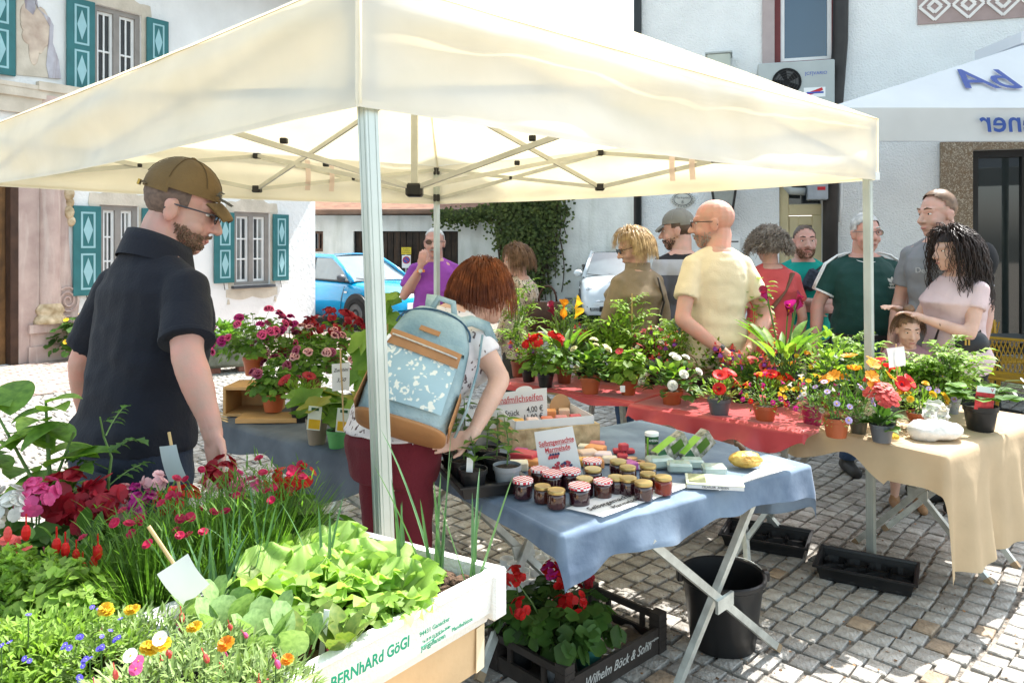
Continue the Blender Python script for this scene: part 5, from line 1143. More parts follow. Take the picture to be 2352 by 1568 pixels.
# celery
for n_, (s, w) in ((0, (.28, .05)), (2, (.35, .05)), (3, (.37, .19)), (5, (.40, .12))):
    root = thing('celery_seedling', ['celery seedling closest to the tray lettering', 'celery between lettuce and beet', 'celery at the front rim left of the lettuce', 'celery in the tray centre', 'celery touching the lettuce', 'celery in front of the beet leaves', 'celery at the back by the leek'][n_], 'seedling', tuple(tp(s, w, .91)), 0, 'celery seedlings in the tray')
    st = MB(); lf = MB()
    for i in range(5):
        a = i*2.4; q = tp(s, w, .905)+V(cos(a)*.026, sin(a)*.026, R_(.04, .075)); st.tube([tp(s, w, .9), q], [.0022, .0014], 4, False)
        for j in range(5): b_ = j*1.25+a; lobed(lf, q+V(cos(b_)*.014, sin(b_)*.014, R_(0, .01)), V(cos(b_)*.4, sin(b_)*.4-.2, 1), R_(.010, .016), 3, .22, 12, .2, b_)
    st.build('stems', m_stg, root); lf.build('foliage', m_lfy, root, True)
# beet and kohlrabi
m_beet = leafmat('leaf_beet', (.14, .26, .05), (.24, .30, .07), .4)
for n_, (s, w) in enumerate(((.40, .04), (.45, .09), (.36, .30), (.47, .18), (.43, .03))):
    root = thing('beet_seedling', ['beet seedling with red stems at the front rim', 'beet seedling with red stems next to the white marker', 'beet leaves with red veins at the back', 'beet seedling beside the kohlrabi', 'curled beet seedling on the dark peat'][n_], 'seedling', tuple(tp(s, w, .91)), 0, 'beet seedlings in the tray')
    for i in range(5):
        a = i*2.4; d = V(cos(a)*.45, sin(a)*.45, 1); q = tp(s, w, .9)+d.normalized()*R_(.03, .05); st = MB(); st.tube([tp(s, w, .9), q], [.003, .002], 4, False); st.build('stem', m_str, root); bigleaf(root, m_beet, 'ovate', q, d, R_(.05, .075), .034, .4, .3, .05)
for n_, (s, w) in enumerate(((.49, .06), (.50, .13), (.52, .20), (.47, .25), (.50, .30), (.53, .10))):
    root = thing('kohlrabi_seedling', ['kohlrabi with round blue green leaves at the tray front', 'kohlrabi with the largest round leaf beside the white marker', 'kohlrabi at the left rim of the tray', 'kohlrabi in front of the leaning white label', 'kohlrabi beneath the leaning white label', 'kohlrabi hanging over the left rim'][n_], 'seedling', tuple(tp(s, w, .91)), 0, 'kohlrabi seedlings in the tray')
    for i in range(5):
        a = i*2.4+n_; d = V(cos(a)*.5, sin(a)*.5, 1); q = tp(s, w, .9)+d.normalized()*R_(.045, .08); st = MB(); st.tube([tp(s, w, .9), q], [.0022, .0018], 4, False); st.build('stem', m_stg, root); bigleaf(root, m_lfk, 'round', q, V(d.x*.6, d.y*.4, 1.1), R_(.05, .072), .05, .3, .15)
mk = MB(); mk.bbox(tp(.435, .06, .955), (.005, .0008, .05), .0004, Matrix.Rotation(.12, 3, 'Y')); solo('plant_marker', mk, m_white, 'narrow white plastic marker standing in the tray', 'marker')
# big paper label on stick leaning over the tray
def stick_label(name, label, pa, pb, y, corners, yl, m, lines=(), tcol=None):
    r = thing(name, label, 'label', tuple(W(pb[0], pb[1], y)))
    mb = MB(); mb.tube([W(*pa, y), W(*pb, y)], .0035, 6); mb.build('stick', m_stk, r)
    P = [W(*c, yl) for c in corners]; mb = MB(); mb.grid(lambda u, v: P[0].lerp(P[1], u).lerp(P[3].lerp(P[2], u), v)+V(0, -.006*sin(pi*v)-.004*sin(u*3), 0), 6, 8); mb.build('paper', m, r, True); return r
m_paper = mat('white_paper', (.82, .83, .83), .7, .03, 6, trans=.25); m_paperb = mat('bluish_plastic_tag', (.35, .42, .45), .5, .2, 4, trans=.3)
stick_label('plant_label', 'white paper label on a thin stick leaning over the kohlrabi', (341, 1208), (470, 1400), 1.40, [(360, 1318), (432, 1270), (482, 1340), (425, 1392)], 1.385, m_paper)
stick_label('plant_label', 'bent grey plastic label on a stick before the navy polo man', (388, 992), (414, 1132), 1.78, [(366, 1025), (405, 1020), (432, 1102), (388, 1106)], 1.77, m_paperb)
# --- bedding plants, front left
def cloud(root, c, rx, ry, rz, n, L, Wd, shape, m, name='foliage', droop=.3, upb=.5, seg=3, fold=.25):
    mb = MB()
    for i in range(n):
        a = R_(0, 6.28); r = sqrt(R_(0, 1)); x, y_ = r*cos(a), r*sin(a); z = sqrt(max(0, 1-r*r))*R_(.55, 1.0); p = c+V(x*rx, y_*ry, z*rz); d = V(x*.8, y_*.8, upb)+rv(.6)
        if shape == 'lobed': lobed(mb, p, d+V(0, 0, .4), L*R_(.3, .5), 5, .10, 15, .2, R_(0, 6))
        else: leaf(mb, p, d, L*R_(.7, 1.2), Wd, shape, droop, fold, seg)
    o = mb.build(name, m, root, True); o['kind'] = 'stuff'; return o
def spots(root, key, c, rx, ry, rz, n, s=1., pts=None, y=None):
    st = MB()
    for i in range(n):
        a = R_(0, 6.28); r = sqrt(R_(0, 1)); p = c+V(r*cos(a)*rx, r*sin(a)*ry, sqrt(1-r*r)*rz*1.05+.01); bloom(root, key[i % len(key)] if isinstance(key, list) else key, p, V(R_(-.4, .4), R_(-.8, .1), 1), s); st.tube([p-V(0, 0, .06), p], .0013, 3, False)
    if n: st.build('flower_stalks', m_stg, root)
    for px, py in (pts or []): [bloom(root, key if not isinstance(key, list) else key[0], W(px+R_(-9, 9), py+R_(-9, 9), y), V(R_(-.3, .3), -.7, .8), s) for _ in range(3)]
m_port = leafmat('leaf_portulaca', (.22, .33, .10), (.30, .42, .14), .3)
for nm, lb, px, y, z0, rx, hz, n in (('portulaca', 'portulaca mat with yellow and white flowers left of the tray end', 330, 1.27, .925, .13, .10, 900), ('portulaca', 'portulaca with yellow double flower at the bottom centre left', 470, 1.20, .935, .12, .10, 900), ('portulaca', 'portulaca with orange flower and red buds below the tray lettering', 590, 1.12, .95, .10, .085, 700), ('portulaca', 'portulaca spreading at the bottom edge near the pink and white blossoms', 380, 1.08, .965, .14, .09, 900)):
    root, c = pot2(nm, lb, px, y, .07, z0-T0Z+.01, m_potb); c.z = z0; cloud(root, c, rx, rx*.8, hz, n, .024, .0055, 'lance', m_port, seg=2); spots(root, [('bud', f_cor), ('bud', f_pink)], c, rx*.9, rx*.6, hz, 5, .55)
    P_ = {330: [(250, 1405), (243, 1400), (298, 1402), (310, 1400)], 470: [(450, 1440), (440, 1442)], 590: [(660, 1515), (520, 1480)], 380: [(350, 1490), (372, 1480), (338, 1487)]}[px]
    for a in P_: bloom(root, ('marigold', f_yel if px != 590 else f_ora), W(a[0], a[1], y-.04), V(R_(-.3, .3), -.4, .9), R_(.3, .48))
    if px == 380:
        for a in ((368, 1466), (300, 1505)): bloom(root, ('single', f_wht), W(a[0], a[1], y-.1), V(0, -.7, .7), .4)
        for a in ((318, 1517), (312, 1535)): bloom(root, ('single', f_pink), W(a[0], a[1], y-.1), V(.2, -.7, .7), .35)
root, c = pot2('lobelia', 'lobelia with small blue violet flowers at the lower left', 110, 1.22, .085, .18, m_potb); c.z = .92; cloud(root, c, .19, .13, .13, 1500, .02, .007, 'lance', m_lfl, seg=2); spots(root, ('lobelia', f_blue), c, .17, .11, .13, 14, .5, [(150, 1485), (235, 1490), (195, 1520), (190, 1555), (60, 1510), (180, 1455), (270, 1465)], 1.12)
root, c = pot2('lobelia', 'lobelia cushion in the bottom left corner', 60, 1.08, .08, .12, m_potb); c.z = .86; cloud(root, c, .16, .1, .1, 1000, .02, .007, 'lance', m_lf, seg=2); spots(root, ('lobelia', f_blue), c, .14, .09, .1, 8, .5)
root, c = pot2('salad_burnet', 'pale salad burnet with rounded leaflets beside the curly parsley', 130, 1.44, .08, .13, m_potb); c.z = .90; cloud(root, c, .13, .1, .15, 800, .026, .02, 'lobed', m_lfl); cloud(root, c, .12, .09, .13, 300, .05, .004, 'lance', m_lfl, 'stems')
root, c = pot2('parsley', 'curly parsley at the left edge', 25, 1.46, .08, .13, m_potb); c.z = .90
mb = MB()
for i in range(240):
    a = R_(0, 6.28); r = sqrt(R_(0, 1)); p = c+V(r*cos(a)*.13, r*sin(a)*.1, sqrt(1-r*r)*.17*R_(.6, 1))
    for j in range(7): lobed(mb, p+rv(.011), rv(1)+V(0, 0, .6), R_(.005, .010), 3, .4, 7, .6, R_(0, 6))
o = mb.build('foliage', m_lfy, root); o['kind'] = 'stuff'
root, c = pot2('parsley', 'second parsley below the curly one at the left edge', 10, 1.28, .08, .13, m_potb); c.z = .86
mb = MB()
for i in range(160):
    a = R_(0, 6.28); r = sqrt(R_(0, 1)); p = c+V(r*cos(a)*.13, r*sin(a)*.1, sqrt(1-r*r)*.14*R_(.6, 1))
    for j in range(6): lobed(mb, p+rv(.011), rv(1)+V(0, 0, .6), R_(.006, .012), 3, .4, 7, .6, R_(0, 6))
o = mb.build('foliage', m_lfl, root); o['kind'] = 'stuff'
f_crim = pet('petal_crimson', (.42, .005, .05), (.55, .01, .08))
# --- dianthus, in the yellow and other pots
for nm, lb, px, y, pm, rx, hz, n, nf in (('dianthus', 'grassy dianthus with crimson flowers in a lime yellow pot', 345, 1.58, m_poty, .12, .26, 900, 12), ('dianthus', 'grassy dianthus with crimson flowers right of the lime yellow pot', 490, 1.68, m_terrad, .14, .26, 1000, 14), ('dianthus', 'grassy dianthus with crimson dots near the leek blades', 610, 1.80, m_terrad, .13, .27, 900, 11)):
    root, c = pot2(nm, lb, px, y, .072 if pm == m_poty else .065, .14, pm)
    mb = MB()
    for i in range(n):
        a = R_(0, 6.28); r = sqrt(R_(0, 1)); b_ = c+V(cos(a)*r*.05, sin(a)*r*.05, 0); leaf(mb, b_, V(cos(a)*r*.75, sin(a)*r*.75, 1), hz*R_(.5, 1.0), .0042, 'grass', R_(.05, .4), .2, 5)
    for i in range(n//2):
        a = R_(0, 6.28); r = sqrt(R_(0, 1)); p = c+V(cos(a)*r*rx, sin(a)*r*rx, hz*R_(.3, .95)); leaf(mb, p, V(R_(-1, 1), R_(-1, 1), .8), R_(.03, .055), .004, 'grass', .3, .2, 3)
    o = mb.build('foliage', m_lf, root); o['kind'] = 'stuff'
    st = MB()
    for i in range(nf):
        a = R_(0, 6.28); r = sqrt(R_(0, 1)); p = c+V(cos(a)*r*rx, sin(a)*r*rx-.02, hz*R_(.75, 1.08)); st.tube([c+V(cos(a)*r*.04, sin(a)*r*.04, .02), p-V(0, 0, .02)], .0012, 3, False); bloom(root, ('dianthus', f_crim), p, V(R_(-.5, .5), R_(-.9, 0), .8), .8)
    st.build('flower_stalks', m_stg, root)
# --- geraniums at the back of the near table
def fgeran(nm, lb, px, y, umb, fl, n=70, key='umbel', s=1.):
    root, c = pot2(nm, lb, px, y, .065, .13, m_terra); bush(root, c+V(0, 0, .02), .13, .15, n, .07, .07, 'lobed', m_lfd, lo=-.3); st = MB()
    for i, (ux, uy) in enumerate(umb):
        p = W(ux, uy, y-.02*(i % 3)); bloom(root, (key, fl if not isinstance(fl, list) else fl[i % len(fl)]), p, V(R_(-.3, .3), -.7, .8), s); st.tube([c+V(0, 0, .03), c.lerp(p, .6)+V(0, 0, .02), p], [.003, .0025, .002], 4, False)
    st.build('flower_stalks', m_stg, root)
fgeran('geranium', 'deep red geranium with large flower clusters near the pepper plant', 195, 1.78, [(150, 1125), (200, 1150), (225, 1165), (170, 1165), (240, 1140), (195, 1185), (150, 1160)], f_dred, 90, s=1.15)
fgeran('geranium', 'bright pink geranium at the left below the pepper leaves', 80, 1.74, [(70, 1140), (95, 1130), (85, 1150)], f_pink, 60, s=1.0)
fgeran('geranium', 'white geranium at the left edge', 20, 1.70, [(15, 1150), (28, 1165), (8, 1175)], f_wht, 50, s=.85)
fgeran('geranium', 'purple and salmon geraniums in front of the jeans', 310, 1.80, [(285, 1165), (315, 1140), (330, 1155), (352, 1112), (280, 1140)], [f_lpink, f_mag, f_mag, f_lpink], 60, s=.8)
fgeran('geranium', 'scarlet geranium between purple blossoms and dianthus', 410, 1.84, [(385, 1150), (408, 1155), (425, 1143)], f_red, 60, s=.85)
fgeran('geranium', 'tall red geranium bloom beside the navy man\'s hand', 515, 1.90, [(508, 1075), (500, 1095)], f_dred, 55, s=.95)
fgeran('geranium', 'hot pink geranium right of the tall red bloom', 560, 1.90, [(545, 1105), (575, 1120), (540, 1120)], f_pink, 45, s=.75)
fgeran('geranium', 'bright red geranium with two blooms left of the maroon trousers', 665, 1.92, [(640, 1105), (655, 1115), (693, 1094)], f_red, 70, s=.95)
# fuchsia
root, c = pot2('fuchsia', 'fuchsia with hanging red buds and pale bells at the left', 150, 1.60, .07, .13, m_terrad); bush(root, c+V(0, 0, .06), .17, .17, 150, .05, .03, 'ovate', m_lfd, lo=-.3, stems=12, mst=m_str)
for a in ((130, 1235), (150, 1245), (175, 1260), (190, 1290), (215, 1275), (60, 1205), (225, 1250)): bloom(root, ('bud', f_red), W(a[0], a[1], 1.5), EZ, 1.0)
for a in ((18, 1225), (40, 1250), (190, 1330)): bloom(root, ('fuchsia', f_lpink), W(a[0], a[1]-15, 1.5), EZ, 1.)
# pepper and tomato
root, c = pot2('pepper_plant', 'pepper plant with large glossy pointed leaves at the left edge', 105, 1.86, .075, .15, m_potb)
st = MB(); top = c+V(0, 0, .40); st.tube([c, c+V(.01, 0, .2), top], [.007, .006, .003], 6); st.tube([c+V(.0, 0, .15), c+V(-.13, .02, .36)], [.005, .003], 5); st.tube([c+V(0, 0, .15), c+V(.08, -.02, .33)], [.005, .003], 5); st.build('stem', m_stg, root)
for i in range(44):
    a = i*2.4; br = [V(0, 0, 0), V(-.10, .02, -.02), V(.07, -.02, -.04)][i % 3]; p = c+br+V(0, 0, .08+.0075*i); L = R_(.09, .15); bigleaf(root, m_lf if i % 3 else m_lfl, 'ovate', p, V(cos(a), sin(a)*.7-.2, R_(.0, .6)), L, L*.6, R_(.4, .8), .3, 0, 'leaf', 8)
root, c = pot2('tomato_plant', 'lanky tomato plant with yellowing leaf in front of the navy polo', 262, 1.88, .07, .15, m_potb); tomato(root, c, .36, .15, m_lfd, False, 7); bigleaf(root, m_lfyel, 'ovate', c+V(.03, -.03, .14), V(.5, -.3, -.3), .09, .05, .6, .2); bigleaf(root, m_lfyel, 'ovate', c+V(.05, -.03, .12), V(.3, -.5, -.5), .09, .05, .6, .2)
root, c = pot2('leafy_pot', 'dark leafy plant behind the scarlet geranium', 440, 1.93, .065, .13, m_potb); bush(root, c+V(0, 0, .05), .12, .1, 80, .06, .03, 'ovate', m_lfd)
root, c = pot2('geranium', 'flowerless dark geranium behind the leek blades', 740, 1.94, .065, .13, m_potb); bush(root, c+V(0, 0, .02), .12, .08, 60, .07, .07, 'lobed', m_lfd)
# ================================================================ GOODS on the jam and soap table
Z1 = T1Z+.012
def checker(t, tc, c, s=70, col=(.62, .03, .05)):
    N, L = t.nodes, t.links; k = N.new('ShaderNodeTexChecker'); k.inputs['Scale'].default_value = s; L.new(tc.outputs['Object'], k.inputs[0]); k.inputs[1].default_value = (*col, 1); L.new(c, k.inputs[2]); return k.outputs[0]
m_ging = mat('gingham_lid', (.82, .80, .78), .45, .03, 9, fn=lambda t, tc, c: checker(t, tc, c, 95)); m_glid = mat('gold_lid', (.50, .36, .14), .3, .1, 8, metal=.75)
m_jamd = mat('dark_berry_jam', (.030, .006, .010), .12, .3, 9, coat=1., spec=.6); m_jamb = mat('plum_jam', (.055, .015, .010), .12, .3, 9, coat=1.); m_jamr = mat('red_currant_jam', (.22, .02, .008), .12, .3, 9, coat=1., trans=.2); m_glass = mat('jar_glass', (.8, .82, .82), .03, 0, 3, glass=1.)
jars = [(1201, 1146, 50, 'g', 0), (1246, 1156, 44, 'l', 1), (1278, 1169, 48, 'l', 1), (1331, 1163, 54, 'g', 0), (1385, 1145, 46, 'g', 1), (1343, 1140, 46, 'l', 0), (1415, 1135, 44, 'l', 0), (1443, 1139, 46, 'l', 0), (1478, 1151, 48, 'l', 0), (1523, 1137, 46, 'l', 2), (1488, 1125, 42, 'l', 1), (1362, 1118, 46, 'l', 0), (1268, 1130, 50, 'g', 0), (1310, 1125, 50, 'g', 0), (1240, 1118, 46, 'g', 1), (1360, 1098, 46, 'g', 0), (1420, 1098, 44, 'l', 0), (1442, 1112, 44, 'l', 1), (1488, 1108, 44, 'l', 0)]
jl = ['dark jam jar with gingham lid at the left end of the row', 'brown jam jar with gold lid second from the left', 'jam jar with gold lid standing foremost on the left', 'wide dark jar with gingham lid at the front of the paper', 'jar with gingham lid right of the wide foremost one', 'dark jar with gold lid hidden behind the wide gingham jar', 'dark jar with gold lid in the second row centre', 'dark jar with gold lid next to the foremost right jar', 'very dark jar with gold lid foremost on the right', 'bright red jam jar with gold lid at the right end', 'jar with gold lid behind the bright red one', 'jar with gold lid below the marmalade sign', 'gingham lid jar behind the two brown jars', 'gingham lid jar in front of the marmalade sign', 'gingham lid jar at the sign\'s left foot', 'gingham lid jar at the back beside the sign', 'gold lid jar in the back row left', 'gold lid jar in the middle of the back row', 'gold lid jar at the back right']
for i, (px, py, w, ld, j) in enumerate(jars):
    b = G(px, py, Z1); r = w/2/FPX*b.y*.93; b.y += r*.5; b.x = (px-CX)/FPX*b.y; h = r*2*.98
    t = thing('jam_jar', jl[i], 'jar', tuple(b), 0, 'jam jars on the blue cloth')
    mb = MB(); mb.lathe(b, [(r*.86, 0), (r*.95, .003), (r*.97, h*.1), (r*.97, h*.66), (r*.9, h*.74), (r*.8, h*.78), (r*.8, h*.82)], 20, True, True); mb.build('jam', (m_jamd, m_jamb, m_jamr)[j], t, 50)
    mb = MB(); lr = r*.95 if ld == 'l' else r*1.04; mb.lathe(b, [(lr*.9, h*.80), (lr, h*.80), (lr, h*.93), (lr*.96, h*.965), (lr*.8, h*.955), (.0005, h*.962)], 20, False, False); mb.build('lid', m_glid if ld == 'l' else m_ging, t, 40)
# signs
m_rtx = mat('red_lettering', (.55, .05, .06), .6, .05, 9); m_btx = mat('dark_lettering', (.03, .03, .035), .6, .05, 9)
def board(name, label, c, wpts, yd, thick=.004, m=None):
    """upright board through the four image corners (tl,tr,br,bl); bottom at yd, leaning back"""
    P = [W(*wpts[0], yd+.03), W(*wpts[1], yd+.03), W(*wpts[2], yd), W(*wpts[3], yd)]; r = thing(name, label, 'sign', tuple((P[2]+P[3])/2))
    x = (P[1]-P[0]+P[2]-P[3]).normalized(); yv = (P[0]-P[3]+P[1]-P[2]).normalized(); n = x.cross(yv).normalized()
    mb = MB(); mb.prism([p-n*thick for p in P], n*thick); mb.build('board', m or m_paper, r); return r, P, x, yv, n
def on(P, u, v): return P[3].lerp(P[2], u).lerp(P[0].lerp(P[1], u), v)
r, P, x, yv, n = board('marmalade_sign', 'white card reading Selbstgemachte Marmelade with a picture of berries', 0, [(1227, 992), (1315, 978), (1338, 1090), (1243, 1108)], 2.80)
for s, v in (('Selbstgemachte', .74), ('Marmelade', .60)):
    text('lettering', s, m_rtx, frame(on(P, .52, v)+n*.001, x, yv), .0265, r, bold=.7, sx=.80)
    mb = MB(); wd = .42 if s[0] == 'S' else .29; mb.beam(on(P, .52-wd, v-.06)+n*.0015, on(P, .52+wd, v-.06)+n*.0015, .0012, .0012); mb.build('underline', m_rtx, r)
mb = MB(); c0 = on(P, .56, .24)
mb.add([c0+x*(.036*cos(a))+yv*(.014*sin(a)-.010)+n*.0012 for a in [2*pi*i/20 for i in range(20)]], [tuple(range(20))]); mb.build('printed_bowl', mat('printed_bowl_white', (.70, .68, .66), .5, .05, 9), r)
rg = random.Random(5); BC = [mat('print_raspberry', (.50, .05, .08), .5, .2, 60), mat('print_blueberry', (.03, .04, .12), .5, .2, 60), mat('print_strawberry', (.6, .07, .07), .5, .2, 60)]
for i in range(26):
    a = rg.uniform(0, pi); q = rg.random(); p = c0+x*(.036*cos(a)*q**.5)+yv*(.022*sin(a)*q**.5-.004)+n*(.0016+.00005*i); mb = MB(); R0 = rg.uniform(.004, .007); mb.add([p+x*R0*cos(t_)+yv*R0*sin(t_) for t_ in [2*pi*k/10 for k in range(10)]], [tuple(range(10))]); mb.build('printed_berry', BC[i % 3], r)
for i in range(12):
    p = on(P, .28+.022*i, .44+.03*(i % 3))+n*(.0016+.00005*i); mb = MB(); mb.add([p+x*.005*cos(t_)+yv*.005*sin(t_) for t_ in [2*pi*k/10 for k in range(10)]], [tuple(range(10))]); mb.build('printed_berry', BC[(i*2) % 3], r)
r, P, x, yv, n = board('soap_sign', 'white price board for sheep milk soap above the soap crate', 0, [(1118, 905), (1256, 890), (1257, 970), (1118, 985)], 3.42)
text('lettering', 'Schafmilchseifen', m_rtx, frame(on(P, .52, .76)+n*.001, x, yv), .042, r, bold=.2, sx=.82); mb = MB(); mb.beam(on(P, .06, .66)+n*.0015, on(P, .94, .66)+n*.0015, .002, .0015); mb.build('underline', m_rtx, r)
for s, u, v in (('1 Stück', .38, .37), ('4,00 €', .80, .42), ('3 Stück', .38, .14), ('11,00 €', .77, .20)): text('lettering', s, m_btx, frame(on(P, u, v)+n*.001, x, yv), .036, r, bold=.2, sx=.8)
mb = MB(); mb.add([on(P, .62+.14*cos(a), 1.0+.12*sin(a))+n*.0 for a in [pi*i/12 for i in range(13)]], [tuple(range(13))[::-1]]); mb.build('rounded_top', m_paper, r)
r, P, x, yv, n = board('zucchini_sign', 'handwritten paper sign Zucchini 3,50 on a stick', 0, [(762, 836), (803, 832), (802, 895), (763, 898)], 3.12)
text('lettering', 'Zucchini', m_btx, frame(on(P, .5, .75)+n*.001, x, yv), .020, r, shear=.35, sx=.85); text('lettering', '3,50', m_btx, frame(on(P, .52, .38)+n*.001, x, yv), .022, r, shear=.3)
mb = MB(); mb.tube([W(782, 800, 3.16), W(783, 842, 3.118), W(786, 892, 3.118), W(790, 990, 3.16)], .0035, 5); mb.build('stick', m_stk, r)
r, P, x, yv, n = board('plant_price_card', 'white card with handwriting behind the forearm of the red haired woman', 0, [(1068, 918), (1112, 915), (1112, 975), (1068, 978)], 3.3)
text('lettering', 'Paprika', m_btx, frame(on(P, .5, .72)+n*.001, x, yv), .022, r, shear=.4)
# soap crate (OSB) and soaps
m_osb = mat('osb_board', (.48, .32, .15), .8, .3, 26, .2, 50, col2=(.62, .46, .26)); SO = G(1290, 1040, Z1); sc_ = thing('soap_crate', 'open wooden crate lined with white card full of soap bars', 'crate', (SO.x, SO.y, Z1))
ex, ey = V(.93, .30, 0).normalized(), V(-.30, .93, 0).normalized(); CO = G(1378, 1018, Z1); cw, cl, ch = .40, .34, .085
def cp(a, b, z): return CO-ex*a+ey*b+EZ*z
for a0, a1, b0, b1 in ((0, cw, 0, .014), (0, .014, .015, cl-.015), (cw-.014, cw, .015, cl-.015), (0, cw, cl-.014, cl)):
    mb = MB(); mb.prism([cp(a0, b0, 0), cp(a0, b1, 0), cp(a1, b1, 0), cp(a1, b0, 0)], EZ*ch); mb.build('side_panel', m_osb, sc_)
mb = MB(); mb.prism([cp(.015, .015, .002), cp(.015, cl-.015, .002), cp(cw-.015, cl-.015, .002), cp(cw-.015, .015, .002)], EZ*.01); mb.build('base', m_osb, sc_)
mb = MB()
for q in ((.018, cw-.018, .02, .024), (.018, .022, .02, cl-.02), (.018, cw-.018, cl-.024, cl-.02), (cw-.022, cw-.018, .02, cl-.02)): mb.prism([cp(q[0], q[2], .013), cp(q[0], q[3], .013), cp(q[1], q[3], .013), cp(q[1], q[2], .013)], EZ*.105)
mb.build('card_liner', m_paper, sc_)
mb = MB(); n0 = cp(.02, cl-.05, .09); mb.prism([n0-ex*.05+ex*.055*cos(a)+EZ*(.075*sin(a)) for a in [pi*i/12 for i in range(13)]], ey*.004); mb.build('arched_card', mat('brown_card', (.42, .25, .12), .8, .1, 9), sc_)
SC = [(.62, .22, .22), (.75, .55, .42), (.80, .74, .58), (.70, .20, .10), (.75, .33, .12), (.42, .10, .30), (.78, .62, .62), (.55, .06, .08), (.70, .62, .48), (.75, .42, .10)]
m_soap = [mat('soap_%s' % n_, c_, .5, .12, 20, sss=.15) for n_, c_ in zip(('rose', 'peach', 'cream', 'orange_red', 'orange', 'violet', 'pale_pink', 'red', 'oat', 'honey'), SC)]
def soap(p, h, rz, k, label, name='soap_bar', grp='soap bars on the blue cloth'):
    mb = MB(); mb.bbox(V(p.x, p.y, p.z+h[2]), h, .004, Matrix.Rotation(rz, 3, 'Z')); return solo(name, mb, m_soap[k], label, 'soap', grp)
i = 0; rg = random.Random(11)
cn = ['rose', 'peach', 'cream', 'brick red', 'orange', 'violet', 'pale pink', 'red', 'oat coloured', 'honey coloured']
for a in range(5):
    for b in range(4):
        k = (a*3+b*7) % 10; p = cp(.06+a*.068, .06+b*.07, .014+(.03 if b % 2 else 0)); soap(p, (.026, .028, .028), rg.uniform(-.2, .2), k, cn[k]+' soap bar lying in the wooden crate, '+('front', 'second', 'third', 'rear')[b]+' row and '+('right end', 'right of centre', 'centre', 'left of centre', 'left end')[a], grp='soap bars in the crate')
fs = [(1196, 1042, 5, 30, 'violet soap cube standing before the soap crate'), (1205, 1062, 7, 60, 'flat red soap below the violet cube'), (1190, 1078, 2, 46, 'cream soap block left of the marmalade sign'), (1226, 1070, 4, 40, 'orange soap left of the marmalade sign'), (1232, 1090, 3, 34, 'brown red soap at the foot of the marmalade sign'), (1345, 1035, 2, 34, 'cream soap right of the marmalade sign top'), (1368, 1042, 4, 44, 'orange bar behind the pink soaps'), (1385, 1055, 6, 40, 'pale pink soap bar right of the orange one'), (1400, 1062, 8, 34, 'off white soap cube in front of the red hearts'), (1350, 1052, 1, 44, 'peach soap beside the sign'), (1345, 1068, 9, 40, 'honey soap bar next to the sign edge'), (1362, 1072, 4, 46, 'flat orange soap behind the gingham jar'), (1420, 1040, 7, 24, 'left red heart soap in the pile'), (1445, 1040, 7, 24, 'right red heart soap in the pile'), (1430, 1052, 7, 24, 'front red heart soap in the pile'), (1372, 1028, 0, 34, 'rose soap in front of the crate corner'), (1440, 1078, 5, 44, 'lilac soap behind the gold lids')]
for px, py, k, w, lb in fs:
    p = G(px, py, Z1); hw = w/2/FPX*p.y; soap(p, (hw, hw*.75, hw*.42), rg.uniform(-.5, .5), k, lb)
p = G(1432, 1046, Z1); soap(V(p.x, p.y, Z1+.022), (.018, .016, .014), .4, 7, 'topmost red heart soap of the pile')
# balm tins
for i, (px, py) in enumerate(((1452, 1064), (1470, 1072), (1463, 1074))):
    p = G(px, py, Z1); t = thing('balm_tin', ['small white balm tin with copper lid at the back', 'small white balm tin next to the green shaker', 'small white balm tin in front of the other two'][i], 'tin', tuple(p), 0, 'balm tins'); mb = MB(); mb.lathe(p, [(.019, 0), (.02, .002), (.02, .016)], 16, True, True); mb.build('body', m_white, t, 40); mb = MB(); mb.lathe(p+V(0, 0, .0165), [(.0205, 0), (.0205, .007), (.017, .008)], 16, True, True); mb.build('lid', mat('copper_lid', (.6, .35, .2), .35, .1, 9, metal=.6), t, 40)
# ant bait shaker and boxes
m_grn = mat('pack_green', (.02, .09, .035), .45, .15, 20); m_pic = mat('pack_picture', (.16, .22, .10), .5, .7, 40, col2=(.55, .5, .42)); m_lime = mat('pack_lime', (.25, .5, .05), .5, .1, 9)
p = G(1497, 1052, Z1); t = thing('ant_bait_shaker', 'round green and white ant bait shaker with white lid', 'canister', tuple(p)); mb = MB(); mb.lathe(p, [(.027, 0), (.027, .062)], 20, True, True); mb.build('lower_label', m_pic, t, 40); mb = MB(); mb.lathe(p+V(0, 0, .0625), [(.0275, 0), (.0275, .03)], 20, True, True); mb.build('upper_label', m_grn, t, 40); mb = MB(); mb.lathe(p+V(0, 0, .093), [(.0285, 0), (.0285, .012), (.025, .014), (.001, .014)], 20, True, False); mb.build('lid', m_white, t, 40)
text('lettering', 'AMEISEN', m_white, frame(p+V(.002, -.0285, .078), (1, 0, 0), (0, 0, 1)), .012, t, sx=.8); mb = MB(); mb.box(p+V(-.019, -.0215, .045), (.006, .0015, .045), Matrix.Rotation(.7, 3, 'Z')); mb.build('lime_stripe', m_lime, t)
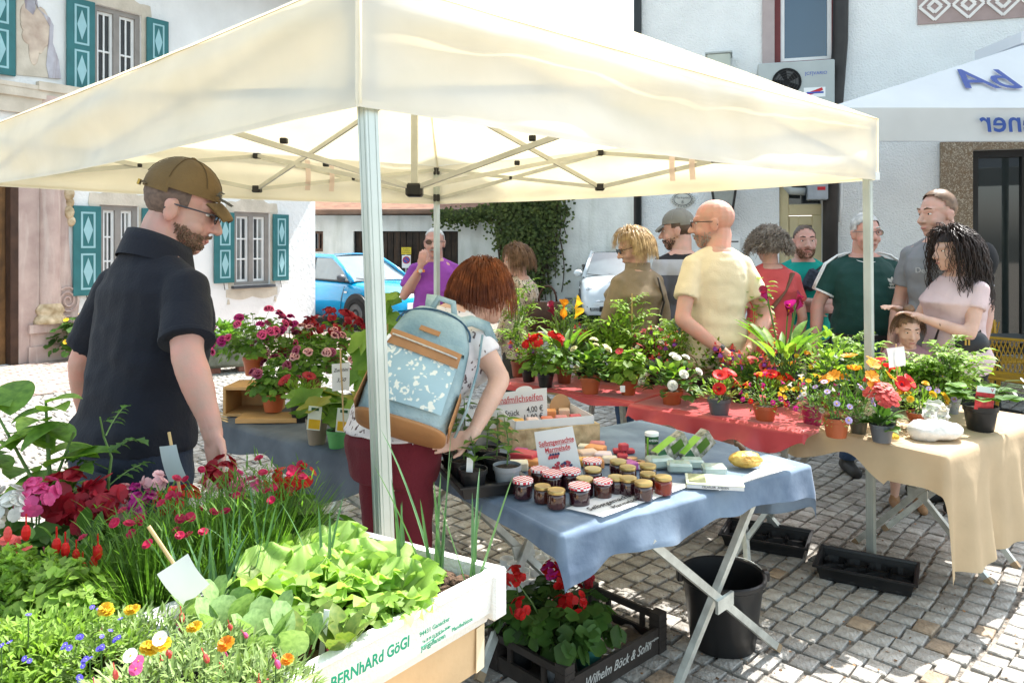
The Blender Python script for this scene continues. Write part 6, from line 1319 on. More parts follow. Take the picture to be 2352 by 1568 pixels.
for i, (px, py, tl, lb) in enumerate(((1540, 1060, -.5, 'tilted green box of garden bait next to the shaker'), (1600, 1058, -.62, 'tilted garden bait box with plant photo, right of the other box'))):
    p = G(px, py, Z1); M = Matrix.Rotation(.45, 3, 'Z') @ Matrix.Rotation(tl, 3, 'Y'); t = thing('bait_box', lb, 'box', tuple(p), 0, 'garden bait boxes'); c = p+V(0, 0, .052); mb = MB(); mb.bbox(c, (.075, .024, .034), .002, M); mb.build('carton', m_pic, t)
    mb = MB(); mb.box(c+M @ V(-.055, -.0245, 0), (.018, .0008, .033), M); mb.build('label_band', m_grn, t); mb = MB(); mb.box(c+M @ V(-.02, 0, .0345), (.05, .022, .0007), M); mb.build('label_top', m_lime, t); mb = MB(); mb.box(c+M @ V(.02, -.0246, .004), (.03, .0006, .018), M); mb.build('label_photo', m_lf, t)
# wrapped soaps, book, leaflets, papers
m_wrap = mat('clear_wrap_soap', (.42, .50, .44), .15, .15, 15, coat=.8, sss=.1)
for px, py, w, lb in ((1515, 1072, 60, 'plastic wrapped green soap behind the gold lids'), (1560, 1082, 56, 'plastic wrapped pale soap beside the dark book'), (1590, 1072, 50, 'clear plastic bag with soap near the bait boxes'), (1640, 1088, 54, 'wrapped olive soap next to the gourd')):
    p = G(px, py, Z1); hw = w/2/FPX*p.y; mb = MB(); mb.bbox(V(p.x, p.y, Z1+hw*.4), (hw, hw*.7, hw*.4), hw*.18, Matrix.Rotation(R_(-.3, .3), 3, 'Z')); mb.v = [v+V(0, 0, .004*nz(v*60)) for v in mb.v]; solo('wrapped_soap', mb, m_wrap, lb, 'soap', 'wrapped soaps')
m_book = mat('book_cover', (.10, .12, .06), .3, .6, 16, coat=.5, col2=(.5, .55, .3))
p = G(1640, 1112, Z1); t = thing('booklet', 'booklet with green cover lying at the front right of the blue cloth', 'book', tuple(p)); M = Matrix.Rotation(-.18, 3, 'Z'); mb = MB(); mb.box(p+V(0, 0, .008), (.098, .062, .007), M); mb.build('pages', m_paper, t); mb = MB(); mb.box(p+V(0, 0, .0162), (.1, .064, .0008), M); mb.build('cover', mat('pale_green_cover', (.55, .62, .35), .3, .4, 12, coat=.4, col2=(.75, .78, .65)), t); text('lettering', 'CELAFLOR  AMEISEN', m_btx, frame(p+M @ V(0, -.0626, .008), M @ V(1, 0, 0), EZ), .010, t)
mb = MB(); mb.box(p+M @ V(-.06, .01, .0175), (.03, .05, .0004), M); mb.build('cover_photo', m_book, t)
def sheet(name, lb, pts, lines=0):
    P = [G(a, b, Z1+.002) for a, b in pts]; mb = MB(); mb.grid(lambda u, v: P[0].lerp(P[1], u).lerp(P[3].lerp(P[2], u), v)+V(0, 0, .002+.003*abs(nz((u*3, v*3, len(lb))))), 8, 8); t = thing(name, lb, 'paper', tuple(P[0])); mb.build('sheet', m_paper, t, True); return t, P
t, P = sheet('paper_sheet', 'white sheet with upside down marmalade lettering under the jars', [(1300, 1168), (1385, 1188), (1590, 1115), (1480, 1100)])
x = (P[1]-P[0]).normalized(); d_ = (P[2]-P[1]).normalized()
text('lettering', 'Selbstgemachte', m_btx, frame(P[1]+d_*.13-x*.07+V(0, 0, .0066), d_, -x), .036, t, shear=.2); text('lettering', 'Marmelade', m_btx, frame(P[1]+d_*.15-x*.03+V(0, 0, .0066), d_, -x), .03, t, shear=.2)
t, P = sheet('paper_sheet', 'large white leaflet on the right end of the blue cloth', [(1650, 1128), (1700, 1112), (1828, 1072), (1760, 1066)])
x = (P[1]-P[0]).normalized(); d_ = (P[2]-P[1]).normalized(); m_gtxt = mat('pale_grey_print', (.5, .5, .5), .6, .05, 9)
for i in range(5): text('lettering', 'Seife aus Schafmilch', m_gtxt, frame(P[0].lerp(P[2], .5)+x*(-.05+.022*i)+V(0, 0, .0062), d_, -x), .016, t)
# gourd
p = G(1716, 1076, Z1); gd_ = thing('gourd', 'warty yellow orange gourd with brown stalk on the blue cloth', 'gourd', tuple(p)); mb = MB(); c = p+V(0, .02, .03); rings = 0
mb.ell(c, (.064, .045, .031), 28, 16); mb.v = [c+(v-c)*(1+.05*nz((v-c)*70)+.05*cos(10*atan2((v-c).z, (v-c).y))) for v in mb.v]; mb.build('body', mat('gourd_skin', (.62, .32, .05), .4, .3, 30, .4, 60, col2=(.72, .5, .12)), gd_, True); mb = MB(); mb.tube([c+V(0, .02, .028), c+V(-.015, .03, .048), c+V(-.03, .02, .055)], [.012, .009, .011], 7); mb.build('stalk', m_stem, gd_, True)
# black tray with pepper seedlings beside the woman's hand
tb = G(1135, 1145, Z1); st_ = thing('seedling_carrier', 'black plastic carrier tray of pepper seedlings beside the woman in maroon', 'tray', tuple(tb)); a0 = .35; E1, E2 = V(cos(a0), sin(a0), 0), V(-sin(a0), cos(a0), 0); TO = tb-E1*.12+V(0, 0, 0)
def sr(i, z, w=.26, l=.36): return [TO+E1*i+E2*i+EZ*z, TO+E1*(w-i)+E2*i+EZ*z, TO+E1*(w-i)+E2*(l-i)+EZ*z, TO+E1*i+E2*(l-i)+EZ*z]
mb = MB(); mb.loft([sr(.02, .002), sr(.012, .04), sr(.0, .042), sr(.0, .048), sr(.016, .048), sr(.026, .01)], cap=False); mb.add(sr(.026, .01), [(0, 1, 2, 3)]); mb.build('body', m_potb, st_)
pl_ = ['front right grey pot', 'front left black pot with a white tag', 'second row right black pot', 'second row left black pot', 'rear right pot', 'rear left pot']
for i in range(6):
    cx, cy = i % 2, i//2; b = TO+E1*(.065+(1-cx)*.125)+E2*(.065+cy*.115)+EZ*.012; t = thing('pepper_seedling', 'pepper seedling in the carrier tray, '+pl_[i], 'plant', tuple(b), 0, 'pepper seedlings'); potmesh(t, b, .05, .08, m_potl if i == 0 else m_potb, True); c = b+V(0, 0, .07); H = R_(.16, .24) if i != 1 else .12
    s_ = MB(); s_.tube([c, c+V(.005, 0, H*.5), c+V(R_(-.02, .02), 0, H)], [.003, .0025, .0015], 5); s_.build('stem', m_stg, t)
    for k in range(9): a = k*2.4; bigleaf(t, m_lf if k % 3 else m_lfd, 'lance', c+V(0, 0, H*(.25+.08*k)), V(cos(a), sin(a), R_(.1, .6)), R_(.05, .09), .032, R_(.3, .7), .3)
    if i == 1: plabel(t, c+V(-.01, -.03, .03), .022, .05, .05)
# ================================================================ left table: boxes
def crate_box(name, lb, o, e1, e2, w, d, h, open_front=True):
    t = thing(name, lb, 'box', tuple(o)); th = .014; e1 = Vector(e1).normalized(); e2 = Vector(e2).normalized()
    def pr(a0, a1, b0, b1, z0, z1, nm='panel'): mb = MB(); mb.prism([o+e1*a0+e2*b0+EZ*z0, o+e1*a1+e2*b0+EZ*z0, o+e1*a1+e2*b1+EZ*z0, o+e1*a0+e2*b1+EZ*z0], EZ*(z1-z0)); mb.build(nm, m_pine, t)
    pr(0, w, 0, d, h-th, h, 'top_panel'); pr(0, w, 0, d, 0, th, 'bottom_panel'); pr(0, th, 0, d, th+.001, h-th-.001, 'side_panel'); pr(w-th, w, 0, d, th+.001, h-th-.001, 'side_panel'); pr(th+.001, w-th-.001, d-th, d, th+.001, h-th-.001, 'back_panel')
    return t
m_pine = mat('pine_wood', (.52, .30, .12), .6, .2, 3, .15, 30, fn=streaks((.36, .19, .07), .6, (2, 2, 14)))
bo = G(512, 956, T2Z+.012); crate_box('wooden_box', 'pine wood box on edge carrying the pink pelargonium', bo, T2E1*.8+T2E2*.6, T2E2*.8-T2E1*.6, .25, .22, .15)
po = G(540, 972, T2Z+.012); mb = MB(); e1, e2 = (T2E1*.75+T2E2*.66).normalized(), (T2E2*.75-T2E1*.66).normalized(); mb.prism([po, po+e1*.30, po+e1*.30+e2*.15, po+e2*.15], EZ*.022); solo('plank', mb, m_pine, 'loose pine plank under the small terracotta pot', 'plank')
for i in range(4):
    mb = MB(); a = G(488+i*4, 945+i*5, T2Z+.016); mb.tube([a, a+T2E1*.11+T2E2*(.02-.01*i)], .0035, 6); solo('bamboo_stick', mb, m_stk, ['topmost bamboo stick of the bundle beside the pine box', 'second bamboo stick of the bundle beside the pine box', 'third bamboo stick of the bundle beside the pine box', 'lowest bamboo stick of the bundle beside the pine box'][i], 'stick', 'bamboo sticks')
# zucchini variety cards
for px, py, lb in ((722, 960, 'variety card with squash picture stuck in the taupe zucchini pot'), (788, 965, 'variety card stuck in the pot behind the green printed one')):
    p = W(px, py, 3.2); t = thing('variety_card', lb, 'card', tuple(p-V(0, 0, .06)), 0, 'variety cards'); mb = MB(); mb.bbox(p, (.028, .001, .05), .0005, Matrix.Rotation(.1, 3, 'Y')); mb.build('card', mat('pale_green_card', (.62, .68, .58), .5, .1, 9), t); mb = MB(); mb.box(p+V(0, -.0015, -.025), (.024, .0004, .02), Matrix.Rotation(.1, 3, 'Y')); mb.build('squash_photo', f_yel, t); mb = MB(); mb.box(p+V(.004, -.0015, .038), (.016, .0004, .006), Matrix.Rotation(.1, 3, 'Y')); mb.build('header', m_grn, t)
# labels on flower pots of the red tables
for px, py, y, lb in ((1430, 893, 4.30, 'white price sticker on the orange pot of the leafy plant'), (1636, 937, 3.985, 'white bar code sticker on the dark grey apple pot')):
    p = W(px, py, y); t = MB(); t.box(p, (.014, .0006, .018)); solo('price_sticker', t, m_white, lb, 'sticker')
# strawberry card
p = W(2262, 915, 3.60); t = thing('strawberry_card', 'red and white strawberry variety card in the large black pot', 'card', tuple(p-V(0, 0, .06))); mb = MB(); mb.bbox(p, (.045, .001, .055), .0005, Matrix.Rotation(.12, 3, 'Y')); mb.build('card', mat('strawberry_red', (.6, .04, .05), .4, .4, 40), t); M = Matrix.Rotation(.12, 3, 'Y'); mb = MB(); mb.box(p+M @ V(0, -.0016, .042), (.044, .0004, .014), M); mb.build('header', m_white, t); text('lettering', 'V', m_rtx, frame(p+M @ V(.03, -.0024, .042), M @ V(1, 0, 0), M @ V(0, 0, 1)), .024, t)
# hanging paper tags on the tan and red tables
stick_label('plant_label', 'white paper tag on a stick above the tan table tomatoes', (2058, 790), (2062, 905), 3.75, [(2036, 800), (2076, 795), (2080, 838), (2042, 845)], 3.74, m_paper)
# bag of plastic
bp = G(2165, 1014, T4Z+.012); mb = MB(); c = bp+V(0, .06, .035); mb.ell(c, (.125, .075, .05), 26, 16); mb.v = [V(v.x, v.y, max(T4Z+.014, v.z))+V(.012*nz(v*22), .012*nz(v*25+V(9, 0, 0)), .018*nz(v*18+V(0, 5, 0))) for v in mb.v]; pb = thing('plastic_bag', 'crumpled white plastic bag lying on the tan cloth', 'bag', tuple(bp)); mb.build('filled_part', mat('white_sack', (.74, .72, .68), .4, .08, 20, .4, 30), pb, True)
mb = MB(); mb.grid(lambda u, v: c+V(-.03+.12*u+.05*(v-.5)*0+.03*nz((u*4, v*3, 1)), .05+.03*nz((u*5, v*5, 2)), .035+.10*v*(1-.5*abs(u-.4))+.02*nz((u*6, v*6, 3))), 14, 10); mb.build('loose_neck', mat('clear_film', (.8, .82, .82), .15, .05, 9, glass=.6, trans=.4), pb, True)
bloom(t := thing('fallen_blossom', 'small yellow violet blossom lying on the tan cloth', 'blossom', tuple(G(2055, 1005, T4Z+.016))), ('single', f_yel), G(2055, 1003, T4Z+.02), V(0, -.6, .8), .8)
# ================================================================ ON THE GROUND
m_crt = mat('dark_brown_crate_plastic', (.035, .028, .024), .6, .25, 12, .1, 40)
CR = G(1528, 1492, 0); c1 = (G(1262, 1640, 0)-CR); c1 = V(-.73, -.69, 0).normalized(); c2 = V(-c1.y, c1.x, 0); c2 = -c2 if c2.y < 0 else c2
CW, CD, CHh = .60, .40, .145
gc = thing('plant_crate', 'dark brown plastic crate with script lettering holding red geraniums on the cobbles', 'crate', tuple(CR))
def kp(a, b, z): return CR+c1*a+c2*b+EZ*z
def kb(a0, a1, b0, b1, z0, z1, nm): mb = MB(); mb.prism([kp(a0, b0, z0), kp(a1, b0, z0), kp(a1, b1, z0), kp(a0, b1, z0)], EZ*(z1-z0)); return mb.build(nm, m_crt, gc)
kb(.01, CW-.01, .01, CD-.01, .004, .016, 'base')
front = kb(0, CW, 0, .014, .004, CHh-.04, 'front_panel'); kb(0, CW, CD-.014, CD, .004, CHh-.055, 'rear_panel')
for a0 in (0, CW-.014):
    kb(a0, a0+.014, .015, CD-.015, .004, .06, 'side_panel'); kb(a0, a0+.014, .015, CD-.015, CHh-.03, CHh-.002, 'side_rail')
    for b0 in (.1, .28): kb(a0, a0+.014, b0, b0+.02, .061, CHh-.031, 'strut')
kb(.0, CW, CD-.014, CD-.001, CHh-.03, CHh-.002, 'rear_rail')
for a0 in (-.004, CW-.046):
    for b0 in (-.004, CD-.046):
        kb(a0, a0+.05, b0, b0+.05, .0, CHh+.012, 'corner_post')
        for k in range(5): kb(a0-.002, a0+.052, b0-.002, b0+.052, .02+k*.026, .025+k*.026, 'corner_rib')
nf = -c2; xf = -c1
text('lettering', 'Wilhelm Böck & Sohn', mat('pale_crate_print', (.55, .55, .52), .6, .05, 9), frame(kp(.30, 0, .058)+nf*.0015, xf, EZ), .052, gc, shear=.4, sx=.86); text('lettering', 'Mehrwegkiste', MATS['pale_crate_print'], frame(kp(.085, 0, .07)+nf*.0015, xf, EZ), .013, gc)
mb = MB(); mb.grid(lambda u, v: kp(.03+.28*u, .03+.33*v, .03+.05*abs(nz((u*4, v*4, 7)))+.02*abs(nz((u*9, v*9, 1)))), 18, 14); mb.build('crumpled_film', mat('dirty_film', (.10, .085, .07), .3, .4, 30, coat=.6), gc, True)
GC = 'geraniums in the dark crate'
for i, (a, b, pm, umb, fl, lb) in enumerate(((.36, .10, m_pott, [(1310, 1385), (1290, 1390), (1325, 1380)], f_red, 'scarlet geranium in a teal pot at the front of the dark crate'), (.50, .12, m_potl, [(1180, 1325), (1195, 1395)], f_red, 'dark geranium in a grey pot with blue label in the crate'), (.36, .30, m_potb, [(1320, 1250), (1345, 1250), (1325, 1272), (1330, 1295), (1265, 1310), (1280, 1330), (1265, 1305), (1300, 1330), (1345, 1330)], [f_dred, f_dred, f_pink, f_pink, f_mag, f_red, f_red, f_red], 'tall geranium with pink and red umbels at the back of the crate'), (.53, .30, m_potb, [(1185, 1320)], f_red, 'shaded geranium at the left end of the crate'))):
    bb = kp(a, b, .018); t = thing('geranium', lb, 'plant', tuple(bb), 0, GC); potmesh(t, bb, .058, .10, pm); c = bb+V(0, 0, .1); bush(t, c+V(0, 0, .05), .12, .14, 70, .07, .07, 'lobed', m_lfd, lo=-.3); s_ = MB()
    for k, (ux, uy) in enumerate(umb): q = W(ux, uy, bb.y-.02*(k % 3)); bloom(t, ('umbel', fl if not isinstance(fl, list) else fl[k % len(fl)]), q, V(R_(-.4, .4), -.7, .7), .95); s_.tube([c, c.lerp(q, .6)+V(0, 0, .02), q], [.003, .003, .002], 4, False)
    o = s_.build('flower_stalks', m_stg, t)
# bucket
bk_ = G(1660, 1512, 0); bk_.y += .12; bk_.x = (1660-CX)/FPX*bk_.y; R0 = .168
bu = thing('bucket', 'black plastic builder\'s bucket behind the crossed table legs', 'bucket', tuple(bk_)); mb = MB(); mb.lathe(bk_, [(.125, .0), (.13, .004), (R0*.96, .265), (R0, .27), (R0*1.04, .275), (R0*1.04, .29), (R0, .295), (R0*.96, .29), (.126, .02), (.001, .012)], 32, True, False); mb.build('body', m_potb, bu, 45)
mb = MB(); mb.tube([bk_+V(R0*1.05*cos(a), R0*1.05*sin(a)*.98, .285+.012*sin(a*2)) for a in [pi*.0+pi*i/16 for i in range(17)]], .003, 6, False); mb.build('handle', m_galv, bu)
for s in (1, -1): mb = MB(); mb.bbox(bk_+V(R0*1.06*s, 0, .28), (.012, .018, .02), .004); mb.build('handle_lug', m_potb, bu)
# empty carrier trays
def ptray(lb, c, rz, w, l, h=.06):
    t = thing('carrier_tray', lb, 'tray', tuple(c), 0, 'empty plant trays'); M = Matrix.Rotation(rz, 3, 'Z'); q = lambda i, z: [c+M @ V(sx*(w/2-i), sy*(l/2-i), z) for sx, sy in ((-1, -1), (1, -1), (1, 1), (-1, 1))]
    mb = MB(); mb.loft([q(.03, .002), q(.02, h-.012), q(.0, h-.01), q(.0, h), q(.012, h), q(.03, .012)], cap=False); mb.add(q(.03, .012), [(0, 1, 2, 3)]); mb.build('body', m_potb, t)
    for i in range(2):
        for j in range(4): mb = MB(); mb.lathe(c+M @ V((i-.5)*w*.42, (j-1.5)*l*.215, .0125), [(w*.19, .028), (w*.17, .0), (w*.05, .004), (.001, .004)], 14, False, False); mb.lathe(c+M @ V((i-.5)*w*.42, (j-1.5)*l*.215, .0125), [(w*.205, 0), (w*.19, .028)], 14, False); mb.build('cell', m_potb, t)
tcx = G(1990, 1328, 0); ptray('empty black carrier tray at the foot of the right tent leg', tcx, 1.05, .30, .46, .075)
tcx = G(1760, 1250, 0); ptray('empty black carrier tray in the shade under the blue table', tcx, 1.1, .30, .46, .07)
# white cell trays on the ground behind the crate
tcx = G(1230, 1330, 0); t = thing('cell_tray', 'white plastic cup tray lying behind the dark crate', 'tray', tuple(tcx)); M = Matrix.Rotation(.5, 3, 'Z'); mb = MB(); mb.bbox(tcx+V(0, 0, .06), (.16, .12, .004), .001, M); mb.build('deck', m_white, t)
for i in range(4):
    for j in range(3): mb = MB(); mb.lathe(tcx+M @ V((i-1.5)*.078, (j-1)*.078, 0), [(.024, .002), (.034, .065), (.036, .10), (.033, .10), (.024, .01)], 14, True); mb.build('cup', m_white, t, 40)
# stone trough and bricks by the house, and nasturtium
p = G(524, 852, 0); t = thing('stone_trough', 'mossy stone trough raised on bricks near the painted house', 'trough', tuple(p)); M = Matrix.Rotation(.5, 3, 'Z'); mb = MB(); mb.bbox(p+V(0, 0, .27), (.42, .22, .19), .04, M); mb.v = [v+V(.02*nz(v*6), .02*nz(v*6+V(3, 0, 0)), .02*nz(v*5)) for v in mb.v]; mb.build('trough', mat('mossy_stone', (.16, .16, .12), .95, .4, 8, .6, 25), t)
for s in (-.25, .25): mb = MB(); mb.bbox(p+M @ V(s, 0, .04), (.14, .16, .04), .008, M); mb.build('brick', mat('red_brick', (.25, .10, .07), .9, .2, 9, .3, 50), t)
bush(t, p+V(0, 0, .45), .4, .22, 160, .1, .07, 'ovate', m_lf, lo=0)
q = hp(HF(150, 820)[0], 0, .18); t = thing('nasturtium', 'yellow flowering wall plant at the foot of the painted column', 'plant', tuple(q)); bush(t, q+V(0, 0, .12), .34, .5, 110, .13, .13, 'lobed', m_lfd, lo=0); heads(t, ('single', f_yel), q+V(0, 0, .15), .36, .5, 7, 1.6, .0, .02)
# cafe furniture at the right
m_ych = mat('mustard_plastic', (.50, .28, .02), .5, .08, 6)
def cafe_chair(lb, p, rz):
    t = thing('cafe_chair', lb, 'chair', tuple(p), 0, 'mustard cafe chairs'); M = Matrix.Rotation(rz, 3, 'Z'); f = lambda x, y_, z: p+M @ V(x, y_, z)
    mb = MB(); mb.bbox(f(0, 0, .44), (.23, .22, .015), .012, M); mb.build('seat', m_ych, t); mb = MB()
    for i in range(13): x = -.21+.42*i/12; mb.beam(f(x, .20+.02*cos(x*6), .52), f(x-.1, .24, .80), .009, .006); mb.beam(f(x, .20+.02*cos(x*6), .52), f(x+.1, .24, .80), .009, .006)
    mb.beam(f(-.23, .20, .50), f(.23, .20, .50), .03, .02); mb.beam(f(-.24, .24, .81), f(.24, .24, .81), .035, .02)
    for s in (-1, 1): mb.beam(f(s*.235, .2, .45), f(s*.24, .245, .825), .03, .025)
    mb.build('backrest', m_ych, t)
    for sx in (-1, 1):
        for sy in (-1, 1): mb = MB(); mb.tube([f(sx*.2, sy*.19, .43), f(sx*.24, sy*.23, 0)], [.02, .014], 8); mb.build('leg', m_ych, t)
        mb = MB(); mb.tube([f(sx*.25, -.2, .44), f(sx*.26, -.18, .64), f(sx*.26, .2, .66)], .016, 8); mb.build('armrest', m_ych, t)
cafe_chair('mustard yellow lattice chair beside the woman in pale pink', V(5.05, 8.0, 0), 0.2); cafe_chair('mustard yellow chair behind the strawberry plant', V(4.55, 6.9, 0), 2.2)
p = V(4.75, 7.45, 0); t = thing('cafe_table', 'small dark cafe table in front of the mustard chair', 'table', tuple(p)); mb = MB(); mb.bbox(p+V(0, 0, .73), (.38, .30, .012), .004); mb.build('table_top', mat('slate_top', (.09, .09, .09), .35, .15, 6), t); mb = MB(); mb.tube([p, p+V(0, 0, .715)], .03, 8); mb.build('column', m_iron, t); mb = MB(); mb.lathe(p, [(.22, 0), (.22, .015), (.03, .03)], 20, True, True); mb.build('foot', m_iron, t)
p = V(4.55, 5.75, 0); t = thing('dark_chair', 'black chair partly seen at the right edge of the picture', 'chair', tuple(p)); mb = MB(); mb.bbox(p+V(0, 0, .45), (.22, .22, .02), .01); mb.build('seat', m_iron, t); mb = MB(); mb.bbox(p+V(0, -.2, .68), (.22, .015, .2), .01); mb.build('backrest', m_iron, t)
for sx in (-1, 1):
    for sy in (-1, 1): mb = MB(); mb.tube([p+V(sx*.19, sy*.19, 0), p+V(sx*.19, sy*.19, .43)], .015, 6); mb.build('leg', m_iron, t)
# wheelie bin
p = V((1372-CX)/FPX*18.2, 18.2, 0); t = thing('wheelie_bin', 'black wheelie bin against the stained wall behind the white car', 'bin', tuple(p)); mb = MB(); mb.loft([[p+V(sx*w, sy*w*.9, z) for sx, sy in ((-1, -1), (1, -1), (1, 1), (-1, 1))] for w, z in ((.24, .08), (.31, 1.02), (.33, 1.03), (.33, 1.08))]); mb.build('body', m_blk, t); mb = MB(); mb.bbox(p+V(0, 0, 1.12), (.345, .33, .035), .02); mb.build('lid', m_blk, t)
for s in (-1, 1): mb = MB(); mb.lathe(p+V(s*.24, .22, .1), [(.1, -.025), (.1, .025)], 14, True, True, Matrix.Rotation(pi/2, 3, 'Y')); mb.build('wheel', m_iron, t)
# ================================================================ CARS
m_tyre = mat('tyre', (.015, .015, .015), .8, .2, 9); m_rim = mat('steel_rim', (.12, .12, .12), .4, .2, 9, metal=.5); m_cglass = mat('car_glass', (.10, .13, .14), .04, .2, 2, spec=1., coat=.6); m_lamp = mat('headlamp', (.55, .58, .6), .1, .3, 20, coat=1., metal=.3); m_chrome = mat('chrome', (.75, .77, .78), .08, .05, 9, metal=1.)
def car(label, loc, head, paint, L=4.05, Wd=.85, Hh=1.43, belt=.93, round_=False, nose=.78, plate=None):
    t = thing('parked_car', label, 'car', tuple(loc)); M = Matrix.Rotation(radians(head), 3, 'Z'); loc = Vector(loc); f = lambda x, y_, z: loc+M @ V(x, y_, z)
    h = L/2; S_ = []
    st = [(-1., .82, .30, .80), (-.96, .93, .24, belt), (-.80, .98, .20, belt+.03), (-.4, 1., .19, belt+.01), (.1, 1., .19, belt-.01), (.45, .99, .19, belt-.03), (.62, .97, .19, belt-.07), (.80, .93, .20, nose), (.92, .84, .22, nose-.10), (.98, .70, .26, nose-.20), (1.0, .55, .30, nose-.28)]
    if round_: st = [(-1., .75, .32, .75), (-.95, .9, .25, belt), (-.8, .97, .2, belt+.04), (-.4, 1., .19, belt+.02), (.1, 1., .19, belt), (.4, 1., .19, belt-.01), (.62, .98, .19, belt-.04), (.80, .95, .19, belt-.12), (.93, .88, .2, belt-.26), (.985, .80, .22, belt-.42), (1., .72, .27, belt-.52)]
    rings = []
    for x, w, zb, zt in st:
        w *= Wd; mid = (zb+zt)/2; half = [(w*.86, zb), (w*.97, zb+.10), (w, mid), (w*.985, zt-.14), (w*.93, zt-.04), (w*.80, zt+.005), (w*.45, zt+.035), (0, zt+.045)]
        rings.append([f(x*h, q, z) for q, z in half]+[f(x*h, -q, z) for q, z in half[::-1][1:]])
    mb = MB(); mb.loft(rings); body = mb.build('body', paint, t, 50)
    xa, xb, xc, xd = .50*h, .10*h, -.62*h, -.93*h
    if round_: xa, xb, xc, xd = .48*h, .08*h, -.60*h, -.95*h
    wr, wa = Wd*.68, Wd*.88; A, B, C_, D = (xa, wa, belt-.015), (xb, wr, Hh-.04), (xc, wr*.97, Hh-.06), (xd, wa*.95, belt+.06)
    g = lambda p, q, u: V(*[p[i]+(q[i]-p[i])*u for i in range(3)])
    mb = MB(); mb.grid(lambda u, v: (lambda p: f(p.x+.06*(1-(2*u-1)**2)*(1-v)-.0, p.y*(1-2*u), p.z+.02*(1-(2*u-1)**2)))(g(A, B, v)), 12, 8); mb.build('windscreen', m_cglass, t, True)
    mb = MB(); mb.grid(lambda u, v: (lambda p: f(p.x, p.y*(1-2*u), p.z+.045*(1-(2*u-1)**2)))(g(B, C_, v)), 12, 8); mb.build('roof', paint, t, True)
    mb = MB(); mb.grid(lambda u, v: (lambda p: f(p.x, p.y*(1-2*u), p.z+.03*(1-(2*u-1)**2)))(g(C_, D, v)), 8, 6); mb.build('rear_window', m_cglass, t, True)
    for s_ in (1, -1):
        q = lambda p: (p[0], p[1]*s_, p[2]); mb = MB(); mb.add([f(*q(A)), f(*q(B)), f(*q(C_)), f(*q(D))], [(0, 1, 2, 3)]); mb.build('side_window', m_cglass, t)
        mb = MB(); mb.tube([f(*q(A)), f(*q(g(A, B, .5)+V(.02, 0, .02))), f(*q(B)), f(*q(g(B, C_, .5)+V(0, 0, .03))), f(*q(C_)), f(*q(D))], [.045, .04, .045, .045, .06, .09], 8); mb.build('roof_pillar', paint, t, True)
        pm = g(B, C_, .42); mb = MB(); mb.beam(f(pm.x+.1, (wa-.0)*s_, belt), f(pm.x, pm.y*s_*1.01, pm.z), .07, .02, up=M @ V(0, 1, 0)); mb.build('door_pillar', m_blk, t)
        mb = MB(); mb.tube([f(*q(A)), f(xd, wa*s_, belt+.04)], .02, 6); mb.build('window_seal', m_blk, t)
        for xw in (.62*h, -.63*h):
            mb = MB(); mb.lathe(f(xw, Wd*.965*s_, .33), [(.375, -.03), (.375, .055 if False else .035)], 26, True, True, M @ Matrix.Rotation(-s_*pi/2, 3, 'X')); mb.build('wheel_arch', m_blk, t, 40)
            mb = MB(); mb.lathe(f(xw, Wd*.93*s_, .31), [(.305, -.04), (.31, .0), (.30, .075), (.23, .085), (.215, .07)], 26, True, True, M @ Matrix.Rotation(-s_*pi/2, 3, 'X')); wh = mb.build('wheel', m_tyre, t, 40)
            mb = MB(); mb.lathe(f(xw, Wd*.93*s_, .31), [(.2, .07), (.19, .08), (.06, .065), (.05, .085), (.001, .086)], 20, False, False, M @ Matrix.Rotation(-s_*pi/2, 3, 'X')); mb.build('rim', m_rim, wh, 40)
        mb = MB(); mb.ell(f(xa-.17, (wa+.13)*s_, belt+.06), (.075, .10, .075), 12, 8, M); mb.build('wing_mirror', paint if round_ else m_potg, t, True)
        mb = MB(); mb.tube([f(.38*h, Wd*1.0*s_, .24), f(.40*h, Wd*1.003*s_, .6), f(.44*h, Wd*.985*s_, belt-.1)], .006, 4); mb.build('door_gap', m_blk, t)
        if round_:
            mb = MB(); mb.ell(f(.87*h, Wd*.70*s_, .66), (.10, .115, .125), 16, 10, M); mb.build('headlight', m_lamp, t, True); mb = MB(); mb.ell(f(.955*h, Wd*.70*s_, .47), (.05, .07, .07), 12, 8, M); mb.build('fog_light', m_lamp, t, True)
        else:
            mb = MB(); mb.ell(f(.86*h, Wd*.70*s_, .64), (.20, .16, .075), 16, 10, M @ Matrix.Rotation(-s_*.55, 3, 'Z') @ Matrix.Rotation(.25, 3, 'Y')); mb.build('headlight', m_lamp, t, True)
        mb = MB(); mb.bbox(f(.46*h, Wd*.995*s_, .72), (.04, .008, .018), .004, M); mb.build('side_indicator', m_white, t)
    mb = MB(); mb.bbox(f(h*.985, 0, .34), (.03, Wd*.5, .07), .02, M); mb.build('grille', m_blk, t)
    Mp = M @ V(0, 1, 0)
    mb = MB(); mb.bbox(f(h*1.012, 0, .47), (.008, .26, .057), .002, M); pl = mb.build('number_plate', m_white, t)
    if plate:
        mb = MB(); mb.box(f(h*1.018+.003, .235, .47) if False else f(h*1.018, -.235, .47), (.003, .022, .056), M); mb.build('blue_band', m_sblu, pl)
        text('lettering', plate, m_iron, frame(f(h*1.022, -.03, .47), Mp, EZ), .10, pl, sx=.85)
        for s_ in (1, -1): mb = MB(); mb.tube([f(h*1.0, .27*s_, .50), f(h*.985, .45*s_, .50), f(h*.95, .62*s_, .51)], .018, 6); mb.build('chrome_bar', m_chrome, t, True)
        for s_ in (1, -1): mb = MB(); mb.tube([f(h*.985, .12*s_, .64), f(h*.975, .30*s_, .645)], .010, 6); mb.build('chrome_moustache', m_chrome, t, True)
        mb = MB(); mb.ell(f(h*.985, 0, .645), (.02, .05, .05), 12, 8, M); mb.build('badge', m_chrome, t, True)
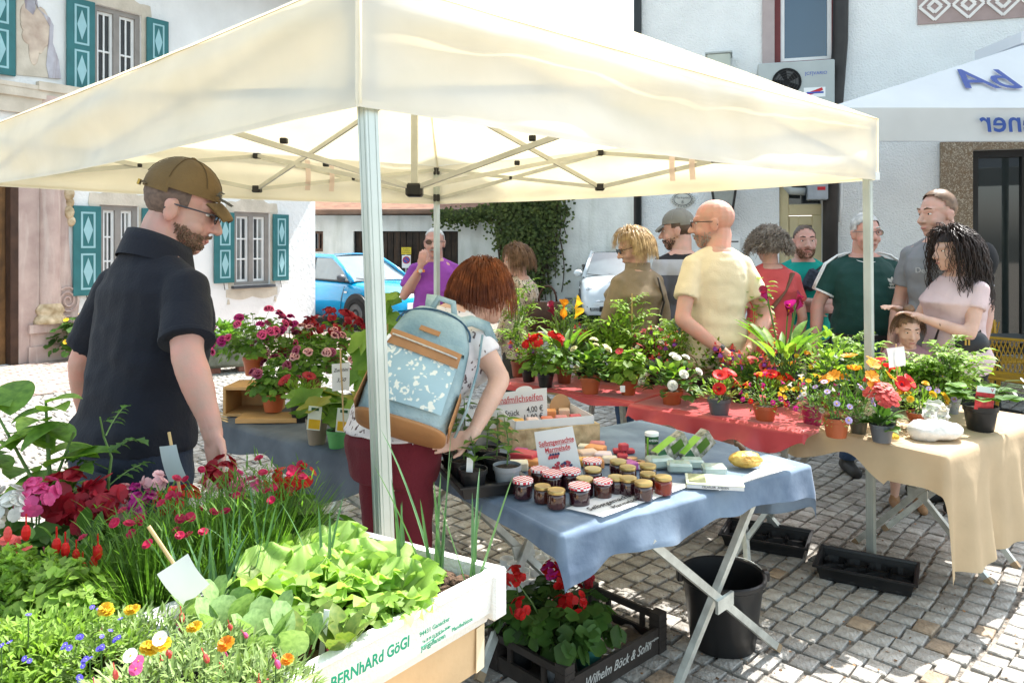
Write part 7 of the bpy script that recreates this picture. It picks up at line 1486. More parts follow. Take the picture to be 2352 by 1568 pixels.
    for s_ in (-.25, .2): mb = MB(); mb.tube([f(xa+.03, s_*1., belt+.01), f(xa-.02, s_-.38, belt+.05)], .008, 5); mb.build('wiper', m_blk, t)
    return t
m_pblue = mat('sky_blue_car_paint', (.0, .30, .58), .25, .03, 3, coat=1.); m_pwhite = mat('pale_car_paint', (.62, .68, .72), .25, .03, 3, coat=1.); m_pgrey = mat('dark_grey_car_paint', (.04, .045, .05), .25, .03, 3, coat=1.)
# front wheel of the blue car stands at about (-2.88, 14.4)
hd = -40; hx = V(cos(radians(hd)), sin(radians(hd)), 0); ctr = V((822-CX)/FPX*14.5, 14.5, 0)-hx*(.62*2.02)-V(sin(radians(hd)), -cos(radians(hd)), 0)*-.0; ctr = ctr+V(hx.y, -hx.x, 0)*-.80
car('bright sky blue hatchback parked beyond the corner of the painted house', ctr, hd, m_pblue)
car('pale white blue small car with round headlights facing the camera', V(2.32, 17.0, 0), -96, m_pwhite, 3.55, .80, 1.49, .96, True, .8, 'RO')
# ================================================================ PEOPLE
m_skin = mat('skin', (.57, .36, .28), .5, .10, 18, .08, 90, sss=.12, col2=(.62, .34, .27)); m_skinr = mat('skin_ruddy', (.58, .35, .28), .5, .12, 18, .08, 90, sss=.12, col2=(.62, .30, .24)); m_skinp = mat('skin_pale', (.64, .40, .31), .5, .08, 14, .08, 90, sss=.12)
m_eyew = mat('eye_white', (.75, .73, .70), .2, .03, 9); m_iris = mat('iris_dark', (.03, .02, .015), .15, .1, 9); m_lip = mat('lip', (.45, .17, .15), .45, .1, 9)
def remesh(mb, vox, m=None, name='body', smooth_it=2):
    me = mb.mesh(name, m or m_skin); o = bpy.data.objects.new('tmp_remesh', me)
    md = o.modifiers.new('r', 'REMESH'); md.mode = 'VOXEL'; md.voxel_size = vox; md.use_smooth_shade = True
    if smooth_it: sm = o.modifiers.new('s', 'SMOOTH'); sm.iterations = smooth_it; sm.factor = .5
    r = evaluated(o)
    bpy.data.objects.remove(o); bpy.data.meshes.remove(me); r.polygons.foreach_set('use_smooth', [True]*len(r.polygons)); return r
def crease(me, fn):
    n = len(me.vertices); co = [0.]*(3*n); no = [0.]*(3*n); me.vertices.foreach_get('co', co); me.vertices.foreach_get('normal', no)
    for i in range(0, 3*n, 3):
        d = fn(V(*co[i:i+3]))
        for k in range(3): co[i+k] += no[i+k]*d
    me.vertices.foreach_set('co', co); me.update()
def fitted(me, name, parent, m=None):
    off = Vector(parent['_o']); me.transform(Matrix.Translation(-off)); me.name = name
    if m is not None: me.materials.clear(); me.materials.append(m)
    return link(name, me, parent)
def join_meshes(meshes, mats):
    bm = bmesh.new()
    for me in meshes: bm.from_mesh(me)
    out = bpy.data.meshes.new('body'); bm.to_mesh(out); bm.free()
    for me in meshes: bpy.data.meshes.remove(me)
    for m in mats: out.materials.append(m)
    out.polygons.foreach_set('use_smooth', [True]*len(out.polygons)); return out
def cap(mb, a, b, ra, rb, n=12, flat=False, sq=1., mid=None):
    """tapered limb; round ends unless flat"""
    a, b = Vector(a), Vector(b); t = (b-a).normalized(); pts, rad = [], []
    if not flat:
        for k in (60, 30): pts.append(a-t*ra*sin(radians(k))); rad.append(ra*cos(radians(k)))
    K_ = 6
    for i in range(K_+1):
        u = i/K_; pts.append(a.lerp(b, u)); r = ra+(rb-ra)*u
        if mid: r *= 1+mid*sin(pi*min(1, u*1.25))
        rad.append(r)
    if not flat:
        for k in (30, 60): pts.append(b+t*rb*sin(radians(k))); rad.append(rb*cos(radians(k)))
    mb.tube(pts, rad, n, True, sq)
def person(name_label, x, y, H, yaw, skin=None, girth=1., wide=1., belly=0., bend=0., twist=0., head=(0, 0, 0), arms=None, shirt=None, sleeve=.55, trousers=None, tlen=1., shoes=None, vox=.012, hvox=.006, female=False, legs=None, loose=1.05, neckline=1.46, hem=.86, hands=True, sh_extra=None, feet=None, hscale=1., cap_hem=False, collar=None):
    """stands at (x, y); yaw 0 faces the camera, 90 faces picture right, 180 away.  arms: {side: (elbow, wrist, hand dir)} in body coordinates (left, front, up)/1.75 m man"""
    s = H/1.735; wide *= .93; hscale *= 1.07; skin = skin or m_skin; Y = radians(yaw)
    F, Lf = V(sin(Y), -cos(Y), 0), V(cos(Y), sin(Y), 0); base = V(x, y, 0)
    root = thing('person', name_label, 'person', (x, y, 0), 0, 'people at the market')
    def sm_(a, b, t): t = min(1, max(0, (t-a)/(b-a))); return t*t*(3-2*t)
    def T(p):                                   # body coords -> world, with the spine bend
        l, f, u = p; a = radians(bend)*sm_(.9, 1.25, u); pv = .93; du, df = u-pv, f
        f2 = df*cos(a)+du*sin(a); u2 = pv+du*cos(a)-df*sin(a)
        if u < .9: f2, u2 = f, u
        tw = radians(twist)*sm_(.95, 1.35, u); l, f2 = l*cos(tw)-f2*sin(tw), l*sin(tw)+f2*cos(tw)
        return base+(Lf*l+F*f2+EZ*u2)*s
    g = girth; hw = .165*wide if not female else .15*wide
    rings = [(.80, .155, .115, 0), (.86, .172, .125, 0), (.94, .178*(1.04 if female else 1), .13, -.005), (1.02, .168, .122+.3*belly, .2*belly), (1.12, .152*(.92 if female else 1.02), .112+.55*belly, .005+.35*belly), (1.22, .165*(.95 if female else 1), .118+.35*belly, .01+.25*belly), (1.30, .178, .122+(.02 if female else 0), .012), (1.37, .172, .112, .0), (1.42, .140, .09, -.012), (1.46, .095, .072, -.018), (1.50, .062, .060, -.012)]
    def ring(u, w, d, f, k=1., n=20):
        r = []
        for i in range(n):
            a = 2*pi*i/n; cx, sx = cos(a), sin(a); e = .85
            r.append(T((w*g*wide*k*math.copysign(abs(cx)**e, cx), f+d*g*k*math.copysign(abs(sx)**e, sx), u)))
        return r
    mb = MB(); mb.loft([ring(*q) for q in rings])
    SH = {1: (.172*wide*g**.5, -.012, 1.385), -1: (-.172*wide*g**.5, -.012, 1.385)}
    HP = {k: (k*.088*wide, 0, .89) for k in (1, -1)}
    arms = arms or {}; A = {}
    for k in (1, -1):
        el, wr, hd = arms.get(k, ((k*.25*wide, -.03, 1.11), (k*.26*wide, .07, .88), (k*.02, .25, -1)))
        A[k] = (T(SH[k]), el if isinstance(el, Vector) else T(el), wr if isinstance(wr, Vector) else T(wr), hd if isinstance(hd, Vector) else (Lf*hd[0]+F*hd[1]+EZ*hd[2]).normalized())
    ar = (.05 if not female else .043)*s*g**.5
    for k in (1, -1):
        S_, E_, W_, h_ = A[k]; cap(mb, T((k*.02, -.02, 1.465)), S_+EZ*.0, .052*s, ar*1.05, 12); mb.ell(S_, (ar*1.15,)*3, 12, 8); cap(mb, S_, E_, ar*1.08, ar*.82); cap(mb, E_, W_, ar*.84, ar*.56, mid=.14)
    legs = legs or {}; K_ = {}
    for k in (1, -1):
        kn, an = legs.get(k, ((k*.095, .02, .49), (k*.10, -.02, .085)))
        K_[k] = (T(HP[k]), T(kn), T(an)); h, q, a = K_[k]; cap(mb, h, q, .085*s*g**.5, .056*s*g**.3); cap(mb, q, a, .056*s, .036*s, mid=.2)
        cap(mb, a+F*-.03*s-EZ*.035*s, a+F*.15*s-EZ*.05*s, .036*s, .03*s)
    meshes = [remesh(mb, vox*1.45)]
    # ---- head
    hy, hp_, hr = [radians(q) for q in head]
    N0 = T((0, -.015, 1.50)); hs = s*hscale*(.96 if female else 1.); Hc = T((0, .035, 1.622)) if bend < 5 else T((0, .05, 1.62))
    a = Y+hy; fh = V(sin(a), -cos(a), 0); lh = V(cos(a), sin(a), 0); uh = EZ.copy()
    R3 = Matrix.Rotation(hp_, 3, lh); fh = R3 @ fh; uh = R3 @ uh; R3 = Matrix.Rotation(hr, 3, fh); lh = R3 @ lh; uh = R3 @ uh
    def HT(l, f, u): return Hc+(lh*l+fh*f+uh*u)*hs
    HM = Matrix((lh, fh, uh)).transposed()
    hb = MB(); e = lambda c, r, n=16, m=12: hb.ell(HT(*c), tuple(q*hs for q in r), n, m, HM)
    e((0, -.012, .035), (.076, .097, .086)); e((0, .022, -.02), (.067, .074, .09)); e((0, .035, -.065), (.052, .055, .05)); e((0, .062, -.095), (.026, .024, .022)); e((0, .070, .025), (.055, .026, .022)); e((.04, .052, -.035), (.026, .03, .026)); e((-.04, .052, -.035), (.026, .03, .026))
    cap(hb, HT(0, .09, .012), HT(0, .113, -.03), .0085*hs, .0145*hs, 8); e((.012, .098, -.034), (.010, .012, .008)); e((-.012, .098, -.034), (.010, .012, .008)); e((0, .086, -.062), (.024, .012, .0065)); e((0, .084, -.073), (.021, .012, .007))
    for k in (1, -1): e((k*.077, -.012, -.008), (.010, .020, .033)); e((k*.084, -.018, .006), (.006, .016, .018)); e((k*.036, .070, .037), (.022, .014, .006))
    cap(hb, HT(0, -.03, -.05), N0-EZ*.04*s, .056*hs*(.88 if female else 1.05)*g**.5, .066*s*g**.5*(.88 if female else 1.05), 14)
    meshes.append(remesh(hb, hvox))
    # ---- hands
    if hands:
        for k in (1, -1):
            S_, E_, W_, h_ = A[k]; hm = MB(); fo = (W_-E_).normalized(); d = h_; side = d.cross(F if abs(d.dot(F)) < .8 else EZ); side = (side.normalized() if side.length > .01 else Lf)*k; n_ = side.cross(d).normalized(); q = .96*s*(.9 if female else 1)
            c = W_+d*.05*q; Mx = Matrix((side, d, n_)).transposed(); hm.ell(c, (.040*q, .054*q, .017*q), 12, 8, Mx); cap(hm, W_-fo*.03*s, W_+d*.02*q, ar*.58, ar*.5, 10)
            for i, (o, L, r) in enumerate(((-.029, .066, .0082), (-.010, .076, .0088), (.010, .072, .0086), (.028, .056, .0076))):
                p = c+(side*o+d*.042)*q; cu = .35+.12*i; d2 = (d*cos(cu*.6)-n_*sin(cu*.6)*k).normalized(); d3 = (d*cos(cu*1.6)-n_*sin(cu*1.6)*k).normalized(); p2 = p+d2*L*.5*q; p3 = p2+d3*L*.5*q; hm.tube([p-d*.015*q, p, p2, p3, p3+d3*r*.6], [r*q*1.05, r*q, r*q*.95, r*q*.8, r*q*.4], 8)
            p = c+(-side*.030-d*.018)*q; t1_ = (-side*.75+d*.8-n_*.35*k).normalized(); p2 = p+t1_*.035*q; p3 = p2+(d*.95-side*.25-n_*.3*k).normalized()*.032*q; hm.tube([p+side*.015*q, p, p2, p3], [.012*q, .0125*q, .010*q, .007*q], 8)
            meshes.append(remesh(hm, .0055*s if hvox > .004 else .004, smooth_it=1))
    bd = fitted(join_meshes(meshes, [skin]), 'body', root)
    # ---- eyes, brows, mouth
    for k in (1, -1):
        b_ = MB(); b_.ell(HT(k*.033, .0765, .008), (.0125*hs, .008*hs, .0055*hs), 10, 6, HM); ey = b_.build('eye', m_eyew, root, True); b_ = MB(); b_.ell(HT(k*.033, .0840, .008), (.0052*hs, .0025*hs, .0050*hs), 8, 5, HM); b_.build('iris', m_iris, ey, True)
    b_ = MB(); b_.ell(HT(0, .0935, -.0675), (.022*hs, .005*hs, .0055*hs), 10, 6, HM); b_.build('mouth', m_lip, root, True)
    P = dict(root=root, T=T, HT=HT, HM=HM, hs=hs, s=s, F=F, L=Lf, A=A, K=K_, fh=fh, lh=lh, uh=uh, Hc=Hc, g=g, ring=ring, rings=rings, ar=ar, body=bd)
    # ---- clothes
    if shirt:
        cb = MB(); rr = [q for q in rings if hem < q[0] <= neckline]; f0 = [q for q in rings if q[0] <= hem][-1]
        rr = [(hem, max(f0[1], .172), max(f0[2], .128)+.3*belly*(hem > .9), f0[3])]+rr
        kk = loose; cb.loft([ring(q[0], q[1]+.006, q[2]+.008, q[3], kk if q[0] < 1.36 else 1.03) for q in rr if q[0] < 1.44]+[ring(neckline+.004, .098, .076, -.016, 1.)])
        for k in (1, -1):
            S_, E_, W_, h_ = A[k]; cap(cb, T((k*.055, -.02, 1.448)), S_, .052*s, ar*1.12, 14)
            if sleeve > 0:
                e_ = S_.lerp(E_, min(1, sleeve)); fl_ = 1.34 if sleeve < 1 else 1.2; cap(cb, S_.lerp(E_, -.05), e_, ar*1.22, ar*fl_, 14, flat=True); cb.ell(S_, (ar*1.22,)*3, 14, 10)
                if sleeve > 1: cap(cb, E_, E_.lerp(W_, sleeve-1), ar*1.15, ar*.85, 14, flat=True); cb.ell(E_, (ar*1.12,)*3, 12, 8)
        if sh_extra: sh_extra(cb, P)
        me = remesh(cb, max(.007, vox*.85), smooth_it=2); wr = 0.006*s
        crease(me, lambda p: .013*s*nz((p.x*7+p.z*4, p.y*7, p.z*11+x*5))*(.35+max(0., min(1., (1.30*s-p.z)/.3)))+.0035*nz((p.x*20, p.y*20, p.z*26)))
        P['shirt'] = fitted(me, 'shirt', root, shirt)
    if trousers:
        cb = MB(); tl = [(.80, .158, .118, 0)]+[q for q in rings if .82 < q[0] < 1.0]
        cb.loft([ring(q[0], q[1]+.003, q[2]+.004, q[3], 1.02) for q in tl+[rings[3]]])
        for k in (1, -1):
            h, q, a = K_[k]; cap(cb, h, q, .092*s*g**.5, .064*s*g**.3, 14); 
            if tlen >= 1: cap(cb, q, a, .064*s, .055*s, 14, flat=True)
            elif tlen > .5: cap(cb, q, q.lerp(a, (tlen-.5)*2), .066*s, .062*s, 14, flat=True)
        me = remesh(cb, vox, smooth_it=2)
        crease(me, lambda p: .006*s*nz((p.x*10, p.y*10, p.z*14)))
        P['trousers'] = fitted(me, 'trousers', root, trousers)
    if shoes:
        for k in (1, -1):
            a = K_[k][2]; cb = MB(); cap(cb, a+F*-.04*s-EZ*.04*s, a+F*.16*s-EZ*.052*s, .046*s, .038*s, 12); cap(cb, a-EZ*.04*s, a+EZ*.01*s, .045*s, .043*s); me = remesh(cb, .009); fitted(me, 'shoe', root, shoes)
    return P
def scalp(P, m, rx=.081, ry=.103, rz=.093, c=(0, -.018, .04), cut=-.02, front=.055, name='hair', vox=.007, bump=.004, extra=None, slope=.9):
    """hair shell: the part of an enlarged skull above the hair line"""
    HT, hs, HM = P['HT'], P['hs'], P['HM']; mb = MB(); mb.ell(HT(*c), (rx*hs, ry*hs, rz*hs), 30, 20, HM); keep = MB(); inv = HM.transposed()
    idx = {}
    fs = []
    def ok(v): q = inv @ (v-P['Hc'])/hs; return q.z > cut+max(0, q.y+.03)*slope and q.y < front+.05*(q.z > .06)
    mb.f = [f for f in mb.f if all(ok(mb.v[i]) for i in f)]; mb.m = [0]*len(mb.f)
    mb.v = [v+(v-P['Hc']).normalized()*bump*nz(v*120) for v in mb.v]
    return mb.build(name, m, P['root'], True)
def strands(P, m, n, L, curl=.0, freq=9., spread=.02, r=.0035, top=.0, seg=9, seed=1, back=1., name='hair_strands', down=1., part=0., front=.55, side_lo=-.2):
    HT, hs = P['HT'], P['hs']; rg = random.Random(seed); mb = MB(); gv = P['HM'].transposed() @ V(0, 0, -1)
    for i in range(n):
        a = rg.uniform(0, 2*pi); z = rg.uniform(side_lo, 1); q = sqrt(max(0, 1-z*z)); d = V(q*cos(a), q*sin(a), z)
        if d.y > front-.35*max(0, z-.5) and z < .8: continue
        p0 = V(d.x*.079, d.y*.1-.015, d.z*.09+.04); LL = L*rg.uniform(.75, 1.1); pts = []; dirv = V(d.x*.55, d.y*.5-.15, d.z*.3-.1).normalized(); p = p0.copy(); ph = rg.uniform(0, 6.28); up = V(0, 0, 1)
        for k in range(seg):
            u = k/(seg-1); off = V(cos(ph+u*freq*2), sin(ph+u*freq*2), sin(ph*2+u*freq*2.3))*curl*(.3+u)
            pts.append(HT(*(p+off))); g_ = dirv*(1-u)**(1.5*max(1, L/.14))+(V(d.x*spread*4, d.y*spread*4-.06*back, 0)+gv*down)*min(1, u*2.6+.15); g_ = g_.normalized(); p = p+g_*(LL/seg)
            rad_ = V(p.x, p.y+.015, 0)                 # keep the strand outside the head
            if p.z > -.11:
                e_ = (p.x/.082)**2+((p.y+.015)/.104)**2+((p.z-.035)/.095)**2
                if e_ < 1: kf = 1/sqrt(e_); p = V(p.x*kf, (p.y+.015)*kf-.015, (p.z-.035)*kf+.035)
        mb.tube(pts, [r*hs*(1-.6*k/seg) for k in range(seg)], 3, False)
    o = mb.build(name, m, P['root'], True); o['kind'] = 'stuff'; return o
def beard(P, m, full=True, n=700, L=.013):
    HT, hs, HM = P['HT'], P['hs'], P['HM']; mb = MB(); rg = random.Random(77)
    if full:
        for i in range(n):
            a = rg.uniform(-1.75, 1.75); z = rg.uniform(-.118, -.040); x_, y_ = sin(a), cos(a)
            if z > -.052+.02*max(0, abs(a)-.7) or (abs(a) < .45 and -.082 < z): continue
            k = sqrt(max(.05, 1-((z+.045)/.082)**2)); w = .061*k+.004; p = V(x_*w, .018+y_*(.070*k+.008), z); d = V(x_*.5, y_*.5, -.8); r_ = .0022
            mb.tube([HT(*(p-d*.004)), HT(*(p+d*L*.5)), HT(*(p+d*L+V(rg.uniform(-.003, .003), rg.uniform(-.003, .003), 0)))], [r_*hs, r_*hs, r_*.4*hs], 3, False)
    for i in range(n//6):
        x_ = rg.uniform(-.027, .027); p = V(x_, .102-abs(x_)*.45, -.050-abs(x_)*.25+rg.uniform(-.004, .003)); d = V(x_*12, .2, -.9).normalized()
        mb.tube([HT(*p), HT(*(p+d*L*.7))], [.002*hs, .0008*hs], 3, False)
    o = mb.build('beard', m, P['root'], True); o['kind'] = 'stuff'; return o
def brows(P, m):
    for k in (1, -1): mb = MB(); mb.tube([P['HT'](k*.015, .093, .034), P['HT'](k*.035, .092, .040), P['HT'](k*.052, .078, .034)], [.004*P['hs'], .0045*P['hs'], .002*P['hs']], 5); mb.build('eyebrow', m, P['root'], True)
def glasses(P, m, lens, label, dark=False):
    HT, hs = P['HT'], P['hs']; t = thing('glasses', label, 'glasses', tuple(HT(0, .1, .008)))
    for k in (1, -1):
        c = HT(k*.033, .103, .006); pts = [c+(P['lh']*.024*cos(a)+P['uh']*.018*sin(a))*hs for a in [2*pi*i/14 for i in range(15)]]; mb = MB(); mb.tube(pts, .0017*hs, 5, False); mb.build('rim', m, t); mb = MB(); mb.add(pts[:14], [tuple(range(14))]); mb.build('lens', lens, t); mb = MB(); mb.tube([HT(k*.056, .101, .012), HT(k*.080, .06, .012), HT(k*.086, -.012, .010), HT(k*.085, -.03, -.008)], .0024*hs, 5); mb.build('temple', m, t)
    mb = MB(); mb.tube([HT(.010, .105, .012), HT(-.010, .105, .012)], .0018*hs, 5); mb.build('bridge', m, t); return t
def capobj(P, m, label, brim=True, m2=None, back=False, tall=1.):
    HT, hs, HM = P['HT'], P['hs'], P['HM']; t = thing('cap', label, 'cap', tuple(HT(0, 0, .06))); mb = MB(); mb.ell(HT(0, -.014, .05), (.086*hs, .108*hs, .098*hs*tall), 30, 20, HM); inv = HM.transposed()
    def ok(v): q = inv @ (v-P['Hc'])/hs; return q.z > .035-.12*min(0, q.y)*0-.25*max(0, -q.y-.02)*.55
    mb.f = [f for f in mb.f if all(ok(mb.v[i]) for i in f)]; mb.m = [0]*len(mb.f); mb.build('crown', m, t, True)
    mb = MB(); mb.ell(HT(0, -.014, .05+.098*tall), (.010*hs, .010*hs, .006*hs), 8, 5, HM); mb.build('button', m, t, True)
    for i in range(6):
        a = i*pi/3+.3; mb = MB(); mb.tube([HT(.0875*cos(a)*sin(b_), -.014+.1095*sin(a)*sin(b_), .05+.0993*tall*cos(b_)) for b_ in [.08+.2*j for j in range(7)]], .0012*hs, 4, False); mb.build('panel_seam', m2 or m, t)
    mb = MB(); mb.grid(lambda u, v: HT((u-.5)*.150*(1-.28*v*v), .068+.075*v*(1-.9*(u-.5)**2)+.03*(1-4*(u-.5)**2)*(1-v)*1.0-.0, .052-.022*v-.30*(u-.5)**2*.18-.012*v*v), 16, 8); vv = list(mb.v); mb2 = MB(); mb2.grid(lambda u, v: HT((u-.5)*.150*(1-.28*v*v), .068+.075*v*(1-.9*(u-.5)**2)+.03*(1-4*(u-.5)**2)*(1-v), .048-.022*v-.30*(u-.5)**2*.18-.012*v*v), 16, 8); mb.add(mb2.v, mb2.f); mb.build('brim', m, t, True)
    return t
def bag_strap(P, pts, m, name, label, w=.02, cat='strap', parent=None):
    mb = MB(); q = [P['T'](p) for p in pts]; mb.tube(q, w*.5, 6, True, .35)
    if parent is not None: return mb.build(name, m, parent, True)
    return solo(name, mb, m, label, cat, smooth=True)
def cl(n, c, **k): return mat(n, c, .85, k.pop('var', .12), 6, .15, 120, sheen=.03, **k)
def hairm(n, c, c2=None): return mat(n, c, .45, .35, 22, spec=.35, col2=c2)
m_navy = cl('navy_pique', (.004, .0055, .013)); m_jean = cl('blue_denim', (.045, .085, .17), var=.35); m_jeand = cl('dark_denim', (.012, .02, .04), var=.3); m_shoe = mat('dark_shoe', (.03, .028, .026), .6, .2, 9); m_shoew = mat('white_sneaker', (.7, .7, .68), .6, .08, 9)
# ---- man in navy polo at the left
h_dk = hairm('short_brown_grey_hair', (.10, .065, .045)); h_gr = hairm('grey_hair', (.42, .42, .42), (.62, .62, .60)); h_bl = hairm('blond_hair', (.42, .26, .11), (.68, .50, .27)); h_red = hairm('auburn_hair', (.16, .035, .012), (.30, .085, .025)); h_br = hairm('brown_hair', (.14, .075, .04), (.24, .14, .08)); h_blk = hairm('black_brown_hair', (.015, .009, .007), (.04, .022, .016)); h_cur = hairm('greying_curly_hair', (.20, .15, .11), (.42, .36, .30))
px1 = lambda px, y: (px-CX)/FPX*y
y1 = 2.30
A1 = {-1: (W(430, 815, 2.12), W(488, 985, 2.10), V(.15, -.1, -1).normalized()), 1: (W(190, 830, 2.5), W(200, 960, 2.7), V(.2, .4, -1).normalized())}
P1 = person('man in navy polo shirt and camouflage cap looking down at the plants', px1(305, y1), y1, 1.90, 145, m_skinr, girth=1.0, wide=1.10, belly=.02, bend=8, twist=0, head=(-42, 18, 0), hscale=.94, arms=A1, shirt=m_navy, sleeve=.80, trousers=m_jeand, vox=.011, hvox=.0042, loose=1.02, shoes=m_shoe, hem=.955, neckline=1.47)
scalp(P1, mat('shaved_side_hair', (.13, .085, .065), .7, .3, 60), .0785, .100, .088, (0, -.014, .035), -.055, .03, slope=1.1)
beard(P1, hairm('brown_beard', (.20, .12, .075)), True, 1000, .006); brows(P1, h_dk)
glasses(P1, mat('gunmetal_frame', (.06, .06, .065), .3, .1, 9, metal=.7), mat('tinted_lens', (.04, .035, .03), .05, .05, 9), 'dark framed glasses on the man in the navy polo')
m_cap = cl('khaki_brown_cap', (.14, .085, .03), var=.2); ct = capobj(P1, m_cap, 'khaki brown cap with dark oak leaf print on the brim', m2=mat('cap_thread', (.09, .055, .02), .9, .1, 9))
HT = P1['HT']
for i in range(16):
    u, v_ = R_(-.02, .055), R_(.0, .06); mb = MB(); c = HT(-.02+u*.6-.03, .088+v_*.75, .0635-.010*v_/.06+R_(.0, .02)*(v_ < .015)); lobed(mb, c, P1['uh']*.8+P1['fh']*.2-P1['lh']*.4, .009, 4, .35, 12, .0, R_(0, 6)); mb.build('oak_leaf_print', m_iron, ct)
mb = MB(); mb.tube([HT(.082*sin(a), -.014-.112*cos(a), .025+.02*cos(a)) for a in [-.7+.1*i for i in range(15)]], .006, 6, False, .4); mb.build('back_strap', m_cap, ct); mb = MB(); mb.bbox(HT(-.02, -.127, .04), (.012, .004, .009), .001, P1['HM']); mb.build('buckle', mat('brass', (.45, .3, .08), .3, .1, 9, metal=.9), ct)
mb = MB(); T = P1['T']
rings_ = [[T((.098*cos(a)*k, -.010+.088*sin(a)*k+(.01 if sin(a) > .5 else 0), u+.025*(-sin(a)))) for a in [2*pi*i/28 for i in range(28)]] for u, k in ((1.448, 1.14), (1.497, 1.0), (1.522, .92), (1.512, .88))]; mb.loft(rings_, cap=False); mb.build('collar', m_navy, P1['root'], True)
mb = MB(); S_, E_ = P1['A'][-1][0], P1['A'][-1][1]; cap(mb, S_.lerp(E_, .745), S_.lerp(E_, .805), P1['ar']*1.395, P1['ar']*1.395, 18, True); mb.build('sleeve_cuff', m_navy, P1['root'], True)
mb = MB(); mb.prism([T((-.14, -.142, .93)), T((-.05, -.150, .93)), T((-.05, -.150, .82)), T((-.095, -.150, .79)), T((-.14, -.142, .82))], -P1['F']*.004); mb.build('back_pocket', m_jeand, P1['root'])
# ---- red haired woman, bent over, with backpack
m_blouse = mat('patterned_blouse', (.70, .66, .70), .85, .06, 8, fn=vor(30, (.13, .09, .10), .22, .30, stretch=(1, 1, .7)), col2=(.80, .77, .80)); m_mar = cl('maroon_trousers', (.13, .008, .018), var=.1)
y2 = 2.80
A2 = {-1: (W(1150, 870, 2.82), W(1082, 1005, 2.66), V(-.93, -.05, -.18).normalized()), 1: (W(880, 800, 3.2), W(960, 900, 3.4), V(.3, .6, -.3).normalized())}
P2 = person('red haired woman bending over the stall with a pale blue backpack', px1(905, y2), y2, 1.72, 134, m_skinp, girth=1.13, wide=1.02, female=True, bend=36, head=(8, 8, -6), arms=A2, shirt=m_blouse, sleeve=.42, trousers=m_mar, vox=.010, hvox=.005, loose=1.05, shoes=m_shoe, hem=.965)
scalp(P2, h_red, .096, .118, .105, (0, -.02, .025), -.09, .045, bump=.004, slope=.8); strands(P2, h_red, 2600, .17, .002, 2, .0, .0014, seed=4, back=.1)
ring_ = MB(); W2, d2_ = P2['A'][-1][2], P2['A'][-1][3]; ring_.lathe(W2+d2_*.125+V(0, 0, -.012), [(.0085, -.0015), (.0095, 0), (.0085, .0015)], 12, False, False, Matrix((V(0, 0, 1), V(0, 1, 0), d2_)).transposed()); solo('finger_ring', ring_, mat('gold', (.7, .45, .15), .25, .05, 9, metal=1.), 'thin gold ring on the hand behind the back', 'ring', smooth=True)
# backpack laid on her tilted back
m_bp = mat('washed_blue_canvas', (.22, .36, .42), .85, .25, 5, .25, 90, col2=(.46, .58, .60), detail=6); m_tan = mat('tan_leather', (.42, .20, .08), .5, .15, 8, .1, 60); m_lace = mat('white_floral_pocket', (.34, .48, .53), .85, .1, 6, fn=vor(30, (.78, .77, .68), .30, .38, stretch=(1, 1, 1)))
uB = (W(1015, 725, 2.78)-W(915, 1000, 2.52)).normalized(); Bc_ = (W(1015, 718, 2.76)+W(915, 995, 2.54))/2; rB = (W(1062, 985, 2.5)-W(830, 940, 2.5)).normalized(); rB = (rB-uB*rB.dot(uB)).normalized(); nB = uB.cross(rB).normalized()
if nB.y > 0: nB = -nB
hB = .215; BM = Matrix((rB, nB, uB)).transposed()
bpk = thing('backpack', 'pale blue canvas backpack with tan leather base and white flower pocket', 'backpack', tuple(Bc_-uB*hB))
def bpnt(a, n, u): return Bc_+(rB*a+nB*n+uB*u)*1.12
def bring(w, d, u, n=28, e=.55, o=0.): return [bpnt(w*math.copysign(abs(cos(a))**e, cos(a)), o+d*math.copysign(abs(sin(a))**e, sin(a)), u) for a in [2*pi*i/n for i in range(n)]]
prof = [(.115, .03, -.207), (.135, .08, -.194), (.140, .09, -.12), (.136, .088, 0), (.126, .082, .10), (.108, .07, .16), (.08, .05, .195), (.05, .03, .205)]
mb = MB(); mb.loft([bring(w, d, u) for w, d, u in prof]); mb.v = [v+nB*.006*nz(v*14) for v in mb.v]; mb.build('main_bag', m_bp, bpk, True)
mb = MB(); mb.loft([bring(.10, .015, -.212), bring(.125, .045, -.210), bring(.139, .084, -.199), bring(.1425, .092, -.190)], cap=True); mb.build('leather_base', m_tan, bpk, True)
for s_ in (-1, 1): mb = MB(); mb.prism([bpnt(s_*.1425, -.05, -.18), bpnt(s_*.1425, .085, -.18), bpnt(s_*.1425, .06, -.06), bpnt(s_*.1425, -.05, -.04)], rB*s_*.003); mb.build('leather_side', m_tan, bpk)
def bface(a, u, o): return bpnt(a, .088-.012*(abs(a)/.14)**4+o, u)
mb = MB(); mb.grid(lambda a, b: bface(-.112+.224*a, -.155+.165*b-.02*(a-.3)*b, .012+.014*sin(pi*min(1, b*1.1+.05))*sin(pi*(.08+.84*a))), 14, 10); po_ = mb.build('front_pocket', m_lace, bpk, True)
mb = MB(); mb.grid(lambda a, b: bface(-.114+.228*a, .008+.05*b-.02*(a-.3), .018+.004*sin(pi*b)), 14, 3); mb.build('pocket_trim', m_tan, bpk, True)
mb = MB(); mb.tube([bface(-.105+.21*i/20, .036-.02*(i/20-.3)+.0, .026) for i in range(21)], .0035, 5); mb.build('zip', mat('silver_zip', (.6, .6, .58), .35, .2, 60, metal=.6), bpk)
mb = MB(); mb.prism([bface(-.035, .103, .006), bface(.03, .098, .006), bface(.028, .082, .006), bface(-.037, .087, .006)], nB*.004); mb.build('label_patch', m_tan, bpk)
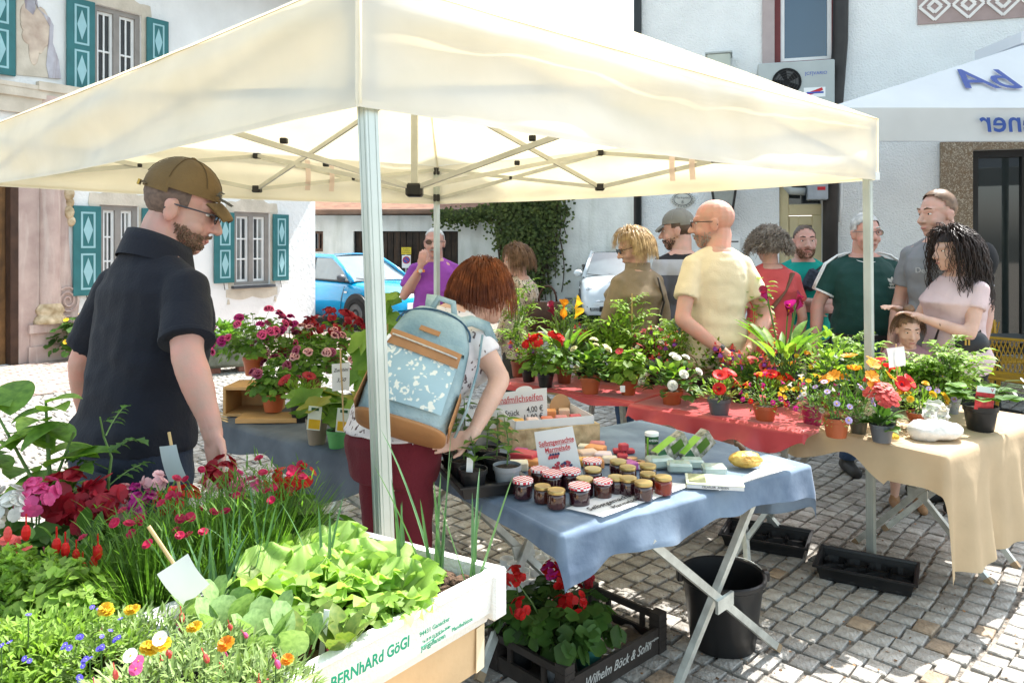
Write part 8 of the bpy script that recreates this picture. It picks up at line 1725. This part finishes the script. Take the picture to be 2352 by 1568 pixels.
mb = MB(); mb.tube([bface(-.110, .035, .03), bface(-.122, .0, .03), bface(-.128, -.06, .028), bface(-.125, -.10, .028)], .006, 6); mb.build('cord', m_white, bpk, True)
mb = MB(); mb.tube([bpnt(.12*cos(a), .05+.012*sin(a), .115+.07*sin(a)) for a in [pi*i/14 for i in range(15)]], .004, 5); mb.build('flap_piping', mat('dark_blue_piping', (.03, .08, .14), .8, .1, 9), bpk)
mb = MB(); mb.grid(lambda a, b: bpnt(.12*cos(pi*a)*(1-.0*b), .086-.075*b**1.5, .05+.155*sin(pi*a)*b+.0*(1-b)), 18, 8); mb.build('top_flap', m_bp, bpk, True)
def ribbon(pts, w, n, m, nm, th=.004):
    mb = MB(); pts = [Vector(p) for p in pts]; rw = []
    for i, p in enumerate(pts):
        t_ = (pts[min(i+1, len(pts)-1)]-pts[max(0, i-1)]).normalized(); s_ = t_.cross(n).normalized(); k_ = s_.cross(t_).normalized(); rw.append([p-s_*w/2-k_*th, p+s_*w/2-k_*th, p+s_*w/2+k_*th, p-s_*w/2+k_*th])
    mb.loft(rw); return mb.build(nm, m, bpk, True)
ribbon([bpnt(-.03, -.01, .19), bpnt(-.045, .0, .235), bpnt(-.055, -.03, .28), bpnt(-.06, -.09, .31)], .042, nB, m_bp, 'shoulder_strap'); ribbon([bpnt(.04, -.01, .185), bpnt(.10, .0, .215), bpnt(.15, -.03, .225), bpnt(.185, -.09, .20)], .042, nB, m_bp, 'shoulder_strap'); ribbon([bpnt(-.035, .02, .195), bpnt(-.02, .05, .235), bpnt(.03, .05, .232), bpnt(.05, .02, .19)], .022, nB, m_bp, 'grab_handle')
ribbon([bpnt(.15, .02, .16), bpnt(.168, .02, .05), bpnt(.172, -.01, -.08), bpnt(.16, -.04, -.16)], .035, rB, m_bp, 'shoulder_strap')
# ---- background crowd
def stand(label, px, y, top, yaw, **k): H = CH+(HY-top)/FPX*y; return person(label, px1(px, y), y, H, yaw, **k)
# man in purple polo
P3 = stand('grey haired man in purple polo raising a hand to his face', 998, 6.75, 528, 5, skin=m_skinr, girth=1.1, belly=.06, shirt=cl('purple_polo', (.26, .05, .33)), sleeve=.7, trousers=m_jean, shoes=m_shoe, arms={-1: ((-.26, .05, 1.17), (-.11, .20, 1.42), (.15, .1, 1)), 1: ((.27, -.02, 1.14), (.24, .18, .98), (0, .6, -.6))}, vox=.014, hvox=.007, head=(-6, 0, 0))
scalp(P3, h_gr, .080, .101, .088, (0, -.018, .036), -.03, .02, slope=1.2); beard(P3, h_gr, False, 500); glasses(P3, m_iron, mat('brown_tint', (.12, .07, .05), .1, .1, 9), 'tinted glasses of the man in purple')
wt = P3['A'][-1][2]; t = thing('wristwatch', 'steel wristwatch with orange strap on the raised wrist', 'watch', tuple(wt)); mb = MB(); cap(mb, wt-V(0, 0, .045), wt-V(0, 0, .022), .034, .033, 14, True); mb.build('strap', mat('orange_strap', (.7, .2, .02), .5, .1, 9), t); mb = MB(); mb.lathe(wt+V(0, -.036, -.032), [(.017, -.005), (.017, .006)], 16, True, True, Matrix.Rotation(pi/2, 3, 'X')); mb.build('case', m_galv, t)
# woman in leopard jacket
m_leo = mat('leopard_print', (.42, .30, .19), .8, .15, 9, fn=vor(34, (.02, .015, .012), .27, .36, 'F1'), col2=(.66, .60, .52))
P4 = stand('woman with brown bob in a leopard print jacket', 1192, 6.1, 568, 230, female=True, shirt=m_leo, sleeve=1.8, trousers=m_shoe, shoes=m_shoe, vox=.014, hvox=.008, head=(45, 12, 0), hem=.80)
scalp(P4, h_br, .096, .116, .102, (0, -.02, .025), -.10, .04, slope=.8); strands(P4, h_br, 900, .2, .002, 2, .0, .0026, seed=8, back=.1)
hb_ = thing('leather_handbag', 'dark brown leather handbag beside the leopard jacket', 'handbag', tuple(W(1258, 760, 6.0))); c = W(1258, 718, 6.0); mb = MB(); mb.loft([[c+V(w*sx, d*sy, z) for sx, sy in ((-1, -1), (1, -1), (1, 1), (-1, 1))] for w, d, z in ((.13, .06, -.14), (.15, .075, -.11), (.13, .06, .05), (.10, .04, .09))]); mb.build('bag', mat('dark_brown_leather', (.05, .02, .016), .4, .2, 8), hb_, 50); mb = MB(); mb.tube([c+V(.07*cos(a), 0, .09+.12*sin(a)) for a in [pi*i/12 for i in range(13)]], .009, 6); mb.build('handle', MATS['dark_brown_leather'], hb_, True)
# blond woman in beige jacket
m_beige = cl('olive_beige_jacket', (.22, .17, .11), var=.15)
P5 = stand('blond woman with sunglasses in an olive beige jacket', 1462, 5.3, 532, 215, skin=m_skin, female=True, girth=1.12, wide=1.05, shirt=m_beige, sleeve=1.9, trousers=m_jean, shoes=m_shoew, vox=.013, hvox=.007, head=(62, 18, 0), hem=.84, loose=1.13, arms={1: ((.27, .0, 1.13), (.20, .20, .98), (-.3, .8, -.2)), -1: ((-.27, .0, 1.13), (-.18, .20, .98), (.3, .8, -.2))})
scalp(P5, h_bl, .096, .117, .102, (0, -.02, .025), -.10, .045, bump=.003, slope=.8); strands(P5, h_bl, 1800, .19, .002, 2, .0, .0018, seed=12, back=.1, front=.3)
glasses(P5, m_iron, m_iron, 'black sunglasses on the blond woman')
mb = MB(); rr = [[P5['T']((.085*cos(a)*k, -.012+.075*sin(a)*k, u)) for a in [2*pi*i/22 for i in range(22)]] for u, k in ((1.455, 1.15), (1.52, 1.08), (1.515, 1.0))]; mb.loft(rr, cap=False); mb.build('collar', m_beige, P5['root'], True)
bag_strap(P5, [(-.05, -.155, 1.42), (-.10, -.165, 1.25), (-.02, -.17, 1.05), (.10, -.165, .9)], m_iron, 'crossbody_strap', 'black crossbody strap over the beige jacket', .035)
mb = MB(); q = P5['T']((.30, .0, 1.08)); mb.tube([q+V(.035*sin(a)**3*1.0, -.02, .03*(cos(a)-.4*cos(2*a)-.15*cos(3*a))) for a in [2*pi*i/24 for i in range(25)]], .004, 5, False); mb.build('heart_embroidery', mat('dark_thread', (.08, .055, .035), .9, .1, 9), P5['root'])
# man with grey cap, black and grey T-shirt
def three(t, tc, c):
    N, L = t.nodes, t.links; sp = N.new('ShaderNodeSeparateXYZ'); L.new(tc.outputs['Object'], sp.inputs[0]); out = c
    for z, col in ((1.42, (.42, .43, .46)), (1.535, (.012, .012, .013))):
        n = N.new('ShaderNodeMath'); n.operation = 'GREATER_THAN'; n.inputs[1].default_value = z; L.new(sp.outputs[2], n.inputs[0]); m = N.new('ShaderNodeMix'); m.data_type = 'RGBA'; L.new(n.outputs[0], m.inputs[0]); L.new(out, m.inputs[6]); m.inputs[7].default_value = (*col, 1); out = m.outputs[2]
    return out
P6 = stand('man in grey cap and black and grey T-shirt behind the bald man', 1562, 5.75, 494, 205, skin=m_skin, girth=1.08, wide=1.04, shirt=cl('three_tone_tshirt', (.095, .10, .12), fn=three), sleeve=.65, trousers=cl('grey_shorts', (.15, .155, .17)), tlen=.75, shoes=m_shoe, vox=.013, hvox=.007, head=(45, 5, 0))
scalp(P6, h_dk, .079, .1, .088, (0, -.016, .035), -.05, .03, slope=1.2); beard(P6, h_dk, True, 400, .008); capobj(P6, cl('grey_olive_cap', (.20, .19, .16)), 'grey cap with brown brim on the man behind the bald man', m2=m_gframe)
# bald man in cream T-shirt
m_creamt = cl('cream_tshirt', (.70, .61, .43), var=.06)
P7 = stand('bald man with glasses in a cream T-shirt, hands folded behind his back', 1645, 4.70, 468, 196, skin=m_skinr, girth=1.02, wide=.97, belly=.02, shirt=m_creamt, sleeve=.62, trousers=cl('beige_shorts', (.40, .33, .22)), tlen=.55, shoes=m_shoew, vox=.011, hvox=.0055, head=(55, 3, 0), loose=1.10, hem=.83, arms={-1: ((-.26, -.10, 1.10), (-.05, -.22, .92), (.75, -.15, -.5)), 1: ((.27, -.10, 1.10), (.07, -.215, .92), (-.75, -.2, -.55))}, hscale=1.06)
beard(P7, hairm('white_stubble', (.40, .34, .30)), True, 350, .006); glasses(P7, m_iron, m_glass, 'thin dark rimmed glasses on the bald man')
w_ = P7['A'][1][2]; E_ = P7['A'][1][1]; d_ = (E_-w_).normalized(); mb = MB(); cap(mb, w_+d_*.03, w_+d_*.055, P7['ar']*.64, P7['ar']*.66, 14, True); solo('fitness_band', mb, m_iron, 'black wristband behind the cream T-shirt', 'wristband', smooth=True)
# woman with curly grey hair in coral
P8 = stand('woman with curly greying hair in a coral T-shirt', 1768, 5.6, 530, 182, female=True, girth=1.08, shirt=cl('coral_tshirt', (.62, .09, .09)), sleeve=.6, trousers=m_jeand, tlen=.7, shoes=m_shoew, vox=.014, hvox=.009, head=(0, 5, 0))
scalp(P8, h_cur, .098, .112, .104, (0, -.02, .03), -.10, .06, bump=.012, slope=.5); strands(P8, h_cur, 1300, .15, .014, 13, .05, .0028, seed=21, seg=12, down=.6)
bag_strap(P8, [(-.13, -.10, 1.43), (-.05, -.145, 1.3), (.10, -.155, 1.1), (.17, -.12, .95)], mat('brown_strap', (.14, .07, .04), .6, .1, 9), 'shoulder_bag_strap', 'brown bag strap across the coral T-shirt', .045)
# teal man with crossed arms
m_tealt = cl('teal_tank_top', (.0, .30, .24))
P9 = stand('bearded man in a teal sleeveless top with arms crossed', 1846, 6.2, 523, -8, skin=m_skinr, girth=1.08, wide=1.04, shirt=m_tealt, sleeve=0, trousers=m_shoe, shoes=m_shoe, vox=.012, hvox=.0065, hands=True, arms={1: ((.27, .10, 1.13), (-.04, .24, 1.17), (-1, -.05, .15)), -1: ((-.27, .10, 1.12), (.05, .21, 1.11), (1, -.1, .0))})
scalp(P9, h_dk, .079, .1, .09, (0, -.016, .037), -.03, .055, slope=1.3); beard(P9, hairm('dark_blond_beard', (.20, .10, .05)), True, 380, .007); brows(P9, h_dk)
q = P9['T']((.02, .165, 1.33)); t = thing('chest_bag', 'dark checked chest bag worn over the teal top', 'bag', tuple(q)); mb = MB(); mb.bbox(q, (.055, .03, .085), .02, Matrix.Rotation(.5, 3, 'Y')); mb.build('pouch', mat('dark_check', (.03, .04, .06), .7, .5, 40), t); bag_strap(P9, [(.16, .05, 1.46), (.06, .145, 1.40), (-.03, .16, 1.25), (-.13, .13, 1.10)], m_iron, 'strap', '', .03, parent=t)
# simple white print on the chest
mb = MB(); q = P9['T']((.105, .150, 1.28)); fr = frame(q+P9['F']*.015, P9['L'], EZ)
for a_, b_, w2, h2 in ((-.018, .02, .012, .008), (.016, .02, .012, .008), (0, -.002, .006, .010), (-.012, -.024, .004, .012), (0, -.026, .004, .014), (.012, -.024, .004, .012), (0, .045, .03, .006), (-.034, .01, .006, .03), (.034, .01, .006, .03)): mb.box(fr @ V(a_, b_, 0), (w2, .0015, h2), fr.to_3x3() @ Matrix.Rotation(-pi/2, 3, 'X'))
mb.build('white_print', m_white, P9['root'])
# man in dark green striped shirt
m_grnt = cl('dark_green_tshirt', (.008, .05, .042))
P10 = stand('grey haired man in a dark green T-shirt with white shoulder stripes', 1984, 5.5, 499, -4, skin=m_skinr, girth=1.16, wide=1.06, belly=.06, shirt=m_grnt, sleeve=.68, trousers=m_jean, shoes=m_shoe, vox=.012, hvox=.0065, head=(8, 0, 0), hem=.92, arms={1: ((.33, -.02, 1.16), (.16, .17, .93), (-.4, .3, -.8)), -1: ((-.30, -.02, 1.14), (-.34, .06, .88), (-.05, .3, -1))})
scalp(P10, h_gr, .082, .104, .095, (0, -.016, .04), -.04, .05, bump=.006, slope=1.1); brows(P10, h_gr); glasses(P10, mat('fine_wire', (.2, .2, .2), .3, .1, 9, metal=.8), m_glass, 'fine wire glasses on the grey haired man')
T = P10['T']
def onsurf(P, pts, w, m, nm, off=.012):
    mb = MB(); mb.tube([T(p) for p in pts], w, 6, True); return mb.build(nm, m, P['root'], True)
for k in (1, -1):
    S_, E_ = P10['A'][k][0], P10['A'][k][1]; E_ = S_.lerp(E_, .68); ax = (E_-S_).normalized(); out_ = (P10['L']*k*.8+EZ*.5-P10['F']*.0).normalized(); out_ = (out_-ax*out_.dot(ax)).normalized(); sd = ax.cross(out_).normalized(); ar = P10['ar']*1.38
    for j in (-1, 0, 1):
        a = j*.27; n_ = (out_*cos(a)+sd*sin(a)); nk = T((k*.095, .0+j*.018, 1.475))+EZ*.022; mb = MB(); pts = [nk, nk.lerp(S_+n_*ar, .5)+EZ*.022, S_+n_*(ar+.006), S_.lerp(E_, .35)+n_*(ar+.004), S_.lerp(E_, .7)+n_*(ar+.004), E_+n_*(ar+.001)]; mb.tube(pts, .0065, 5); mb.build('white_stripe', m_white, P10['root'], True)
    mb = MB(); cap(mb, S_.lerp(E_, .95), S_.lerp(E_, 1.02), ar*1.02, ar*1.02, 18, True); mb.build('white_cuff', m_white, P10['root'], True)
mb = MB(); mb.tube([T((.098*cos(a), -.012+.085*sin(a)+.02*max(0, sin(a)), 1.475-.05*max(0, sin(a)))) for a in [2*pi*i/26 for i in range(27)]], .010, 6, False); mb.build('white_collar', m_white, P10['root'], True)
q = T((.115, .138+.02, 1.30))+P10['F']*.012; fr = frame(q, P10['L'], EZ); mb = MB()       # three-leaf emblem
for a in (-.75, 0, .75):
    d = V(sin(a), cos(a), 0); n2 = V(d.y, -d.x, 0); mb.prism([fr @ (d*r_+n2*w2) for r_, w2 in ((.0, .003), (.018, .010), (.032, .007), (.042, 0), (.032, -.007), (.018, -.010), (.0, -.003))], P10['F']*.002)
for j in range(3): mb.box(fr @ V(0, -.006-.006*j, .002), (.018-.002*j, .0015, .0018), fr.to_3x3() @ Matrix.Rotation(-pi/2, 3, 'X'))
mb.build('chest_emblem', m_white, P10['root']); text('lettering', 'adidas', m_white, frame(q-EZ*.033+P10['F']*.002, P10['L'], EZ), .024, P10['root'], bold=.5)
mb = MB(); mb.loft([P10['ring'](u, .181, .134+.06*.3, .012, 1.03) for u in (.925, .955)], cap=False); mb.build('belt', m_iron, P10['root'], True); mb = MB(); mb.bbox(T((0, .165, .94)), (.03, .008, .02), .003); mb.build('belt_buckle', m_galv, P10['root'])
# tall man in grey T-shirt
P11 = stand('tall man with brown hair in a grey T-shirt looking left', 2158, 5.05, 449, -48, skin=m_skin, girth=1.02, shirt=cl('grey_tshirt', (.22, .23, .25)), sleeve=.68, trousers=m_jean, shoes=m_shoe, vox=.013, hvox=.006, head=(-30, 4, 0))
scalp(P11, h_br, .080, .102, .097, (0, -.012, .042), -.01, .062, bump=.005, slope=1.3); brows(P11, h_br)
text('lettering', 'Dear old', mat('faded_print', (.42, .43, .44), .8, .1, 20), frame(P11['T']((.0, .15, 1.30)), P11['L'], EZ), .05, P11['root'], bold=.4)
q = P11['T']((.20, -.10, 1.40)); mb = MB(); mb.ell(q-V(0, 0, .05), (.08, .09, .13), 14, 10); mb.v = [v+V(.02*nz(v*9), .02*nz(v*9+V(4, 0, 0)), .03*nz(v*8)) for v in mb.v]; solo('dark_jacket', mb, cl('black_jacket', (.014, .014, .016)), 'black jacket slung over the shoulder of the tall man', 'jacket', smooth=True)
# woman with long dark curls in pale pink
m_ppink = cl('pale_pink_blouse', (.66, .50, .50), var=.06)
P12 = stand('woman with long dark curly hair in a pale pink blouse', 2196, 4.80, 536, -78, skin=m_skinp, female=True, girth=1.15, wide=1.0, shirt=m_ppink, sleeve=.45, trousers=cl('black_trousers', (.01, .01, .011)), shoes=m_shoe, vox=.012, hvox=.007, head=(-8, 4, 0), arms={-1: ((-.22, .12, 1.13), (-.06, .36, 1.25), (.1, .9, .3)), 1: ((.22, .10, 1.12), (.06, .34, 1.22), (-.1, .9, .3))})
scalp(P12, h_blk, .088, .108, .098, (0, -.02, .03), -.10, .04, bump=.008, slope=.6); strands(P12, h_blk, 800, .46, .008, 15, .0, .003, seed=31, seg=16, back=1.0)
bg_ = thing('crossbody_bag', 'black quilted crossbody bag of the woman in pale pink', 'bag', tuple(P12['T']((.10, -.2, .80)))); q = W(2232, 790, 4.65); mb = MB(); mb.ell(q, (.105, .06, .085), 18, 12); mb.v = [v+V(0, 0, .006*nz(v*40)) for v in mb.v]; mb.build('bag', mat('black_nylon', (.014, .015, .018), .45, .3, 20), bg_, True)
mb = MB(); mb.tube([q+V(-.08, 0, .03), W(2160, 745, 4.6), P12['T']((.0, .16, 1.05))], .009, 6); mb.build('front_strap', m_iron, bg_, True); mb = MB(); mb.tube([q+V(.05, .0, .06), W(2236, 700, 4.7), W(2232, 600, 4.85)], .010, 6); mb.build('rear_strap', m_iron, bg_, True)
for dx in (-.07, -.05): mb = MB(); mb.bbox(q+V(dx, -.055, .02), (.006, .002, .02), .001); mb.build('zip_pull', MATS['brass'], bg_)
# child
P13 = stand('small child with hair bun in a dusty pink dress', 2084, 4.75, 728, -14, skin=m_skinp, female=True, hscale=1.2, shirt=cl('dusty_pink_dress', (.36, .20, .22)), sleeve=.35, trousers=None, shoes=mat('tan_sandal', (.36, .20, .10), .6, .1, 9), vox=.010, hvox=.007, head=(5, 14, 0), hem=.60 if False else .86, neckline=1.45)
scalp(P13, h_br, .083, .104, .095, (0, -.014, .038), -.04, .055, slope=1.0); brows(P13, h_br); strands(P13, h_br, 500, .10, .002, 2, 0, .0022, seed=44, back=.4, front=.35); mb = MB(); c = P13['HT'](0, -.03, .15); mb.ell(c, (.035, .035, .03), 12, 8); mb.v = [v+rv(.002) for v in mb.v]; mb.build('hair_bun', h_br, P13['root'], True)
mb = MB(); T = P13['T']; mb.loft([[T((w*cos(a)*(1+.05*cos(8*a)), w*.85*sin(a)*(1+.05*cos(8*a)), u)) for a in [2*pi*i/40 for i in range(40)]] for u, w in ((1.02, .165), (.85, .22), (.6, .27), (.55, .275))], cap=False); mb.build('skirt', MATS['dusty_pink_dress'], P13['root'], True)
bpy.data.scenes.remove(TMP)
